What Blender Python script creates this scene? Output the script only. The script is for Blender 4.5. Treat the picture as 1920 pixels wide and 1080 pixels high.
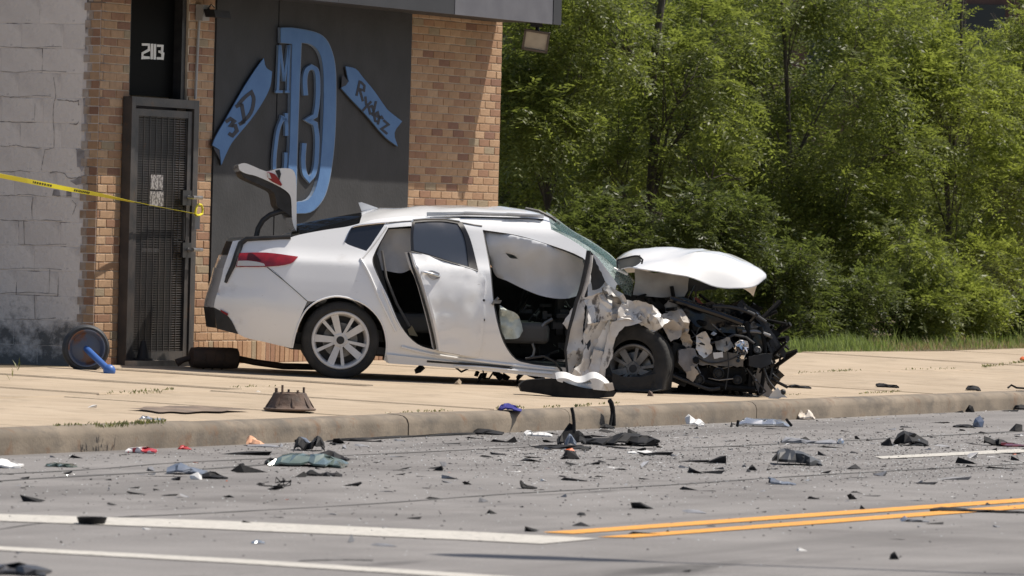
import bpy, bmesh, math, random
import numpy as np
from mathutils import Vector, Matrix, noise
from mathutils.geometry import delaunay_2d_cdt

for _o in list(bpy.data.objects):
    bpy.data.objects.remove(_o)
SC = bpy.context.scene
COL = SC.collection
random.seed(7)

# ------------------------------------------------------------------ camera
FPX = 11430.0                      # focal length in pixels of a 1920 px wide picture
CAM_H = 1.26
ROLL, PITCH = 0.025, 100.0 / FPX
r0, u0 = Vector((1, 0, 0)), Vector((0, math.sin(PITCH), math.cos(PITCH)))
FWD = Vector((0, math.cos(PITCH), -math.sin(PITCH)))
RT = r0 * math.cos(ROLL) + u0 * math.sin(ROLL)
UP = -r0 * math.sin(ROLL) + u0 * math.cos(ROLL)
EYE = Vector((0, 0, CAM_H))
cd = bpy.data.cameras.new('camera')
cd.sensor_width = 36.0
cd.lens = 36.0 * FPX / 1920.0
cd.clip_start = 1.0
cd.clip_end = 3000.0
cd.dof.use_dof = True
cd.dof.focus_distance = 51.0
cd.dof.aperture_fstop = 8.0
cam = bpy.data.objects.new('camera', cd)
COL.objects.link(cam)
cam.matrix_world = Matrix(((RT.x, UP.x, -FWD.x, EYE.x), (RT.y, UP.y, -FWD.y, EYE.y),
                           (RT.z, UP.z, -FWD.z, EYE.z), (0, 0, 0, 1)))
SC.camera = cam

# ------------------------------------------------------------------ street frame
TH = math.radians(24.8)
U = Vector((math.sin(TH), math.cos(TH), 0))       # along the street, away from the camera
N = Vector((-math.cos(TH), math.sin(TH), 0))      # across the street, towards the building
ZZ = Vector((0, 0, 1))
NW = 25.0                                          # wall line
SLOPE, NREF = 0.025, 22.91
NK = 19.45                                         # kerb face
ZR = -0.246                                        # road level

# ------------------------------------------------------------------ sky and sun
S_DIR = (U * 0.99 - N * 1.0 + ZZ * 2.48).normalized()
EL = math.asin(S_DIR.z)
AZ = math.atan2(S_DIR.x, S_DIR.y)
w = bpy.data.worlds.new('World')
SC.world = w
w.use_nodes = True
nt = w.node_tree
bg = nt.nodes['Background']
sky = nt.nodes.new('ShaderNodeTexSky')
sky.sky_type = 'NISHITA'
sky.sun_disc = False
sky.sun_elevation = EL
sky.sun_rotation = AZ
sky.dust_density = 2.0
nt.links.new(sky.outputs[0], bg.inputs[0])
bg.inputs[1].default_value = 0.095
sd = bpy.data.lights.new('sun', 'SUN')
sd.energy = 5.0
sd.angle = math.radians(0.53)
sd.color = (1.0, 0.93, 0.83)
sun = bpy.data.objects.new('sun', sd)
COL.objects.link(sun)
sun.rotation_euler = S_DIR.to_track_quat('Z', 'Y').to_euler()
sun.location = (10, 40, 40)
vs = SC.view_settings
vs.view_transform = 'Standard'
vs.look = 'None'
vs.exposure = 0.12
vs.gamma = 1.0
SC.cycles.use_denoising = True
SC.cycles.max_bounces = 8
SC.cycles.transparent_max_bounces = 12

# ------------------------------------------------------------------ picture -> place helpers
def ray(px, py):
    return (FWD * FPX + RT * (px - 960.0) + UP * (540.0 - py)).normalized()

def hit(px, py, p0, nrm):
    d = ray(px, py)
    return EYE + d * ((p0 - EYE).dot(nrm) / d.dot(nrm))

G_N = (ZZ - N * SLOPE).normalized()
G_P = N * NREF
def G(px, py): return hit(px, py, G_P, G_N)                       # on the pavement
def R(px, py): return hit(px, py, Vector((0, 0, ZR)), ZZ)         # on the road
def W(px, py, p=0.0): return hit(px, py, N * (NW - p), N)         # on the street wall, p in front of it
def D(px, py, d): 
    r = ray(px, py)
    return EYE + r * (d / r.dot(FWD))
def un(v): return v.dot(U), v.dot(N)
def P3(u, n, z): return U * u + N * n + ZZ * z
def gz(n): return SLOPE * (n - NREF)
def ground_z(v):
    n = v.dot(N)
    if n < NK: return ZR
    return gz(min(n, NW))

# ------------------------------------------------------------------ materials
MATS = {}
def mat(name, col, rough=0.6, metal=0.0, col2=None, scale=8.0, detail=6.0, bump=0.0, bscale=None, coat=0.0,
        rnd=0.0, spec=0.5, lo=0.35, hi=0.65, coords='Object', stretch=None):
    if name in MATS: return MATS[name]
    m = bpy.data.materials.new(name)
    m.use_nodes = True
    t = m.node_tree
    b = t.nodes['Principled BSDF']
    L = t.links.new
    b.inputs['Base Color'].default_value = (*col, 1)
    b.inputs['Roughness'].default_value = rough
    b.inputs['Metallic'].default_value = metal
    b.inputs['Coat Weight'].default_value = coat
    b.inputs['Coat Roughness'].default_value = 0.06
    b.inputs['Specular IOR Level'].default_value = spec
    tc = t.nodes.new('ShaderNodeTexCoord')
    vec = tc.outputs[coords]
    if stretch:
        mp = t.nodes.new('ShaderNodeMapping')
        mp.inputs['Scale'].default_value = stretch
        L(vec, mp.inputs[0]); vec = mp.outputs[0]
    out = None
    if col2 is not None:
        nz = t.nodes.new('ShaderNodeTexNoise')
        nz.inputs['Scale'].default_value = scale
        nz.inputs['Detail'].default_value = detail
        L(vec, nz.inputs['Vector'])
        rp = t.nodes.new('ShaderNodeValToRGB')
        rp.color_ramp.elements[0].position = lo
        rp.color_ramp.elements[1].position = hi
        rp.color_ramp.elements[0].color = (*col, 1)
        rp.color_ramp.elements[1].color = (*col2, 1)
        L(nz.outputs['Fac'], rp.inputs[0])
        out = rp.outputs[0]
    if rnd > 0:
        oi = t.nodes.new('ShaderNodeObjectInfo')
        hs = t.nodes.new('ShaderNodeHueSaturation')
        mr = t.nodes.new('ShaderNodeMapRange')
        mr.inputs['To Min'].default_value = 1 - rnd
        mr.inputs['To Max'].default_value = 1 + rnd
        L(oi.outputs['Random'], mr.inputs['Value'])
        L(mr.outputs[0], hs.inputs['Value'])
        if out: L(out, hs.inputs['Color'])
        else: hs.inputs['Color'].default_value = (*col, 1)
        out = hs.outputs[0]
    if out: L(out, b.inputs['Base Color'])
    if bump > 0:
        n2 = t.nodes.new('ShaderNodeTexNoise')
        n2.inputs['Scale'].default_value = bscale or scale * 4
        n2.inputs['Detail'].default_value = 6
        L(vec, n2.inputs['Vector'])
        bp = t.nodes.new('ShaderNodeBump')
        bp.inputs['Strength'].default_value = bump
        bp.inputs['Distance'].default_value = 0.02
        L(n2.outputs['Fac'], bp.inputs['Height'])
        L(bp.outputs[0], b.inputs['Normal'])
    MATS[name] = m
    return m

def mix_extra(m, col, scale, lo, hi, detail=8.0, stretch=None, coords='Object', rough=None, seedoff=0.0, rotz=None):
    """lay another irregular patch colour over a material's base colour"""
    t = m.node_tree
    b = t.nodes['Principled BSDF']
    L = t.links.new
    tc = t.nodes.new('ShaderNodeTexCoord')
    mp = t.nodes.new('ShaderNodeMapping')
    mp.inputs['Scale'].default_value = stretch or (1, 1, 1)
    mp.inputs['Location'].default_value = (seedoff, seedoff * 1.7, seedoff * 0.6)
    if rotz is not None:
        mp.vector_type = 'TEXTURE'; mp.inputs['Rotation'].default_value = (0, 0, rotz)
    L(tc.outputs[coords], mp.inputs[0])
    nz = t.nodes.new('ShaderNodeTexNoise')
    nz.inputs['Scale'].default_value = scale
    nz.inputs['Detail'].default_value = detail
    nz.inputs['Roughness'].default_value = 0.65
    L(mp.outputs[0], nz.inputs['Vector'])
    mr = t.nodes.new('ShaderNodeMapRange')
    mr.inputs['From Min'].default_value = lo
    mr.inputs['From Max'].default_value = hi
    L(nz.outputs['Fac'], mr.inputs['Value'])
    mx = t.nodes.new('ShaderNodeMix')
    mx.data_type = 'RGBA'
    L(mr.outputs[0], mx.inputs[0])
    bc = b.inputs['Base Color']
    if bc.is_linked:
        L(bc.links[0].from_socket, mx.inputs[6])
    else:
        mx.inputs[6].default_value = bc.default_value
    mx.inputs[7].default_value = (*col, 1)
    L(mx.outputs[2], bc)
    return m

def glass_mat(name, tint, gloss=0.06, opac=0.25, col=(0.02, 0.02, 0.02)):
    if name in MATS: return MATS[name]
    m = bpy.data.materials.new(name); m.use_nodes = True
    t = m.node_tree; L = t.links.new
    b = t.nodes['Principled BSDF']; o = t.nodes['Material Output']
    b.inputs['Base Color'].default_value = (*col, 1)
    b.inputs['Roughness'].default_value = gloss
    tr = t.nodes.new('ShaderNodeBsdfTransparent'); tr.inputs[0].default_value = (*tint, 1)
    mx = t.nodes.new('ShaderNodeMixShader'); mx.inputs[0].default_value = opac
    L(tr.outputs[0], mx.inputs[1]); L(b.outputs[0], mx.inputs[2]); L(mx.outputs[0], o.inputs[0])
    MATS[name] = m
    return m

def leaf_mat(name, c1, c2, trans):
    m = bpy.data.materials.new(name); m.use_nodes = True
    t = m.node_tree; L = t.links.new
    b = t.nodes['Principled BSDF']; o = t.nodes['Material Output']
    gm = t.nodes.new('ShaderNodeNewGeometry')
    rp = t.nodes.new('ShaderNodeValToRGB')
    rp.color_ramp.elements[0].color = (*c1, 1); rp.color_ramp.elements[1].color = (*c2, 1)
    L(gm.outputs['Random Per Island'], rp.inputs[0])
    L(rp.outputs[0], b.inputs['Base Color'])
    b.inputs['Roughness'].default_value = 0.42
    b.inputs['Specular IOR Level'].default_value = 0.35
    tl = t.nodes.new('ShaderNodeBsdfTranslucent')
    hs = t.nodes.new('ShaderNodeHueSaturation'); hs.inputs['Value'].default_value = 1.5; hs.inputs['Saturation'].default_value = 1.12
    L(rp.outputs[0], hs.inputs['Color']); L(hs.outputs[0], tl.inputs[0])
    mx = t.nodes.new('ShaderNodeMixShader'); mx.inputs[0].default_value = trans
    L(b.outputs[0], mx.inputs[1]); L(tl.outputs[0], mx.inputs[2]); L(mx.outputs[0], o.inputs[0])
    return m

# ------------------------------------------------------------------ object helpers
def tag(o, label=None, cat=None, group=None, kind=None):
    if label: o['label'] = label
    if cat: o['category'] = cat
    if group: o['group'] = group
    if kind: o['kind'] = kind
    return o

def thing(name, loc, label, cat, group=None):
    o = bpy.data.objects.new(name, None)
    o.empty_display_size = 0.1
    COL.objects.link(o)
    o.location = loc
    return tag(o, label, cat, group)

def rootloc(p):
    l = Vector((0, 0, 0))
    while p is not None:
        l += Vector(p.location); p = p.parent
    return l

def mk(name, verts, faces, m, parent=None, smooth=False, angle=None, origin=None):
    """world-space verts -> one mesh object"""
    verts = [Vector(v) for v in verts]
    if parent is None and origin is None:
        xs = [v.x for v in verts]; ys = [v.y for v in verts]
        origin = Vector(((min(xs) + max(xs)) / 2, (min(ys) + max(ys)) / 2, min(v.z for v in verts)))
    off = rootloc(parent) if parent is not None else origin
    if parent is not None and origin is not None: off = origin
    me = bpy.data.meshes.new(name)
    me.from_pydata([tuple(v - off) for v in verts], [], faces)
    bm = bmesh.new(); bm.from_mesh(me)
    bmesh.ops.recalc_face_normals(bm, faces=bm.faces)
    bm.to_mesh(me); bm.free()
    me.materials.append(m)
    if smooth:
        me.polygons.foreach_set('use_smooth', [True] * len(me.polygons))
        me.set_sharp_from_angle(angle=angle or math.radians(38))
    o = bpy.data.objects.new(name, me)
    COL.objects.link(o)
    if parent is not None:
        o.parent = parent
        if origin is not None: o.location = origin - rootloc(parent)
    else:
        o.location = origin
    return o

class MB:
    def __init__(s): s.v = []; s.f = []
    def add(s, verts, faces):
        b = len(s.v); s.v += [Vector(v) for v in verts]; s.f += [tuple(i + b for i in f) for f in faces]
        return s
    def hexa(s, a):      # 8 corners: bottom ring 4, top ring 4
        return s.add(a, [(0, 3, 2, 1), (4, 5, 6, 7), (0, 1, 5, 4), (1, 2, 6, 5), (2, 3, 7, 6), (3, 0, 4, 7)])
    def box(s, c, dx, dy, dz, ax=None):
        ex, ey, ez = ax or (Vector((1, 0, 0)), Vector((0, 1, 0)), ZZ)
        c = Vector(c); X = ex * dx / 2; Y = ey * dy / 2; Z = ez * dz / 2
        return s.hexa([c - X - Y - Z, c + X - Y - Z, c + X + Y - Z, c - X + Y - Z, c - X - Y + Z, c + X - Y + Z, c + X + Y + Z, c - X + Y + Z])
    def tube(s, pts, r, n=8, cap=True):
        pts = [Vector(p) for p in pts]
        rs = r if isinstance(r, (list, tuple)) else [r] * len(pts)
        b = len(s.v)
        prev = None
        for i, p in enumerate(pts):
            t = (pts[min(i + 1, len(pts) - 1)] - pts[max(i - 1, 0)])
            if t.length < 1e-9: t = ZZ.copy()
            t.normalize()
            if prev is None:
                a = t.orthogonal().normalized()
            else:
                a = prev - t * prev.dot(t)
                if a.length < 1e-6: a = t.orthogonal()
                a.normalize()
            prev = a
            c = t.cross(a)
            for k in range(n):
                an = 2 * math.pi * k / n
                s.v.append(p + (a * math.cos(an) + c * math.sin(an)) * rs[i])
        for i in range(len(pts) - 1):
            for k in range(n):
                k2 = (k + 1) % n
                s.f.append((b + i * n + k, b + i * n + k2, b + (i + 1) * n + k2, b + (i + 1) * n + k))
        if cap:
            s.f.append(tuple(b + k for k in reversed(range(n))))
            s.f.append(tuple(b + (len(pts) - 1) * n + k for k in range(n)))
        return s
    def lathe(s, c, axis, prof, n=32, closed=False):
        """prof: list of (r, h) around axis through c"""
        axis = Vector(axis).normalized(); a = axis.orthogonal().normalized(); bb = axis.cross(a)
        c = Vector(c); b = len(s.v); m = len(prof)
        for k in range(n):
            an = 2 * math.pi * k / n
            e = a * math.cos(an) + bb * math.sin(an)
            for (r, h) in prof: s.v.append(c + e * r + axis * h)
        for k in range(n):
            k2 = (k + 1) % n
            for j in range(m if closed else m - 1):
                j2 = (j + 1) % m
                s.f.append((b + k * m + j, b + k2 * m + j, b + k2 * m + j2, b + k * m + j2))
        return s
    def ball(s, c, rx, ry=None, rz=None, n=10, mth=6, jit=0.0, rng=random):
        ry = ry or rx; rz = rz or rx; c = Vector(c); b = len(s.v)
        for i in range(mth + 1):
            ph = math.pi * i / mth
            for k in range(n):
                an = 2 * math.pi * k / n
                q = 1 + rng.uniform(-jit, jit)
                s.v.append(c + Vector((rx * math.sin(ph) * math.cos(an), ry * math.sin(ph) * math.sin(an), rz * math.cos(ph))) * q)
        for i in range(mth):
            for k in range(n):
                k2 = (k + 1) % n
                s.f.append((b + i * n + k, b + (i + 1) * n + k, b + (i + 1) * n + k2, b + i * n + k2))
        return s
    def obj(s, name, m, parent=None, **k): return mk(name, s.v, s.f, m, parent, **k)

def catmull(pts, sub=4, closed=True, corner=math.radians(48)):
    n = len(pts); out = []
    pts = [Vector((p[0], p[1])) for p in pts]
    def sharp(i):
        if not closed and (i == 0 or i == n - 1): return True
        a = pts[i] - pts[i - 1]; b = pts[(i + 1) % n] - pts[i]
        return a.length > 1e-9 and b.length > 1e-9 and a.angle(b) > corner
    rng_ = range(n) if closed else range(n - 1)
    for i in rng_:
        p1, p2 = pts[i], pts[(i + 1) % n]
        p0 = pts[i - 1] if not sharp(i) else p1
        p3 = pts[(i + 2) % n] if not sharp((i + 1) % n) else p2
        L = (p2 - p1).length
        t1 = (p2 - p0); t2 = (p3 - p1)
        t1 = t1.normalized() * L if t1.length > 1e-9 else p2 - p1
        t2 = t2.normalized() * L if t2.length > 1e-9 else p2 - p1
        for k in range(sub):
            t = k / sub
            h1 = 2 * t ** 3 - 3 * t ** 2 + 1; h2 = -2 * t ** 3 + 3 * t ** 2
            h3 = t ** 3 - 2 * t ** 2 + t; h4 = t ** 3 - t ** 2
            out.append(p1 * h1 + p2 * h2 + t1 * h3 + t2 * h4)
    if not closed: out.append(pts[-1])
    return out

def inside(p, poly):
    x, y = p[0], p[1]; c = False; j = len(poly) - 1
    for i in range(len(poly)):
        xi, yi = poly[i][0], poly[i][1]; xj, yj = poly[j][0], poly[j][1]
        if (yi > y) != (yj > y) and x < (xj - xi) * (y - yi) / (yj - yi) + xi: c = not c
        j = i
    return c

def trimesh(outer, holes=(), step=0.05, jit=0.25, rng=None):
    """2-D polygon with holes -> (points, triangles), filled with inner points about step apart"""
    rng = rng or random
    pts, edges = [], []
    loops = [outer] + list(holes)
    for lp in loops:
        b = len(pts); m = 0
        for i in range(len(lp)):
            a = Vector((lp[i][0], lp[i][1])); c = Vector((lp[(i + 1) % len(lp)][0], lp[(i + 1) % len(lp)][1]))
            k = max(1, int((c - a).length / step))
            for q in range(k):
                pts.append(a.lerp(c, q / k)); m += 1
        edges += [(b + i, b + (i + 1) % m) for i in range(m)]
    nb = len(pts)
    bnd = list(pts)
    x0 = min(p.x for p in pts); x1 = max(p.x for p in pts); y0 = min(p.y for p in pts); y1 = max(p.y for p in pts)
    barr = np.array([[p.x, p.y] for p in bnd])
    y = y0 + step / 2; row = 0
    while y < y1:
        x = x0 + (step / 2 if row % 2 else step)
        while x < x1:
            q = Vector((x + rng.uniform(-jit, jit) * step, y + rng.uniform(-jit, jit) * step))
            if inside(q, outer) and not any(inside(q, h) for h in holes):
                if np.min((barr[:, 0] - q.x) ** 2 + (barr[:, 1] - q.y) ** 2) > (step * 0.5) ** 2:
                    pts.append(q)
            x += step
        y += step * 0.87; row += 1
    v, e, f, *_ = delaunay_2d_cdt(pts, edges, [], 0, 1e-6)
    tris = []
    for t in f:
        c = (v[t[0]] + v[t[1]] + v[t[2]]) / 3
        if inside(c, outer) and not any(inside(c, h) for h in holes): tris.append(tuple(t))
    return v, tris

def shell(v3, tris, back):
    """front sheet + back sheet moved by back (vector or list) + rim"""
    n = len(v3)
    bk = [v3[i] + (back[i] if isinstance(back, list) else back) for i in range(n)]
    cnt = {}
    for t in tris:
        for a, b in ((t[0], t[1]), (t[1], t[2]), (t[2], t[0])):
            cnt.setdefault((min(a, b), max(a, b)), []).append((a, b))
    fs = list(tris) + [tuple(n + i for i in reversed(t)) for t in tris]
    for k, l in cnt.items():
        if len(l) == 1:
            a, b = l[0]; fs.append((b, a, n + a, n + b))
    return list(v3) + bk, fs

def board(outer, holes, mapper, depth, step=30.0, sm=0):
    """polygon in picture coordinates mapped to the place by mapper(px,py), with real thickness"""
    if sm: outer = catmull(outer, sm); holes = [catmull(h, sm) for h in holes]
    v, t = trimesh(outer, holes, step, 0.0)
    return shell([mapper(p.x, p.y) for p in v], t, depth)

def ribbon(pts, wd, closed=False):
    """2-D polyline -> outline polygon of width wd"""
    pts = [Vector((p[0], p[1])) for p in pts]
    L, Rr = [], []
    for i in range(len(pts)):
        a = pts[max(i - 1, 0)]; b = pts[min(i + 1, len(pts) - 1)]
        d = (b - a); d.normalize()
        nn = Vector((-d.y, d.x)) * wd / 2
        if 0 < i < len(pts) - 1:
            d1 = (pts[i] - a).normalized(); c = max(0.6, d1.dot(d)); nn = nn / c
        L.append(pts[i] + nn); Rr.append(pts[i] - nn)
    return L, Rr

def strokes(list_of_pts, wd, mapper, back):
    mb = MB()
    for pts in list_of_pts:
        L, Rr = ribbon(pts, wd)
        for i in range(len(L) - 1):
            q = [mapper(*L[i]), mapper(*L[i + 1]), mapper(*Rr[i + 1]), mapper(*Rr[i])]
            mb.hexa([p + back for p in q] + q)
    return mb

# ------------------------------------------------------------------ setting: ground, road, kerb, pavement
M_asphalt = mat('asphalt', (0.168, 0.158, 0.152), 0.9, col2=(0.238, 0.225, 0.216), scale=1.3, detail=12, bump=0.35, bscale=120, lo=0.3, hi=0.7)
mix_extra(M_asphalt, (0.36, 0.335, 0.315), 70, 0.60, 0.72, detail=2)
mix_extra(M_asphalt, (0.10, 0.092, 0.088), 85, 0.62, 0.74, detail=2, seedoff=3)
mix_extra(M_asphalt, (0.12, 0.11, 0.104), 0.5, 0.55, 0.78, detail=5, seedoff=9)
RZ = math.pi / 2 - TH
mix_extra(M_asphalt, (0.125, 0.117, 0.112), 0.9, 0.50, 0.72, detail=4, seedoff=5, stretch=(14, 1, 1), rotz=RZ)
mix_extra(M_asphalt, (0.07, 0.066, 0.063), 1.6, 0.63, 0.74, detail=5, seedoff=15, stretch=(5, 1, 1), rotz=RZ)
M_white = mat('road_paint_white', (0.50, 0.475, 0.43), 0.8, col2=(0.40, 0.38, 0.34), scale=9, detail=10, lo=0.45, hi=0.8, bump=0.2, bscale=90)
mix_extra(M_white, (0.22, 0.21, 0.195), 24, 0.56, 0.66)
M_yellow = mat('road_paint_yellow', (0.72, 0.33, 0.045), 0.8, col2=(0.60, 0.28, 0.06), scale=9, detail=10, bump=0.2, bscale=90)
mix_extra(M_yellow, (0.22, 0.18, 0.13), 24, 0.57, 0.68)
M_conc = mat('pavement_concrete', (0.36, 0.282, 0.198), 0.92, col2=(0.435, 0.35, 0.255), scale=1.6, detail=10, bump=0.25, bscale=60, rnd=0.05, lo=0.3, hi=0.7)
mix_extra(M_conc, (0.27, 0.215, 0.15), 1.7, 0.50, 0.78, seedoff=4)
mix_extra(M_conc, (0.19, 0.155, 0.115), 0.9, 0.60, 0.80, seedoff=11, stretch=(1, 2.2, 1))
mix_extra(M_conc, (0.22, 0.17, 0.12), 38, 0.66, 0.74, detail=3)
M_joint = mat('joint_dirt', (0.10, 0.085, 0.06), 1.0, col2=(0.16, 0.13, 0.09), scale=6)
M_kerb = mat('kerb_concrete', (0.25, 0.205, 0.155), 0.92, col2=(0.155, 0.128, 0.098), scale=2.5, detail=10, bump=0.18, bscale=45, rnd=0.06)
mix_extra(M_kerb, (0.10, 0.088, 0.075), 2.2, 0.50, 0.72, stretch=(1, 1, 2.5), seedoff=2)
mix_extra(M_kerb, (0.17, 0.105, 0.065), 5.0, 0.56, 0.70, stretch=(1, 1, 1), seedoff=7)
M_soil = mat('soil', (0.10, 0.075, 0.045), 1.0, col2=(0.17, 0.13, 0.075), scale=2.0, bump=0.4, bscale=25)
M_far = mat('far_ground', (0.09, 0.10, 0.05), 1.0, col2=(0.13, 0.12, 0.07), scale=0.1)

def sheet(name, quad, m, kind='structure', parent=None):
    o = mk(name, quad, [tuple(range(len(quad)))], m, parent)
    if kind and parent is None: o['kind'] = kind
    return o

sheet('ground', [Vector((-1200, -1200, -0.7)), Vector((1200, -1200, -0.7)), Vector((1200, 1200, -0.7)), Vector((-1200, 1200, -0.7))], M_far)
road = sheet('road', [P3(-60, -6, ZR), P3(160, -6, ZR), P3(160, NK + 0.05, ZR), P3(-60, NK + 0.05, ZR)], M_asphalt)
near_path = sheet('near_pavement', [P3(-60, -14, ZR + 0.12), P3(160, -14, ZR + 0.12), P3(160, -6, ZR + 0.12), P3(-60, -6, ZR + 0.12)], M_conc)
terr = sheet('terrain', [P3(30, NW + 0.0, 0.045), P3(200, NW + 0.0, 0.045), P3(200, 110, 0.1), P3(30, 110, 0.1)], M_soil)
yard = sheet('side_yard', [P3(-60, NW, 0.035), P3(46.8, NW, 0.035), P3(46.8, 110, 0.035), P3(-60, 110, 0.035)], M_conc)

def marking(name, pts, m):
    q = [R(*p) + ZZ * 0.004 for p in pts]
    o = mk(name, q, [tuple(range(len(q)))], m, road)
    return o
marking('edge_line', [(-300, 954), (0, 965), (400, 977), (880, 998), (1124, 1011), (1017, 1021), (880, 1014), (400, 993), (0, 978), (-300, 968)], M_white)
marking('lane_line', [(-300, 1012), (0, 1026), (440, 1049), (880, 1077), (1000, 1085), (1000, 1093), (880, 1085), (440, 1057), (0, 1033), (-300, 1019)], M_white)
marking('lane_line', [(1640, 857), (2500, 811), (2500, 819), (1925, 848.5), (1655, 861)], M_white)
marking('centre_line', [(1017, 999), (1920, 935), (2500, 894), (2500, 901), (1920, 942), (1075, 1002)], M_yellow)
marking('centre_line', [(1120, 1008), (1920, 947), (2500, 903), (2500, 910), (1920, 954.5), (1190, 1009)], M_yellow)
M_tar = mat('tar_seam', (0.10, 0.095, 0.09), 0.8)
def seam(pts, wpx):
    L, Rr = ribbon(catmull(pts, 6, False), wpx)
    rs = random.Random(len(pts))
    vv, ff = [], []
    for a, b in zip(L, Rr):
        k = rs.uniform(0.5, 1.2)
        m_ = (a + b) / 2
        vv += [R(*(m_ + (a - m_) * k)) + ZZ * 0.003, R(*(m_ + (b - m_) * k)) + ZZ * 0.003]
    for i in range(len(L) - 1): ff.append((2 * i, 2 * i + 1, 2 * i + 3, 2 * i + 2))
    mk('tar_seam', vv, ff, M_tar, road)
seam([(-50, 1000), (120, 977), (400, 962), (700, 945), (960, 926), (1250, 910), (1500, 893), (1960, 868)], 1.3)
seam([(-50, 905), (150, 893), (320, 884), (520, 870)], 2.0)
seam([(-50, 892), (180, 880), (330, 868), (700, 852), (1000, 838)], 1.0)
seam([(560, 1052), (640, 1050), (700, 1051)], 1.6)
seam([(1300, 840), (1600, 826), (1960, 806)], 1.6)

def u_at(px, n):
    k = (px - 960) / FPX
    d = n / (math.sin(TH) - math.cos(TH) * k)
    return (math.cos(TH) + math.sin(TH) * k) * d

# pavement slabs
base = sheet('pavement', [P3(-60, NK + 0.1, gz(NK + 0.1) - 0.02), P3(160, NK + 0.1, gz(NK + 0.1) - 0.02), P3(160, NW + 0.2, gz(NW) - 0.018), P3(-60, NW + 0.2, gz(NW) - 0.018)], M_joint)
NT = (N + ZZ * SLOPE).normalized()
NZ = U.cross(NT).normalized()
RS = Matrix((U, NT, NZ)).transposed().to_4x4()
def slab_mesh(name, lu, ln, m):
    b = 0.012; h = 0.10
    vs = []
    for (k, z) in ((0, -h), (0, -b), (b, 0)):
        for sx, sy in ((-1, -1), (1, -1), (1, 1), (-1, 1)):
            vs.append((sx * (lu / 2 - k), sy * (ln / 2 - k), z))
    fs = [(3, 2, 1, 0), (8, 9, 10, 11)]
    for r_ in (0, 4):
        for i in range(4):
            j = (i + 1) % 4
            fs.append((r_ + i, r_ + j, r_ + 4 + j, r_ + 4 + i))
    me = bpy.data.meshes.new(name); me.from_pydata(vs, [], fs); me.materials.append(m); return me
rs = random.Random(3)
SL = 2.35
for (n0, n1, off) in ((NK + 0.185, 22.1, 0.0), (22.115, NW - 0.01, 0.6)):
    me = slab_mesh('slab', SL - 0.018, n1 - n0, M_conc)
    for i in range(11, 34):
        u = i * SL + off + 1.1
        if not 31 < u < 78: continue
        nc = (n0 + n1) / 2
        o = bpy.data.objects.new('slab', me); COL.objects.link(o); o.parent = base
        o.matrix_local = Matrix.Translation(P3(u, nc, gz(nc) + rs.uniform(-0.010, 0.008)) - base.location) @ RS @ Matrix.Rotation(rs.uniform(-0.006, 0.006), 4, 'Y')
for (ua, ub) in ((-60, 31.5), (77.5, 160)):
    sheet('far_slabs', [P3(ua, NK + 0.18, gz(NK + 0.18) - 0.004), P3(ub, NK + 0.18, gz(NK + 0.18) - 0.004), P3(ub, NW, gz(NW) - 0.004), P3(ua, NW, gz(NW) - 0.004)], M_conc, parent=base)
# kerb stones
kerb = thing('kerb', P3(45, NK, ZR), None, None); kerb['kind'] = 'structure'
zt = gz(NK + 0.1)
kprof = [(0.0, ZR - 0.1), (0.0, zt - 0.065), (0.012, zt - 0.03), (0.04, zt - 0.008), (0.08, zt), (0.175, zt + 0.003), (0.175, ZR - 0.1)]
ku = [u_at(x, NK) for x in (390, 772, 1075, 1425, 1722)]
du = 3.05
lst = [-60, -20, 10, 20] + [ku[0] - du * k for k in (4, 3, 2, 1)] + ku + [ku[-1] + du * k for k in range(1, 6)] + [110, 160]
lst = sorted(lst)
for a, b in zip(lst[:-1], lst[1:]):
    if b - a < 0.3: continue
    mb = MB(); m_ = len(kprof); K = 8
    dn, dz = rs.uniform(-0.006, 0.006), rs.uniform(-0.006, 0.006)
    for i in range(K + 1):
        uu = a + 0.006 + (b - a - 0.012) * i / K
        for (q, z) in kprof:
            wob = noise.noise(Vector((uu * 1.3, q * 9, z * 6))) * 0.008
            mb.v.append(P3(uu, NK + q + dn + wob, z + dz + wob * 0.6))
    for i in range(K):
        for j in range(m_):
            j2 = (j + 1) % m_
            mb.f.append((i * m_ + j, (i + 1) * m_ + j, (i + 1) * m_ + j2, i * m_ + j2))
    mb.f.append(tuple(range(m_))); mb.f.append(tuple(K * m_ + k for k in reversed(range(m_))))
    mb.obj('kerb_stone', M_kerb, kerb, smooth=True)

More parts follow.
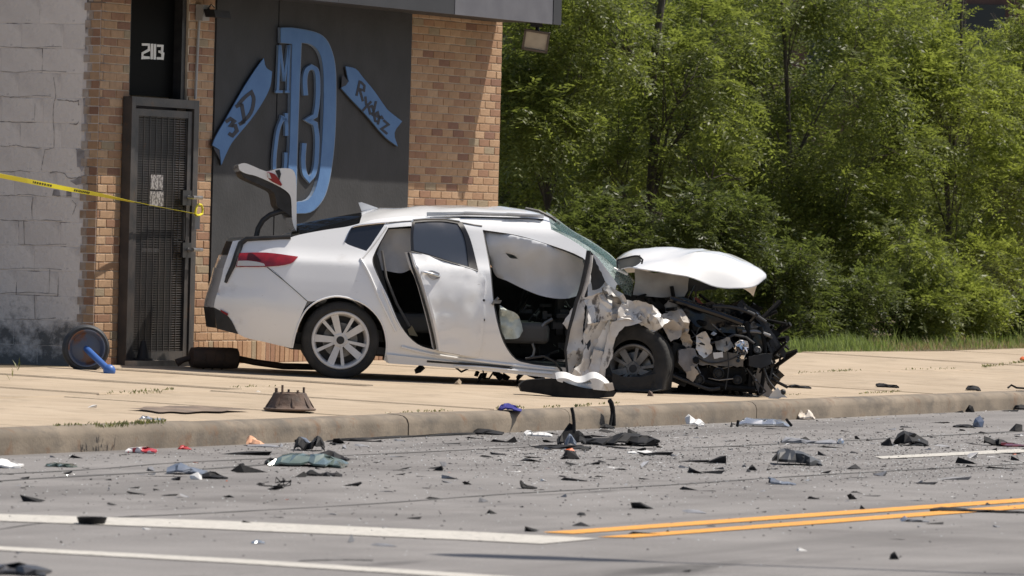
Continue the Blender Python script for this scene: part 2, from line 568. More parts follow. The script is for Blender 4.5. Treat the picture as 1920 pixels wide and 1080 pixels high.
# ------------------------------------------------------------------ the building
M_mortar = mat('mortar', (0.52, 0.42, 0.315), 0.95, col2=(0.42, 0.335, 0.25), scale=20, bump=0.3, bscale=80)
def brick_mat():
    m = bpy.data.materials.new('face_brick'); m.use_nodes = True
    t = m.node_tree; L = t.links.new; b = t.nodes['Principled BSDF']
    oi = t.nodes.new('ShaderNodeObjectInfo')
    gm = t.nodes.new('ShaderNodeNewGeometry')
    ad = t.nodes.new('ShaderNodeMath'); ad.operation = 'ADD'
    L(oi.outputs['Random'], ad.inputs[0]); L(gm.outputs['Random Per Island'], ad.inputs[1])
    fr = t.nodes.new('ShaderNodeMath'); fr.operation = 'FRACT'; L(ad.outputs[0], fr.inputs[0])
    rp = t.nodes.new('ShaderNodeValToRGB'); rp.color_ramp.interpolation = 'CONSTANT'
    e = rp.color_ramp.elements
    cols = [(0.0, (0.39, 0.25, 0.15)), (0.2, (0.355, 0.215, 0.125)), (0.38, (0.43, 0.285, 0.175)), (0.52, (0.33, 0.195, 0.115)),
            (0.66, (0.28, 0.155, 0.095)), (0.78, (0.38, 0.24, 0.14)), (0.90, (0.225, 0.12, 0.08)), (0.95, (0.30, 0.235, 0.155))]
    e[0].position = 0; e[0].color = (*cols[0][1], 1)
    e[1].position = cols[1][0]; e[1].color = (*cols[1][1], 1)
    for p_, c_ in cols[2:]:
        x = e.new(p_); x.color = (*c_, 1)
    L(fr.outputs[0], rp.inputs[0])
    tc = t.nodes.new('ShaderNodeTexCoord')
    nz = t.nodes.new('ShaderNodeTexNoise'); nz.inputs['Scale'].default_value = 22; nz.inputs['Detail'].default_value = 8
    L(tc.outputs['Object'], nz.inputs['Vector'])
    hs = t.nodes.new('ShaderNodeHueSaturation')
    mr = t.nodes.new('ShaderNodeMapRange'); mr.inputs['To Min'].default_value = 0.7; mr.inputs['To Max'].default_value = 1.3
    L(nz.outputs['Fac'], mr.inputs['Value']); L(mr.outputs[0], hs.inputs['Value'])
    L(rp.outputs[0], hs.inputs['Color']); L(hs.outputs[0], b.inputs['Base Color'])
    b.inputs['Roughness'].default_value = 0.9
    bp = t.nodes.new('ShaderNodeBump'); bp.inputs['Strength'].default_value = 0.35; bp.inputs['Distance'].default_value = 0.01
    n2 = t.nodes.new('ShaderNodeTexNoise'); n2.inputs['Scale'].default_value = 90; L(tc.outputs['Object'], n2.inputs['Vector'])
    L(n2.outputs['Fac'], bp.inputs['Height']); L(bp.outputs[0], b.inputs['Normal'])
    return m
M_brick = brick_mat()
M_panel = mat('painted_plywood', (0.024, 0.025, 0.027), 0.75, col2=(0.034, 0.035, 0.038), scale=3, detail=8, bump=0.15, bscale=30)
mix_extra(M_panel, (0.045, 0.046, 0.05), 2.0, 0.58, 0.8, stretch=(1, 1, 0.4))
M_fascia = mat('fascia_metal', (0.026, 0.027, 0.031), 0.6, col2=(0.034, 0.035, 0.04), scale=2, metal=0.0, bump=0.06, bscale=6)
M_fascia2 = mat('fascia_grey', (0.10, 0.10, 0.115), 0.6, col2=(0.125, 0.125, 0.14), scale=4, bump=0.1, bscale=8)
M_black = mat('black_paint', (0.014, 0.014, 0.016), 0.45, col2=(0.03, 0.028, 0.028), scale=12)
M_blue = mat('mural_blue', (0.068, 0.155, 0.33), 0.75, col2=(0.085, 0.185, 0.37), scale=5, bump=0.1, bscale=40)
M_blue_edge = mat('mural_edge', (0.17, 0.22, 0.30), 0.8)
M_dark = mat('mural_lettering', (0.022, 0.026, 0.040), 0.7)

uc = un(W(178, 500))[0]
uR = un(W(938, 200))[0]
ud0 = un(W(243, 100))[0]; ud1 = un(W(352, 100))[0]
uP0 = un(W(401, 100))[0]; uP1 = un(W(767, 150))[0]
zf = W(1050, 47, 0.66).z
ZT = 4.5
bld = thing('corner_shop', P3((uc + uR) / 2, NW + 4, 0.0), 'tan brick corner shop with dark canopy, boarded window and painted club sign', 'building')
def wbox(mb, u0_, u1_, p0, p1, z0, z1):      # p measured out from the wall
    return mb.hexa([P3(u0_, NW - p0, z0), P3(u1_, NW - p0, z0), P3(u1_, NW - p1, z0), P3(u0_, NW - p1, z0),
                    P3(u0_, NW - p0, z1), P3(u1_, NW - p0, z1), P3(u1_, NW - p1, z1), P3(u0_, NW - p1, z1)])
mb = MB()
wbox(mb, uc, ud0, -0.6, 0.0, -0.2, ZT); wbox(mb, ud1, uR, -0.6, 0.0, -0.2, ZT)
wbox(mb, ud0 + .001, ud1 - .001, -0.6, -0.14, -0.2, ZT)
wbox(mb, uc + 0.002, uR, -9.0, -0.601, -0.2, ZT)
front = mb.obj('wall', M_mortar, bld)

BL, BC = 0.236, 0.0738
def brick_mesh(name, lu, h, dp=0.075):
    b = 0.004; vs = []
    for (k, p) in ((0, -dp + 0.012), (0, 0.0035), (b, 0.0065)):
        for sx, sy in ((-1, -1), (1, -1), (1, 1), (-1, 1)):
            vs.append((sx * (lu / 2 - k), -p, sy * (h / 2 - k)))
    fs = [(0, 1, 2, 3), (11, 10, 9, 8)]
    for r_ in (0, 4):
        for i in range(4):
            j = (i + 1) % 4
            fs.append((r_ + i, r_ + 4 + i, r_ + 4 + j, r_ + j))
    me = bpy.data.meshes.new(name); me.from_pydata(vs, [], fs)
    bm = bmesh.new(); bm.from_mesh(me); bmesh.ops.recalc_face_normals(bm, faces=bm.faces); bm.to_mesh(me); bm.free()
    me.materials.append(M_brick); return me
RW = Matrix((U, N, ZZ)).transposed().to_4x4()
BM = {}
NB = [0]
rsb = random.Random(11)
def bmesh_for(l, h):
    key = (round(l, 3), round(h, 3))
    if key not in BM: BM[key] = brick_mesh('brick', l, h)
    return BM[key]
def lay(u0_, u1_, z0, z1, single, right=True, join=None, soldier=False, startpar=0):
    """courses of brick from u0_ to u1_; single(z) says whether these are objects of their own"""
    k = int(round(z0 / BC)); z = z0
    while z < z1 - 0.03:
        par = (k + startpar) % 2
        x = u1_
        first = True
        while x > u0_ + 0.02:
            ln = BL if not (first and par) else BL / 2
            first = False
            a = max(u0_, x - ln)
            l = x - a - 0.010
            if l > 0.025:
                me = bmesh_for(l, BC - 0.010)
                M = Matrix.Translation(P3((x + a) / 2, NW + rsb.uniform(-0.0025, 0.0025), z + BC / 2)) @ RW @ Matrix.Rotation(rsb.uniform(-0.004, 0.004), 4, 'Y')
                if single(z) and NB[0] < 300:
                    o = bpy.data.objects.new('brick', me); COL.objects.link(o); o.parent = front
                    o.matrix_local = Matrix.Translation(-(bld.location + front.location)) @ M
                    NB[0] += 1
                else:
                    b_ = len(join.v)
                    join.v += [M @ v.co for v in me.vertices]
                    join.f += [tuple(b_ + i for i in p.vertices) for p in me.polygons]
            x = a
        z += BC; k += 1
J = MB()
z_base = gz(NW) + 0.0
zs = z_base + 0.205
# soldier course under the boarded window
x = ud1 + 0.10
while x < uP1 + 2.15:
    me = bmesh_for(0.082, 0.195)
    M = Matrix.Translation(P3(x, NW + rsb.uniform(-0.003, 0.003), z_base + 0.1)) @ RW
    if x < uP0 + 2.0:
        o = bpy.data.objects.new('brick', me); COL.objects.link(o); o.parent = front
        o.matrix_local = Matrix.Translation(-(bld.location + front.location)) @ M; NB[0] += 1
    else:
        b_ = len(J.v); J.v += [M @ v.co for v in me.vertices]; J.f += [tuple(b_ + i for i in p.vertices) for p in me.polygons]
    x += 0.0925
zlow = z_base + 0.205
lay(uP1, uR, zlow, zf + 0.02, lambda z: z > 1.42, join=J)
lay(uc, ud0, z_base, zf + 0.02, lambda z: z < 1.75, join=J)
lay(ud1, uP0, zlow, zf + 0.02, lambda z: z < 1.75, join=J, startpar=1)
lay(uP0, uP1, zlow, zlow + BC * 3 - 0.03, lambda z: False, join=J)
o = J.obj('brick_courses', M_brick, front); o['kind'] = 'stuff'
# brick return and painted block side wall
M_block = mat('painted_block', (0.66, 0.60, 0.555), 0.9, col2=(0.75, 0.69, 0.64), scale=3, detail=10, bump=0.5, bscale=28, rnd=0.05)
mix_extra(M_block, (0.55, 0.49, 0.455), 5, 0.56, 0.74, seedoff=1)
mix_extra(M_block, (0.17, 0.145, 0.13), 7, 0.60, 0.66, seedoff=5)
mix_extra(M_block, (0.48, 0.43, 0.40), 2.2, 0.52, 0.66, seedoff=8)
M_block_low = mat('stained_block', (0.42, 0.39, 0.37), 0.95, col2=(0.13, 0.125, 0.12), scale=3, detail=10, bump=0.5, bscale=28, rnd=0.1, lo=0.35, hi=0.62)
mix_extra(M_block_low, (0.38, 0.36, 0.34), 6, 0.58, 0.66, seedoff=5)
def low_stain(m, zlo, zhi, col):
    t = m.node_tree; L = t.links.new; b = t.nodes['Principled BSDF']
    gm = t.nodes.new('ShaderNodeNewGeometry'); sp = t.nodes.new('ShaderNodeSeparateXYZ'); L(gm.outputs['Position'], sp.inputs[0])
    nz = t.nodes.new('ShaderNodeTexNoise'); nz.inputs['Scale'].default_value = 4.5; nz.inputs['Detail'].default_value = 9; nz.inputs['Roughness'].default_value = 0.7
    L(gm.outputs['Position'], nz.inputs['Vector'])
    ma = t.nodes.new('ShaderNodeMath'); ma.operation = 'MULTIPLY_ADD'; ma.inputs[1].default_value = 1.9
    L(nz.outputs['Fac'], ma.inputs[0]); L(sp.outputs['Z'], ma.inputs[2])
    mr = t.nodes.new('ShaderNodeMapRange'); mr.inputs['From Min'].default_value = zhi + 0.95; mr.inputs['From Max'].default_value = zlo + 0.95
    L(ma.outputs[0], mr.inputs['Value'])
    mx = t.nodes.new('ShaderNodeMix'); mx.data_type = 'RGBA'; L(mr.outputs[0], mx.inputs[0])
    L(b.inputs['Base Color'].links[0].from_socket, mx.inputs[6]); mx.inputs[7].default_value = (*col, 1)
    L(mx.outputs[2], b.inputs['Base Color'])
low_stain(M_block, 0.12, 0.50, (0.14, 0.135, 0.128))
M_grout = mat('old_mortar', (0.13, 0.11, 0.10), 1.0, col2=(0.66, 0.60, 0.565), scale=4, lo=0.36, hi=0.46, bump=0.6, bscale=30)
def sbox(mb, q0, q1, z0, z1, out0, out1):    # side wall: q along N from the corner, out towards the camera
    return mb.hexa([P3(uc - out0, NW + q0, z0), P3(uc - out0, NW + q1, z0), P3(uc - out1, NW + q1, z0), P3(uc - out1, NW + q0, z0),
                    P3(uc - out0, NW + q0, z1), P3(uc - out0, NW + q1, z1), P3(uc - out1, NW + q1, z1), P3(uc - out1, NW + q0, z1)])
mb = MB(); sbox(mb, 0.0, 9.0, -0.2, ZT, -0.1, 0.0015)
side = mb.obj('side_wall', M_grout, bld)
rs = random.Random(21)
BKH, BKL = 0.2115, 0.41
z = z_base - 0.05; k = 0
while z < 3.75:
    q = 0.145 + rs.uniform(-0.03, 0.05) + (BKL / 2 if k % 2 else 0)
    q0 = 0.145 + rs.uniform(-0.015, 0.03)
    first = True
    while q < 9.0:
        q1 = q + BKL + rs.uniform(-0.006, 0.006)
        a = q0 if first else q
        b_ = q1 if (q - q0 < 0.3 or not first) else q1
        if first and q - q0 > 0.12:
            segs = [(q0, q), (q, q1)]
        else:
            segs = [(a, q1)]
        for (s0, s1) in segs:
            m2 = MB()
            g = rs.choice((0.0003, 0.0003, 0.0006, 0.001, 0.004))
            out = 0.0032 + rs.uniform(-0.0005, 0.001)
            c = [(s0 + g + rs.uniform(0, .002), z + g + rs.uniform(0, .002)), (s1 - g - rs.uniform(0, .002), z + g + rs.uniform(0, .002)), (s1 - g - rs.uniform(0, .002), z + BKH - g - rs.uniform(0, .002)), (s0 + g + rs.uniform(0, .002), z + BKH - g - rs.uniform(0, .002))]
            bk = [P3(uc + 0.03, NW + q_, z_) for q_, z_ in c]
            mdl = [P3(uc - out + 0.0012, NW + q_, z_) for q_, z_ in c]
            cx = sum(p[0] for p in c) / 4; cz = sum(p[1] for p in c) / 4
            fr_ = [P3(uc - out, NW + q_ + (0.004 if q_ < cx else -0.004), z_ + (0.004 if z_ < cz else -0.004)) for q_, z_ in c]
            m2.add(bk + mdl + fr_, [(3, 2, 1, 0), (8, 9, 10, 11)] + [(r_ + i, r_ + (i + 1) % 4, r_ + 4 + (i + 1) % 4, r_ + 4 + i) for r_ in (0, 4) for i in range(4)])
            if q < 2.6: m2.obj('concrete_block', M_block, side, origin=P3(uc, NW + (s0 + s1) / 2, z))
        first = False
        q = q1
        if q > 2.6: break
    z += BKH; k += 1
J2 = MB(); zz = z_base; k = 0
M_brick_paint = mat('overpainted_brick', (0.42, 0.37, 0.33), 0.9, col2=(0.30, 0.20, 0.13), scale=7, detail=8, bump=0.4, bscale=40)
while zz < 3.6:
    ln = 0.125 + (0.03 if k % 2 else 0) + rs.uniform(-0.01, 0.01)
    for (a, b_, nm, mm) in ((0.0, ln * 0.62, 'brick_end', M_brick), (ln * 0.62, ln, 'painted_brick_end', M_brick_paint)):
        m2 = J2 if nm == 'brick_end' else None
        tgt = MB()
        sbox(tgt, a + 0.001, b_ - 0.004, zz + 0.004, zz + BC - 0.005, -0.02, 0.007)
        if m2 is not None: m2.add(tgt.v, tgt.f)
        else:
            if 'PB' not in globals(): PB = MB()
            PB.add(tgt.v, tgt.f)
    zz += BC; k += 1
o = J2.obj('brick_return', M_brick, side); o['kind'] = 'stuff'
o = PB.obj('painted_brick_return', M_brick_paint, side); o['kind'] = 'stuff'

# cracks and broken faces in the painted blocks
M_crack = mat('crack_dark', (0.15, 0.13, 0.12), 1.0, col2=(0.32, 0.285, 0.265), scale=14)
SW = lambda out: (lambda a, b: hit(a, b, U * (uc - out), U))
Z5 = lambda x, y: (x / 4.5, 180 + y / 4.5)
for li, (wd_, L_) in enumerate(((1.6, [(452, -160), (470, 0), (455, 60), (448, 180), (456, 300), (455, 440), (380, 450)]), (1.3, [(380, 450), (362, 540), (348, 622)]), (2.2, [(278, 850), (268, 940), (272, 1040)]),
        (3.0, [(480, 32), (560, 38), (622, 46), (662, 40), (664, 78)]), (3.2, [(585, 236), (640, 241), (664, 218)]), (1.8, [(0, 420), (70, 424), (120, 414), (210, 432), (335, 440)]), (1.6, [(0, 637), (90, 640), (170, 628), (250, 642)]),
        (3.0, [(420, 652), (460, 640), (540, 655), (572, 692), (650, 690), (730, 668)]), (2.0, [(640, 450), (706, 452)]), (1.7, [(0, 842), (110, 838), (230, 832), (392, 848)]), (2.0, [(0, 216), (130, 220), (272, 226)]), (1.0, [(296, 60), (290, 212)]),
        (2.0, [(610, 880), (642, 920), (612, 1000)]), (2.2, [(440, 836), (520, 846), (600, 842)]), (1.8, [(0, 1045), (130, 1050), (300, 1046), (520, 1054)]), (1.5, [(0, 0), (110, 8), (300, -4), (430, 4)]), (1.6, [(0, -210), (140, -200), (320, -212), (560, -206)]), (1.6, [(0, -420), (240, -408), (520, -418)]),
        (1.4, [(150, 1250), (300, 1258), (560, 1250)]), (1.6, [(0, 1460), (300, 1452), (520, 1466)]), (1.8, [(200, 1052), (206, 1250)]), (1.8, [(420, 1466), (414, 1660)]), (1.8, [(0, 1665), (260, 1658), (500, 1672)]), (2.0, [(30, 1880), (300, 1884), (470, 1874)]), (2.0, [(290, 1672), (296, 1880)]))):
    rl = random.Random(li)
    pp = catmull([Z5(*p) for p in L_], 5, False)
    pp = [Vector((p.x, p.y + rl.uniform(-.7, .7))) for p in pp]
    Lp, Rp = ribbon(pp, wd_ * 0.62)
    m2 = MB(); vv_ = []
    for a, b in zip(Lp, Rp):
        k = rl.uniform(0.25, 1.25); mm_ = (a + b) / 2
        vv_ += [SW(0.0062)(*(mm_ + (a - mm_) * k)), SW(0.0062)(*(mm_ + (b - mm_) * k))]
    m2.add(vv_, [(2 * i, 2 * i + 1, 2 * i + 3, 2 * i + 2) for i in range(len(Lp) - 1)])
    m2.obj('crack', M_crack, side)
for k, poly in enumerate(([(645, 455), (720, 460), (712, 520), (722, 570), (690, 640), (668, 600), (650, 600)], [(452, 790), (500, 792), (508, 845), (470, 838), (440, 842)], [(560, 802), (600, 795), (606, 850), (560, 848)], [(590, 716), (640, 700), (704, 680), (718, 740), (640, 750)], [(700, 20), (738, 10), (740, 440), (716, 445), (712, 200)])):
    v_, t_ = trimesh([Z5(*p) for p in poly], (), 3.0, 0.3, random.Random(k))
    mk('spalled_patch', [SW(0.0057)(p.x, p.y) for p in v_], t_, mat('spalled', (0.20, 0.18, 0.17), 1.0, col2=(0.42, 0.39, 0.40), scale=9), side)

# dark boards over the shop window
pz0 = zlow + BC * 3 - 0.02
bmap = lambda p_: (lambda a, b: W(a, b, p_))
for (ua, ub, p1) in ((uP0 + 0.005, un(W(517, 100))[0] - 0.004, 0.020), (un(W(517, 100))[0] + 0.004, un(W(640, 100))[0] - 0.002, 0.027), (un(W(640, 100))[0] + 0.002, uP1 - 0.012, 0.0245)):
    m2 = MB(); wbox(m2, ua, ub, 0.001, p1, pz0, zf + 0.03); m2.obj('window_board', M_panel, bld)
# canopy
cu = un(W(1036, 47, 0.66))[0]
ce = un(W(1051, 47, 0.66))[0]
cm = un(W(853, 30, 0.66))[0]
m2 = MB(); wbox(m2, uc - 0.02, ce - 0.05, 0.013, 0.63, zf + 0.02, ZT + 0.2); can = m2.obj('canopy', M_fascia, bld)
for (ua, ub, mm, pp) in ((uc - 0.05, uc + 3.2, M_fascia, .655), (uc + 3.205, cm - 0.003, M_fascia, .655), (cm, cu, M_fascia2, 0.66), (cu + 0.003, ce, M_fascia, 0.667)):
    m2 = MB(); wbox(m2, ua, ub, 0.634, pp, zf, ZT + 0.25); m2.obj('fascia_panel', mm, can)
# transom with the number
M_tglass = mat('transom_glass', (0.004, 0.004, 0.004), 0.5, spec=0.04)
zgt = W(300, 184, 0.1).z
m2 = MB(); wbox(m2, ud0 + 0.03, ud1 - 0.03, -0.139, -0.10, zgt + 0.02, 3.24); tr = m2.obj('transom_window', M_tglass, bld)
m2 = MB(); wbox(m2, ud0 + 0.002, ud0 + 0.05, -0.139, -0.02, zgt, 3.4); wbox(m2, ud1 - 0.075, ud1 - 0.002, -0.139, -0.02, zgt, 3.4); wbox(m2, ud0 + 0.05, ud1 - 0.075, -0.139, -0.03, 3.24, 3.4)
m2.obj('window_frame', M_black, tr)
Z6 = lambda x, y: (200 + x / 5.4, y / 5.4)
num = [[(358, 450), (428, 452), (430, 505), (365, 540), (362, 583), (438, 585)], [(460, 443), (456, 600)], [(490, 446), (487, 602)],
       [(510, 462), (566, 465), (562, 518), (526, 524)], [(540, 524), (570, 540), (566, 592), (507, 590)]]
M_num = mat('number_white', (0.72, 0.70, 0.66), 0.6)
strokes([[Z6(*p) for p in s] for s in num], 4.4, lambda a, b: W(a, b, -0.094), N * 0.004).obj('house_number', M_num, tr)
# security door
gate = thing('security_door', W(300, 680, 0.05), 'dark steel security door with mesh screen in the brick shop front', 'door')
M_steel = mat('gate_steel', (0.035, 0.034, 0.036), 0.5, col2=(0.07, 0.06, 0.055), scale=6, bump=0.1, bscale=30)
mix_extra(M_steel, (0.11, 0.06, 0.035), 7, 0.62, 0.72)
gu0 = un(W(243, 400, 0.10))[0]; gu1 = un(W(369, 400, 0.10))[0]
gzb = gz(NW) + 0.03
def gb(name, a, b, p0, p1, z0, z1, m=M_steel, par=None):
    m2 = MB(); wbox(m2, a, b, p0, p1, z0, z1); return m2.obj(name, m, par or gate)
gb('door_frame', gu0 - 0.002, gu0 + 0.07, 0.013, 0.10, gzb - 0.03, zgt)
gb('door_frame', gu1 - 0.09, gu1, 0.013, 0.10, gzb - 0.03, zgt)
gb('door_frame', gu0 + 0.071, gu1 - 0.091, 0.013, 0.10, zgt - 0.075, zgt - 0.001)
gb('leaf_rail', gu0 + 0.08, gu0 + 0.15, 0.05, 0.085, gzb, zgt - 0.10)
gb('leaf_rail', gu1 - 0.17, gu1 - 0.10, 0.05, 0.085, gzb, zgt - 0.10)
gb('leaf_rail', gu0 + 0.151, gu1 - 0.171, 0.05, 0.084, zgt - 0.16, zgt - 0.10)
gb('leaf_rail', gu0 + 0.151, gu1 - 0.171, 0.05, 0.084, gzb, gzb + 0.09)
M_inner = mat('inner_door', (0.045, 0.04, 0.04), 0.6, col2=(0.075, 0.066, 0.064), scale=3)
inner = gb('inner_door', ud0 + 0.01, ud1 - 0.01, -0.139, -0.09, gz(NW), zgt, M_inner)
gb('door_post', ud1 - 0.36, ud1 - 0.30, -0.089, -0.075, gz(NW) + 0.25, 1.15, M_black)
M_sticker = mat('sticker', (0.34, 0.32, 0.31), 0.7, col2=(0.10, 0.09, 0.09), scale=40, detail=3, lo=0.45, hi=0.55)
for (x0, y0, x1, y1) in ((276, 327, 299, 355), (274, 358, 300, 386)):
    ua, ub = un(W(x0, y1, 0.04))[0], un(W(x1, y1, 0.04))[0]
    gb('sticker', ua, ub, 0.0715, 0.073, W(x0, y1, .04).z, W(x0, y0, .04).z, M_sticker)
gb('mail_slot', un(W(266, 470, .04))[0], un(W(297, 470, .04))[0], 0.03, 0.044, W(266, 472, .04).z, W(266, 466, .04).z, mat('dull_white', (0.5, 0.48, 0.46), 0.6))
# mesh screen: real wires one way, flattened sheet of fine steel the other
mbx = MB()
zz = gzb + 0.095
while zz < zgt - 0.165:
    wbox(mbx, gu0 + 0.151, gu1 - 0.171, 0.060, 0.066, zz, zz + 0.009); zz += 0.021
uu = gu0 + 0.17
while uu < gu1 - 0.18:
    wbox(mbx, uu, uu + 0.008, 0.0665, 0.071, gzb + 0.091, zgt - 0.161); uu += 0.11
mbx.obj('mesh_screen', M_steel, gate)
M_chrome = mat('worn_steel', (0.45, 0.44, 0.43), 0.3, metal=0.9, col2=(0.3, 0.29, 0.28), scale=20)
for yy in (370, 468):
    a = W(352, yy, 0.12)
    lb = gb('lock_box', un(a)[0] - 0.10, un(a)[0] + 0.06, 0.1005, 0.125, a.z - 0.07, a.z + 0.06, M_black)
    m2 = MB(); m2.tube([a - N * 0.006 + ZZ * 0, a - N * 0.05, a - N * 0.055 + U * 0.16], 0.017, 8); m2.obj('lever', M_chrome, lb)
a = W(344, 395, 0.13); b = W(343, 450, 0.13)
m2 = MB(); m2.tube([a + N * 0.04, a, b, b + N * 0.04], 0.014, 8); m2.obj('pull_handle', M_black, gate)
gb('threshold', gu0 - 0.02, gu1 - 0.15, 0.10, 0.22, gz(NW) - 0.03, gz(NW) + 0.045, mat('threshold_stone', (0.42, 0.36, 0.28), 0.9, col2=(0.25, 0.21, 0.16), scale=6))
# conduit, box and small floodlight high between door and boards
con = thing('conduit', W(374, 185, 0.03), 'thin grey conduit running up the bricks beside the number 2113', 'conduit')
m2 = MB(); m2.tube([W(366, 186, 0.03), W(369, 120, 0.03), W(372, 60, 0.03), W(374, 30, 0.03)], 0.013, 8); m2.obj('pipe', mat('conduit_grey', (0.33, 0.32, 0.31), 0.5), con)
a = W(380, 24, 0.05); m2 = MB(); m2.box(a, 0.13, 0.07, 0.14, (U, N, ZZ)); m2.obj('junction_box', mat('conduit_grey', (0.33, 0.32, 0.31), 0.5), con)
fl = thing('floodlight', W(405, 30, 0.2), 'small black floodlight with loose wires above the boarded window', 'light')
m2 = MB(); c = W(408, 26, 0.16); m2.box(c, 0.30, 0.10, 0.07, (U, N, (ZZ + N * 0.3).normalized())); m2.obj('lamp_housing', M_black, fl)
m2 = MB(); m2.tube([W(384, 24, 0.085), W(392, 16, 0.12), W(398, 26, 0.13), W(404, 22, 0.15)], 0.008, 6); m2.tube([W(386, 22, 0.085), W(396, 8, 0.12), W(402, 14, 0.13)], 0.006, 6); m2.obj('wire', M_black, fl)
# flood lamp at the canopy end
ql = thing('canopy_floodlight', W(1005, 96, 0.5), 'square grey floodlight hanging under the free end of the canopy', 'light')
c = W(1005, 76, 0.50)
tilt = Matrix.Rotation(math.radians(8), 3, 'Y') @ Matrix.Rotation(math.radians(20), 3, 'X')
ax = tuple((tilt @ v).normalized() for v in (Vector((1, 0, 0)), Vector((0, 1, 0)), ZZ))
fX, fY, fZ = ax
M_lampbody = mat('lamp_bronze', (0.10, 0.085, 0.075), 0.5, metal=0.2)
m2 = MB()
f0 = [c - fX * .115 - fZ * .095, c + fX * .115 - fZ * .095, c + fX * .115 + fZ * .095, c - fX * .115 + fZ * .095]
m2.hexa([p + fY * 0.14 + (c - p) * 0.45 for p in f0] + [p for p in f0]); m2.obj('lamp_housing', M_lampbody, ql)
m2 = MB()
for i in range(4):
    a, b = f0[i], f0[(i + 1) % 4]
    d_ = (b - a).normalized()
    m2.box((a + b) / 2 - fY * 0.012, (b - a).length + 0.02, 0.024, 0.022, (d_, fY, d_.cross(fY).normalized()))
m2.obj('bezel', M_lampbody, ql)
m2 = MB(); m2.hexa([p - fY * 0.004 + (c - p) * 0.06 for p in f0] + [p - fY * 0.010 + (c - p) * 0.06 for p in f0]); m2.obj('lens', mat('lamp_lens', (0.38, 0.34, 0.28), 0.15, col2=(0.5, 0.46, 0.38), scale=6), ql)
m2 = MB(); m2.tube([c + fY * 0.06 + fZ * 0.08, c + fY * 0.05 + ZZ * (zf - c.z + 0.03)], 0.02, 8); m2.box(Vector((c.x, c.y + 0.05, zf + 0.0)), 0.12, 0.09, 0.05); m2.obj('bracket', M_black, ql)

# cut-out letters and banners on the boards
Z2 = lambda x, y: (380 + x / 2.571, y / 2.571)
zl = lambda L_: [Z2(*p) for p in L_]
PB0 = 0.030
emb = thing('club_emblem', W(585, 400, 0.03), 'tall blue letter D sign with a 3 inside and M C beside it', 'sign')
Dout = [(375, 133), (430, 132), (530, 150), (580, 172), (615, 220), (640, 310), (645, 450), (640, 650), (625, 800), (600, 920), (570, 980), (520, 1025), (440, 1031), (405, 985), (418, 700), (425, 400), (430, 212), (375, 207)]
Dhol = [(478, 206), (520, 215), (555, 245), (575, 300), (582, 400), (578, 600), (565, 800), (545, 900), (510, 960), (452, 975), (462, 600)]
mp = lambda p_: (lambda a, b: W(a, b, p_))
v, f = board(zl(Dout), [zl(Dhol)], mp(PB0 + 0.028), N * 0.028, 30, 3); mk('letter_d_edge', v, f, M_blue_edge, emb)
def shrink(poly, k):
    out = []; n = len(poly)
    P_ = [Vector(p) for p in poly]
    ar = sum(P_[i].x * P_[(i + 1) % n].y - P_[(i + 1) % n].x * P_[i].y for i in range(n))
    sg = 1 if ar > 0 else -1
    for i in range(n):
        d = (P_[(i + 1) % n] - P_[i - 1]); d.normalize()
        out.append(P_[i] + Vector((-d.y, d.x)) * k * sg)
    return out
v, f = board(shrink(zl(Dout), 1.1), [shrink(zl(Dhol), -1.1)], mp(PB0 + 0.034), N * 0.005, 30, 3); mk('letter_d', v, f, M_blue, emb)
three = [(497, 460), (493, 385), (503, 338), (525, 322), (548, 338), (556, 400), (553, 500), (543, 558), (507, 578), (543, 597), (552, 660), (548, 780), (535, 840), (515, 866), (494, 840), (485, 780), (490, 690)]
for (nm, ls, w_) in (('numeral_three', [three], 20), ('letter_m', [[(362, 438), (372, 218)], [(373, 218), (393, 392)], [(393, 392), (417, 218)], [(418, 218), (411, 438)], [(352, 442), (386, 442)], [(398, 442), (422, 442)]], 10),
                     ('letter_c', [[(405, 655), (403, 585), (388, 566), (366, 620), (353, 700), (346, 790), (352, 850), (370, 880), (390, 850), (400, 790), (402, 735)], [(404, 545), (403, 600)]], 15)):
    l2 = [catmull(zl(s), 4, False) if len(s) > 3 else zl(s) for s in ls]
    strokes(l2, (w_ + 4) / 2.571, mp(PB0 + 0.018), N * 0.018).obj(nm + '_edge', M_blue_edge, emb)
    strokes(l2, w_ / 2.571, mp(PB0 + 0.0225), N * 0.004).obj(nm, M_blue, emb)
def banner(name, label, outl, fold, text, wd):
    t_ = thing(name, W(*Z2(*outl[0]), 0.03), label, 'sign')
    v, f = board([(x - 1.8, y + 1.2) for x, y in zl(outl)], [], mp(PB0 + 0.014), N * 0.013, 30, 3); mk('backing', v, f, M_black, t_)
    v, f = board(zl(outl), [], mp(PB0 + 0.022), N * 0.0075, 30, 3); mk('ribbon', v, f, M_blue, t_)
    v, f = board(zl(fold), [], mp(PB0 + 0.025), N * 0.002, 30); mk('fold', v, f, M_dark, t_)
    strokes([catmull(zl(s), 4, False) if len(s) > 3 else zl(s) for s in text], wd / 2.571, mp(PB0 + 0.025), N * 0.0025).obj('lettering', M_dark, t_)
banner('banner_sign', 'blue ribbon sign lettered 3D on the dark boards', [(295, 280), (306, 325), (335, 345), (325, 420), (285, 500), (230, 580), (180, 640), (140, 690), (112, 745), (91, 795), (82, 722), (48, 700), (62, 662), (120, 560), (200, 420), (258, 330)],
       [(52, 712), (80, 722), (84, 770)], [[(112, 588), (135, 572), (152, 584), (136, 606), (158, 606), (166, 630), (144, 655), (126, 642)], [(172, 505), (205, 468), (236, 444), (247, 478), (232, 545), (186, 596)], [(188, 500), (203, 585)], [(160, 515), (190, 500)], [(176, 600), (204, 585)]], 17)
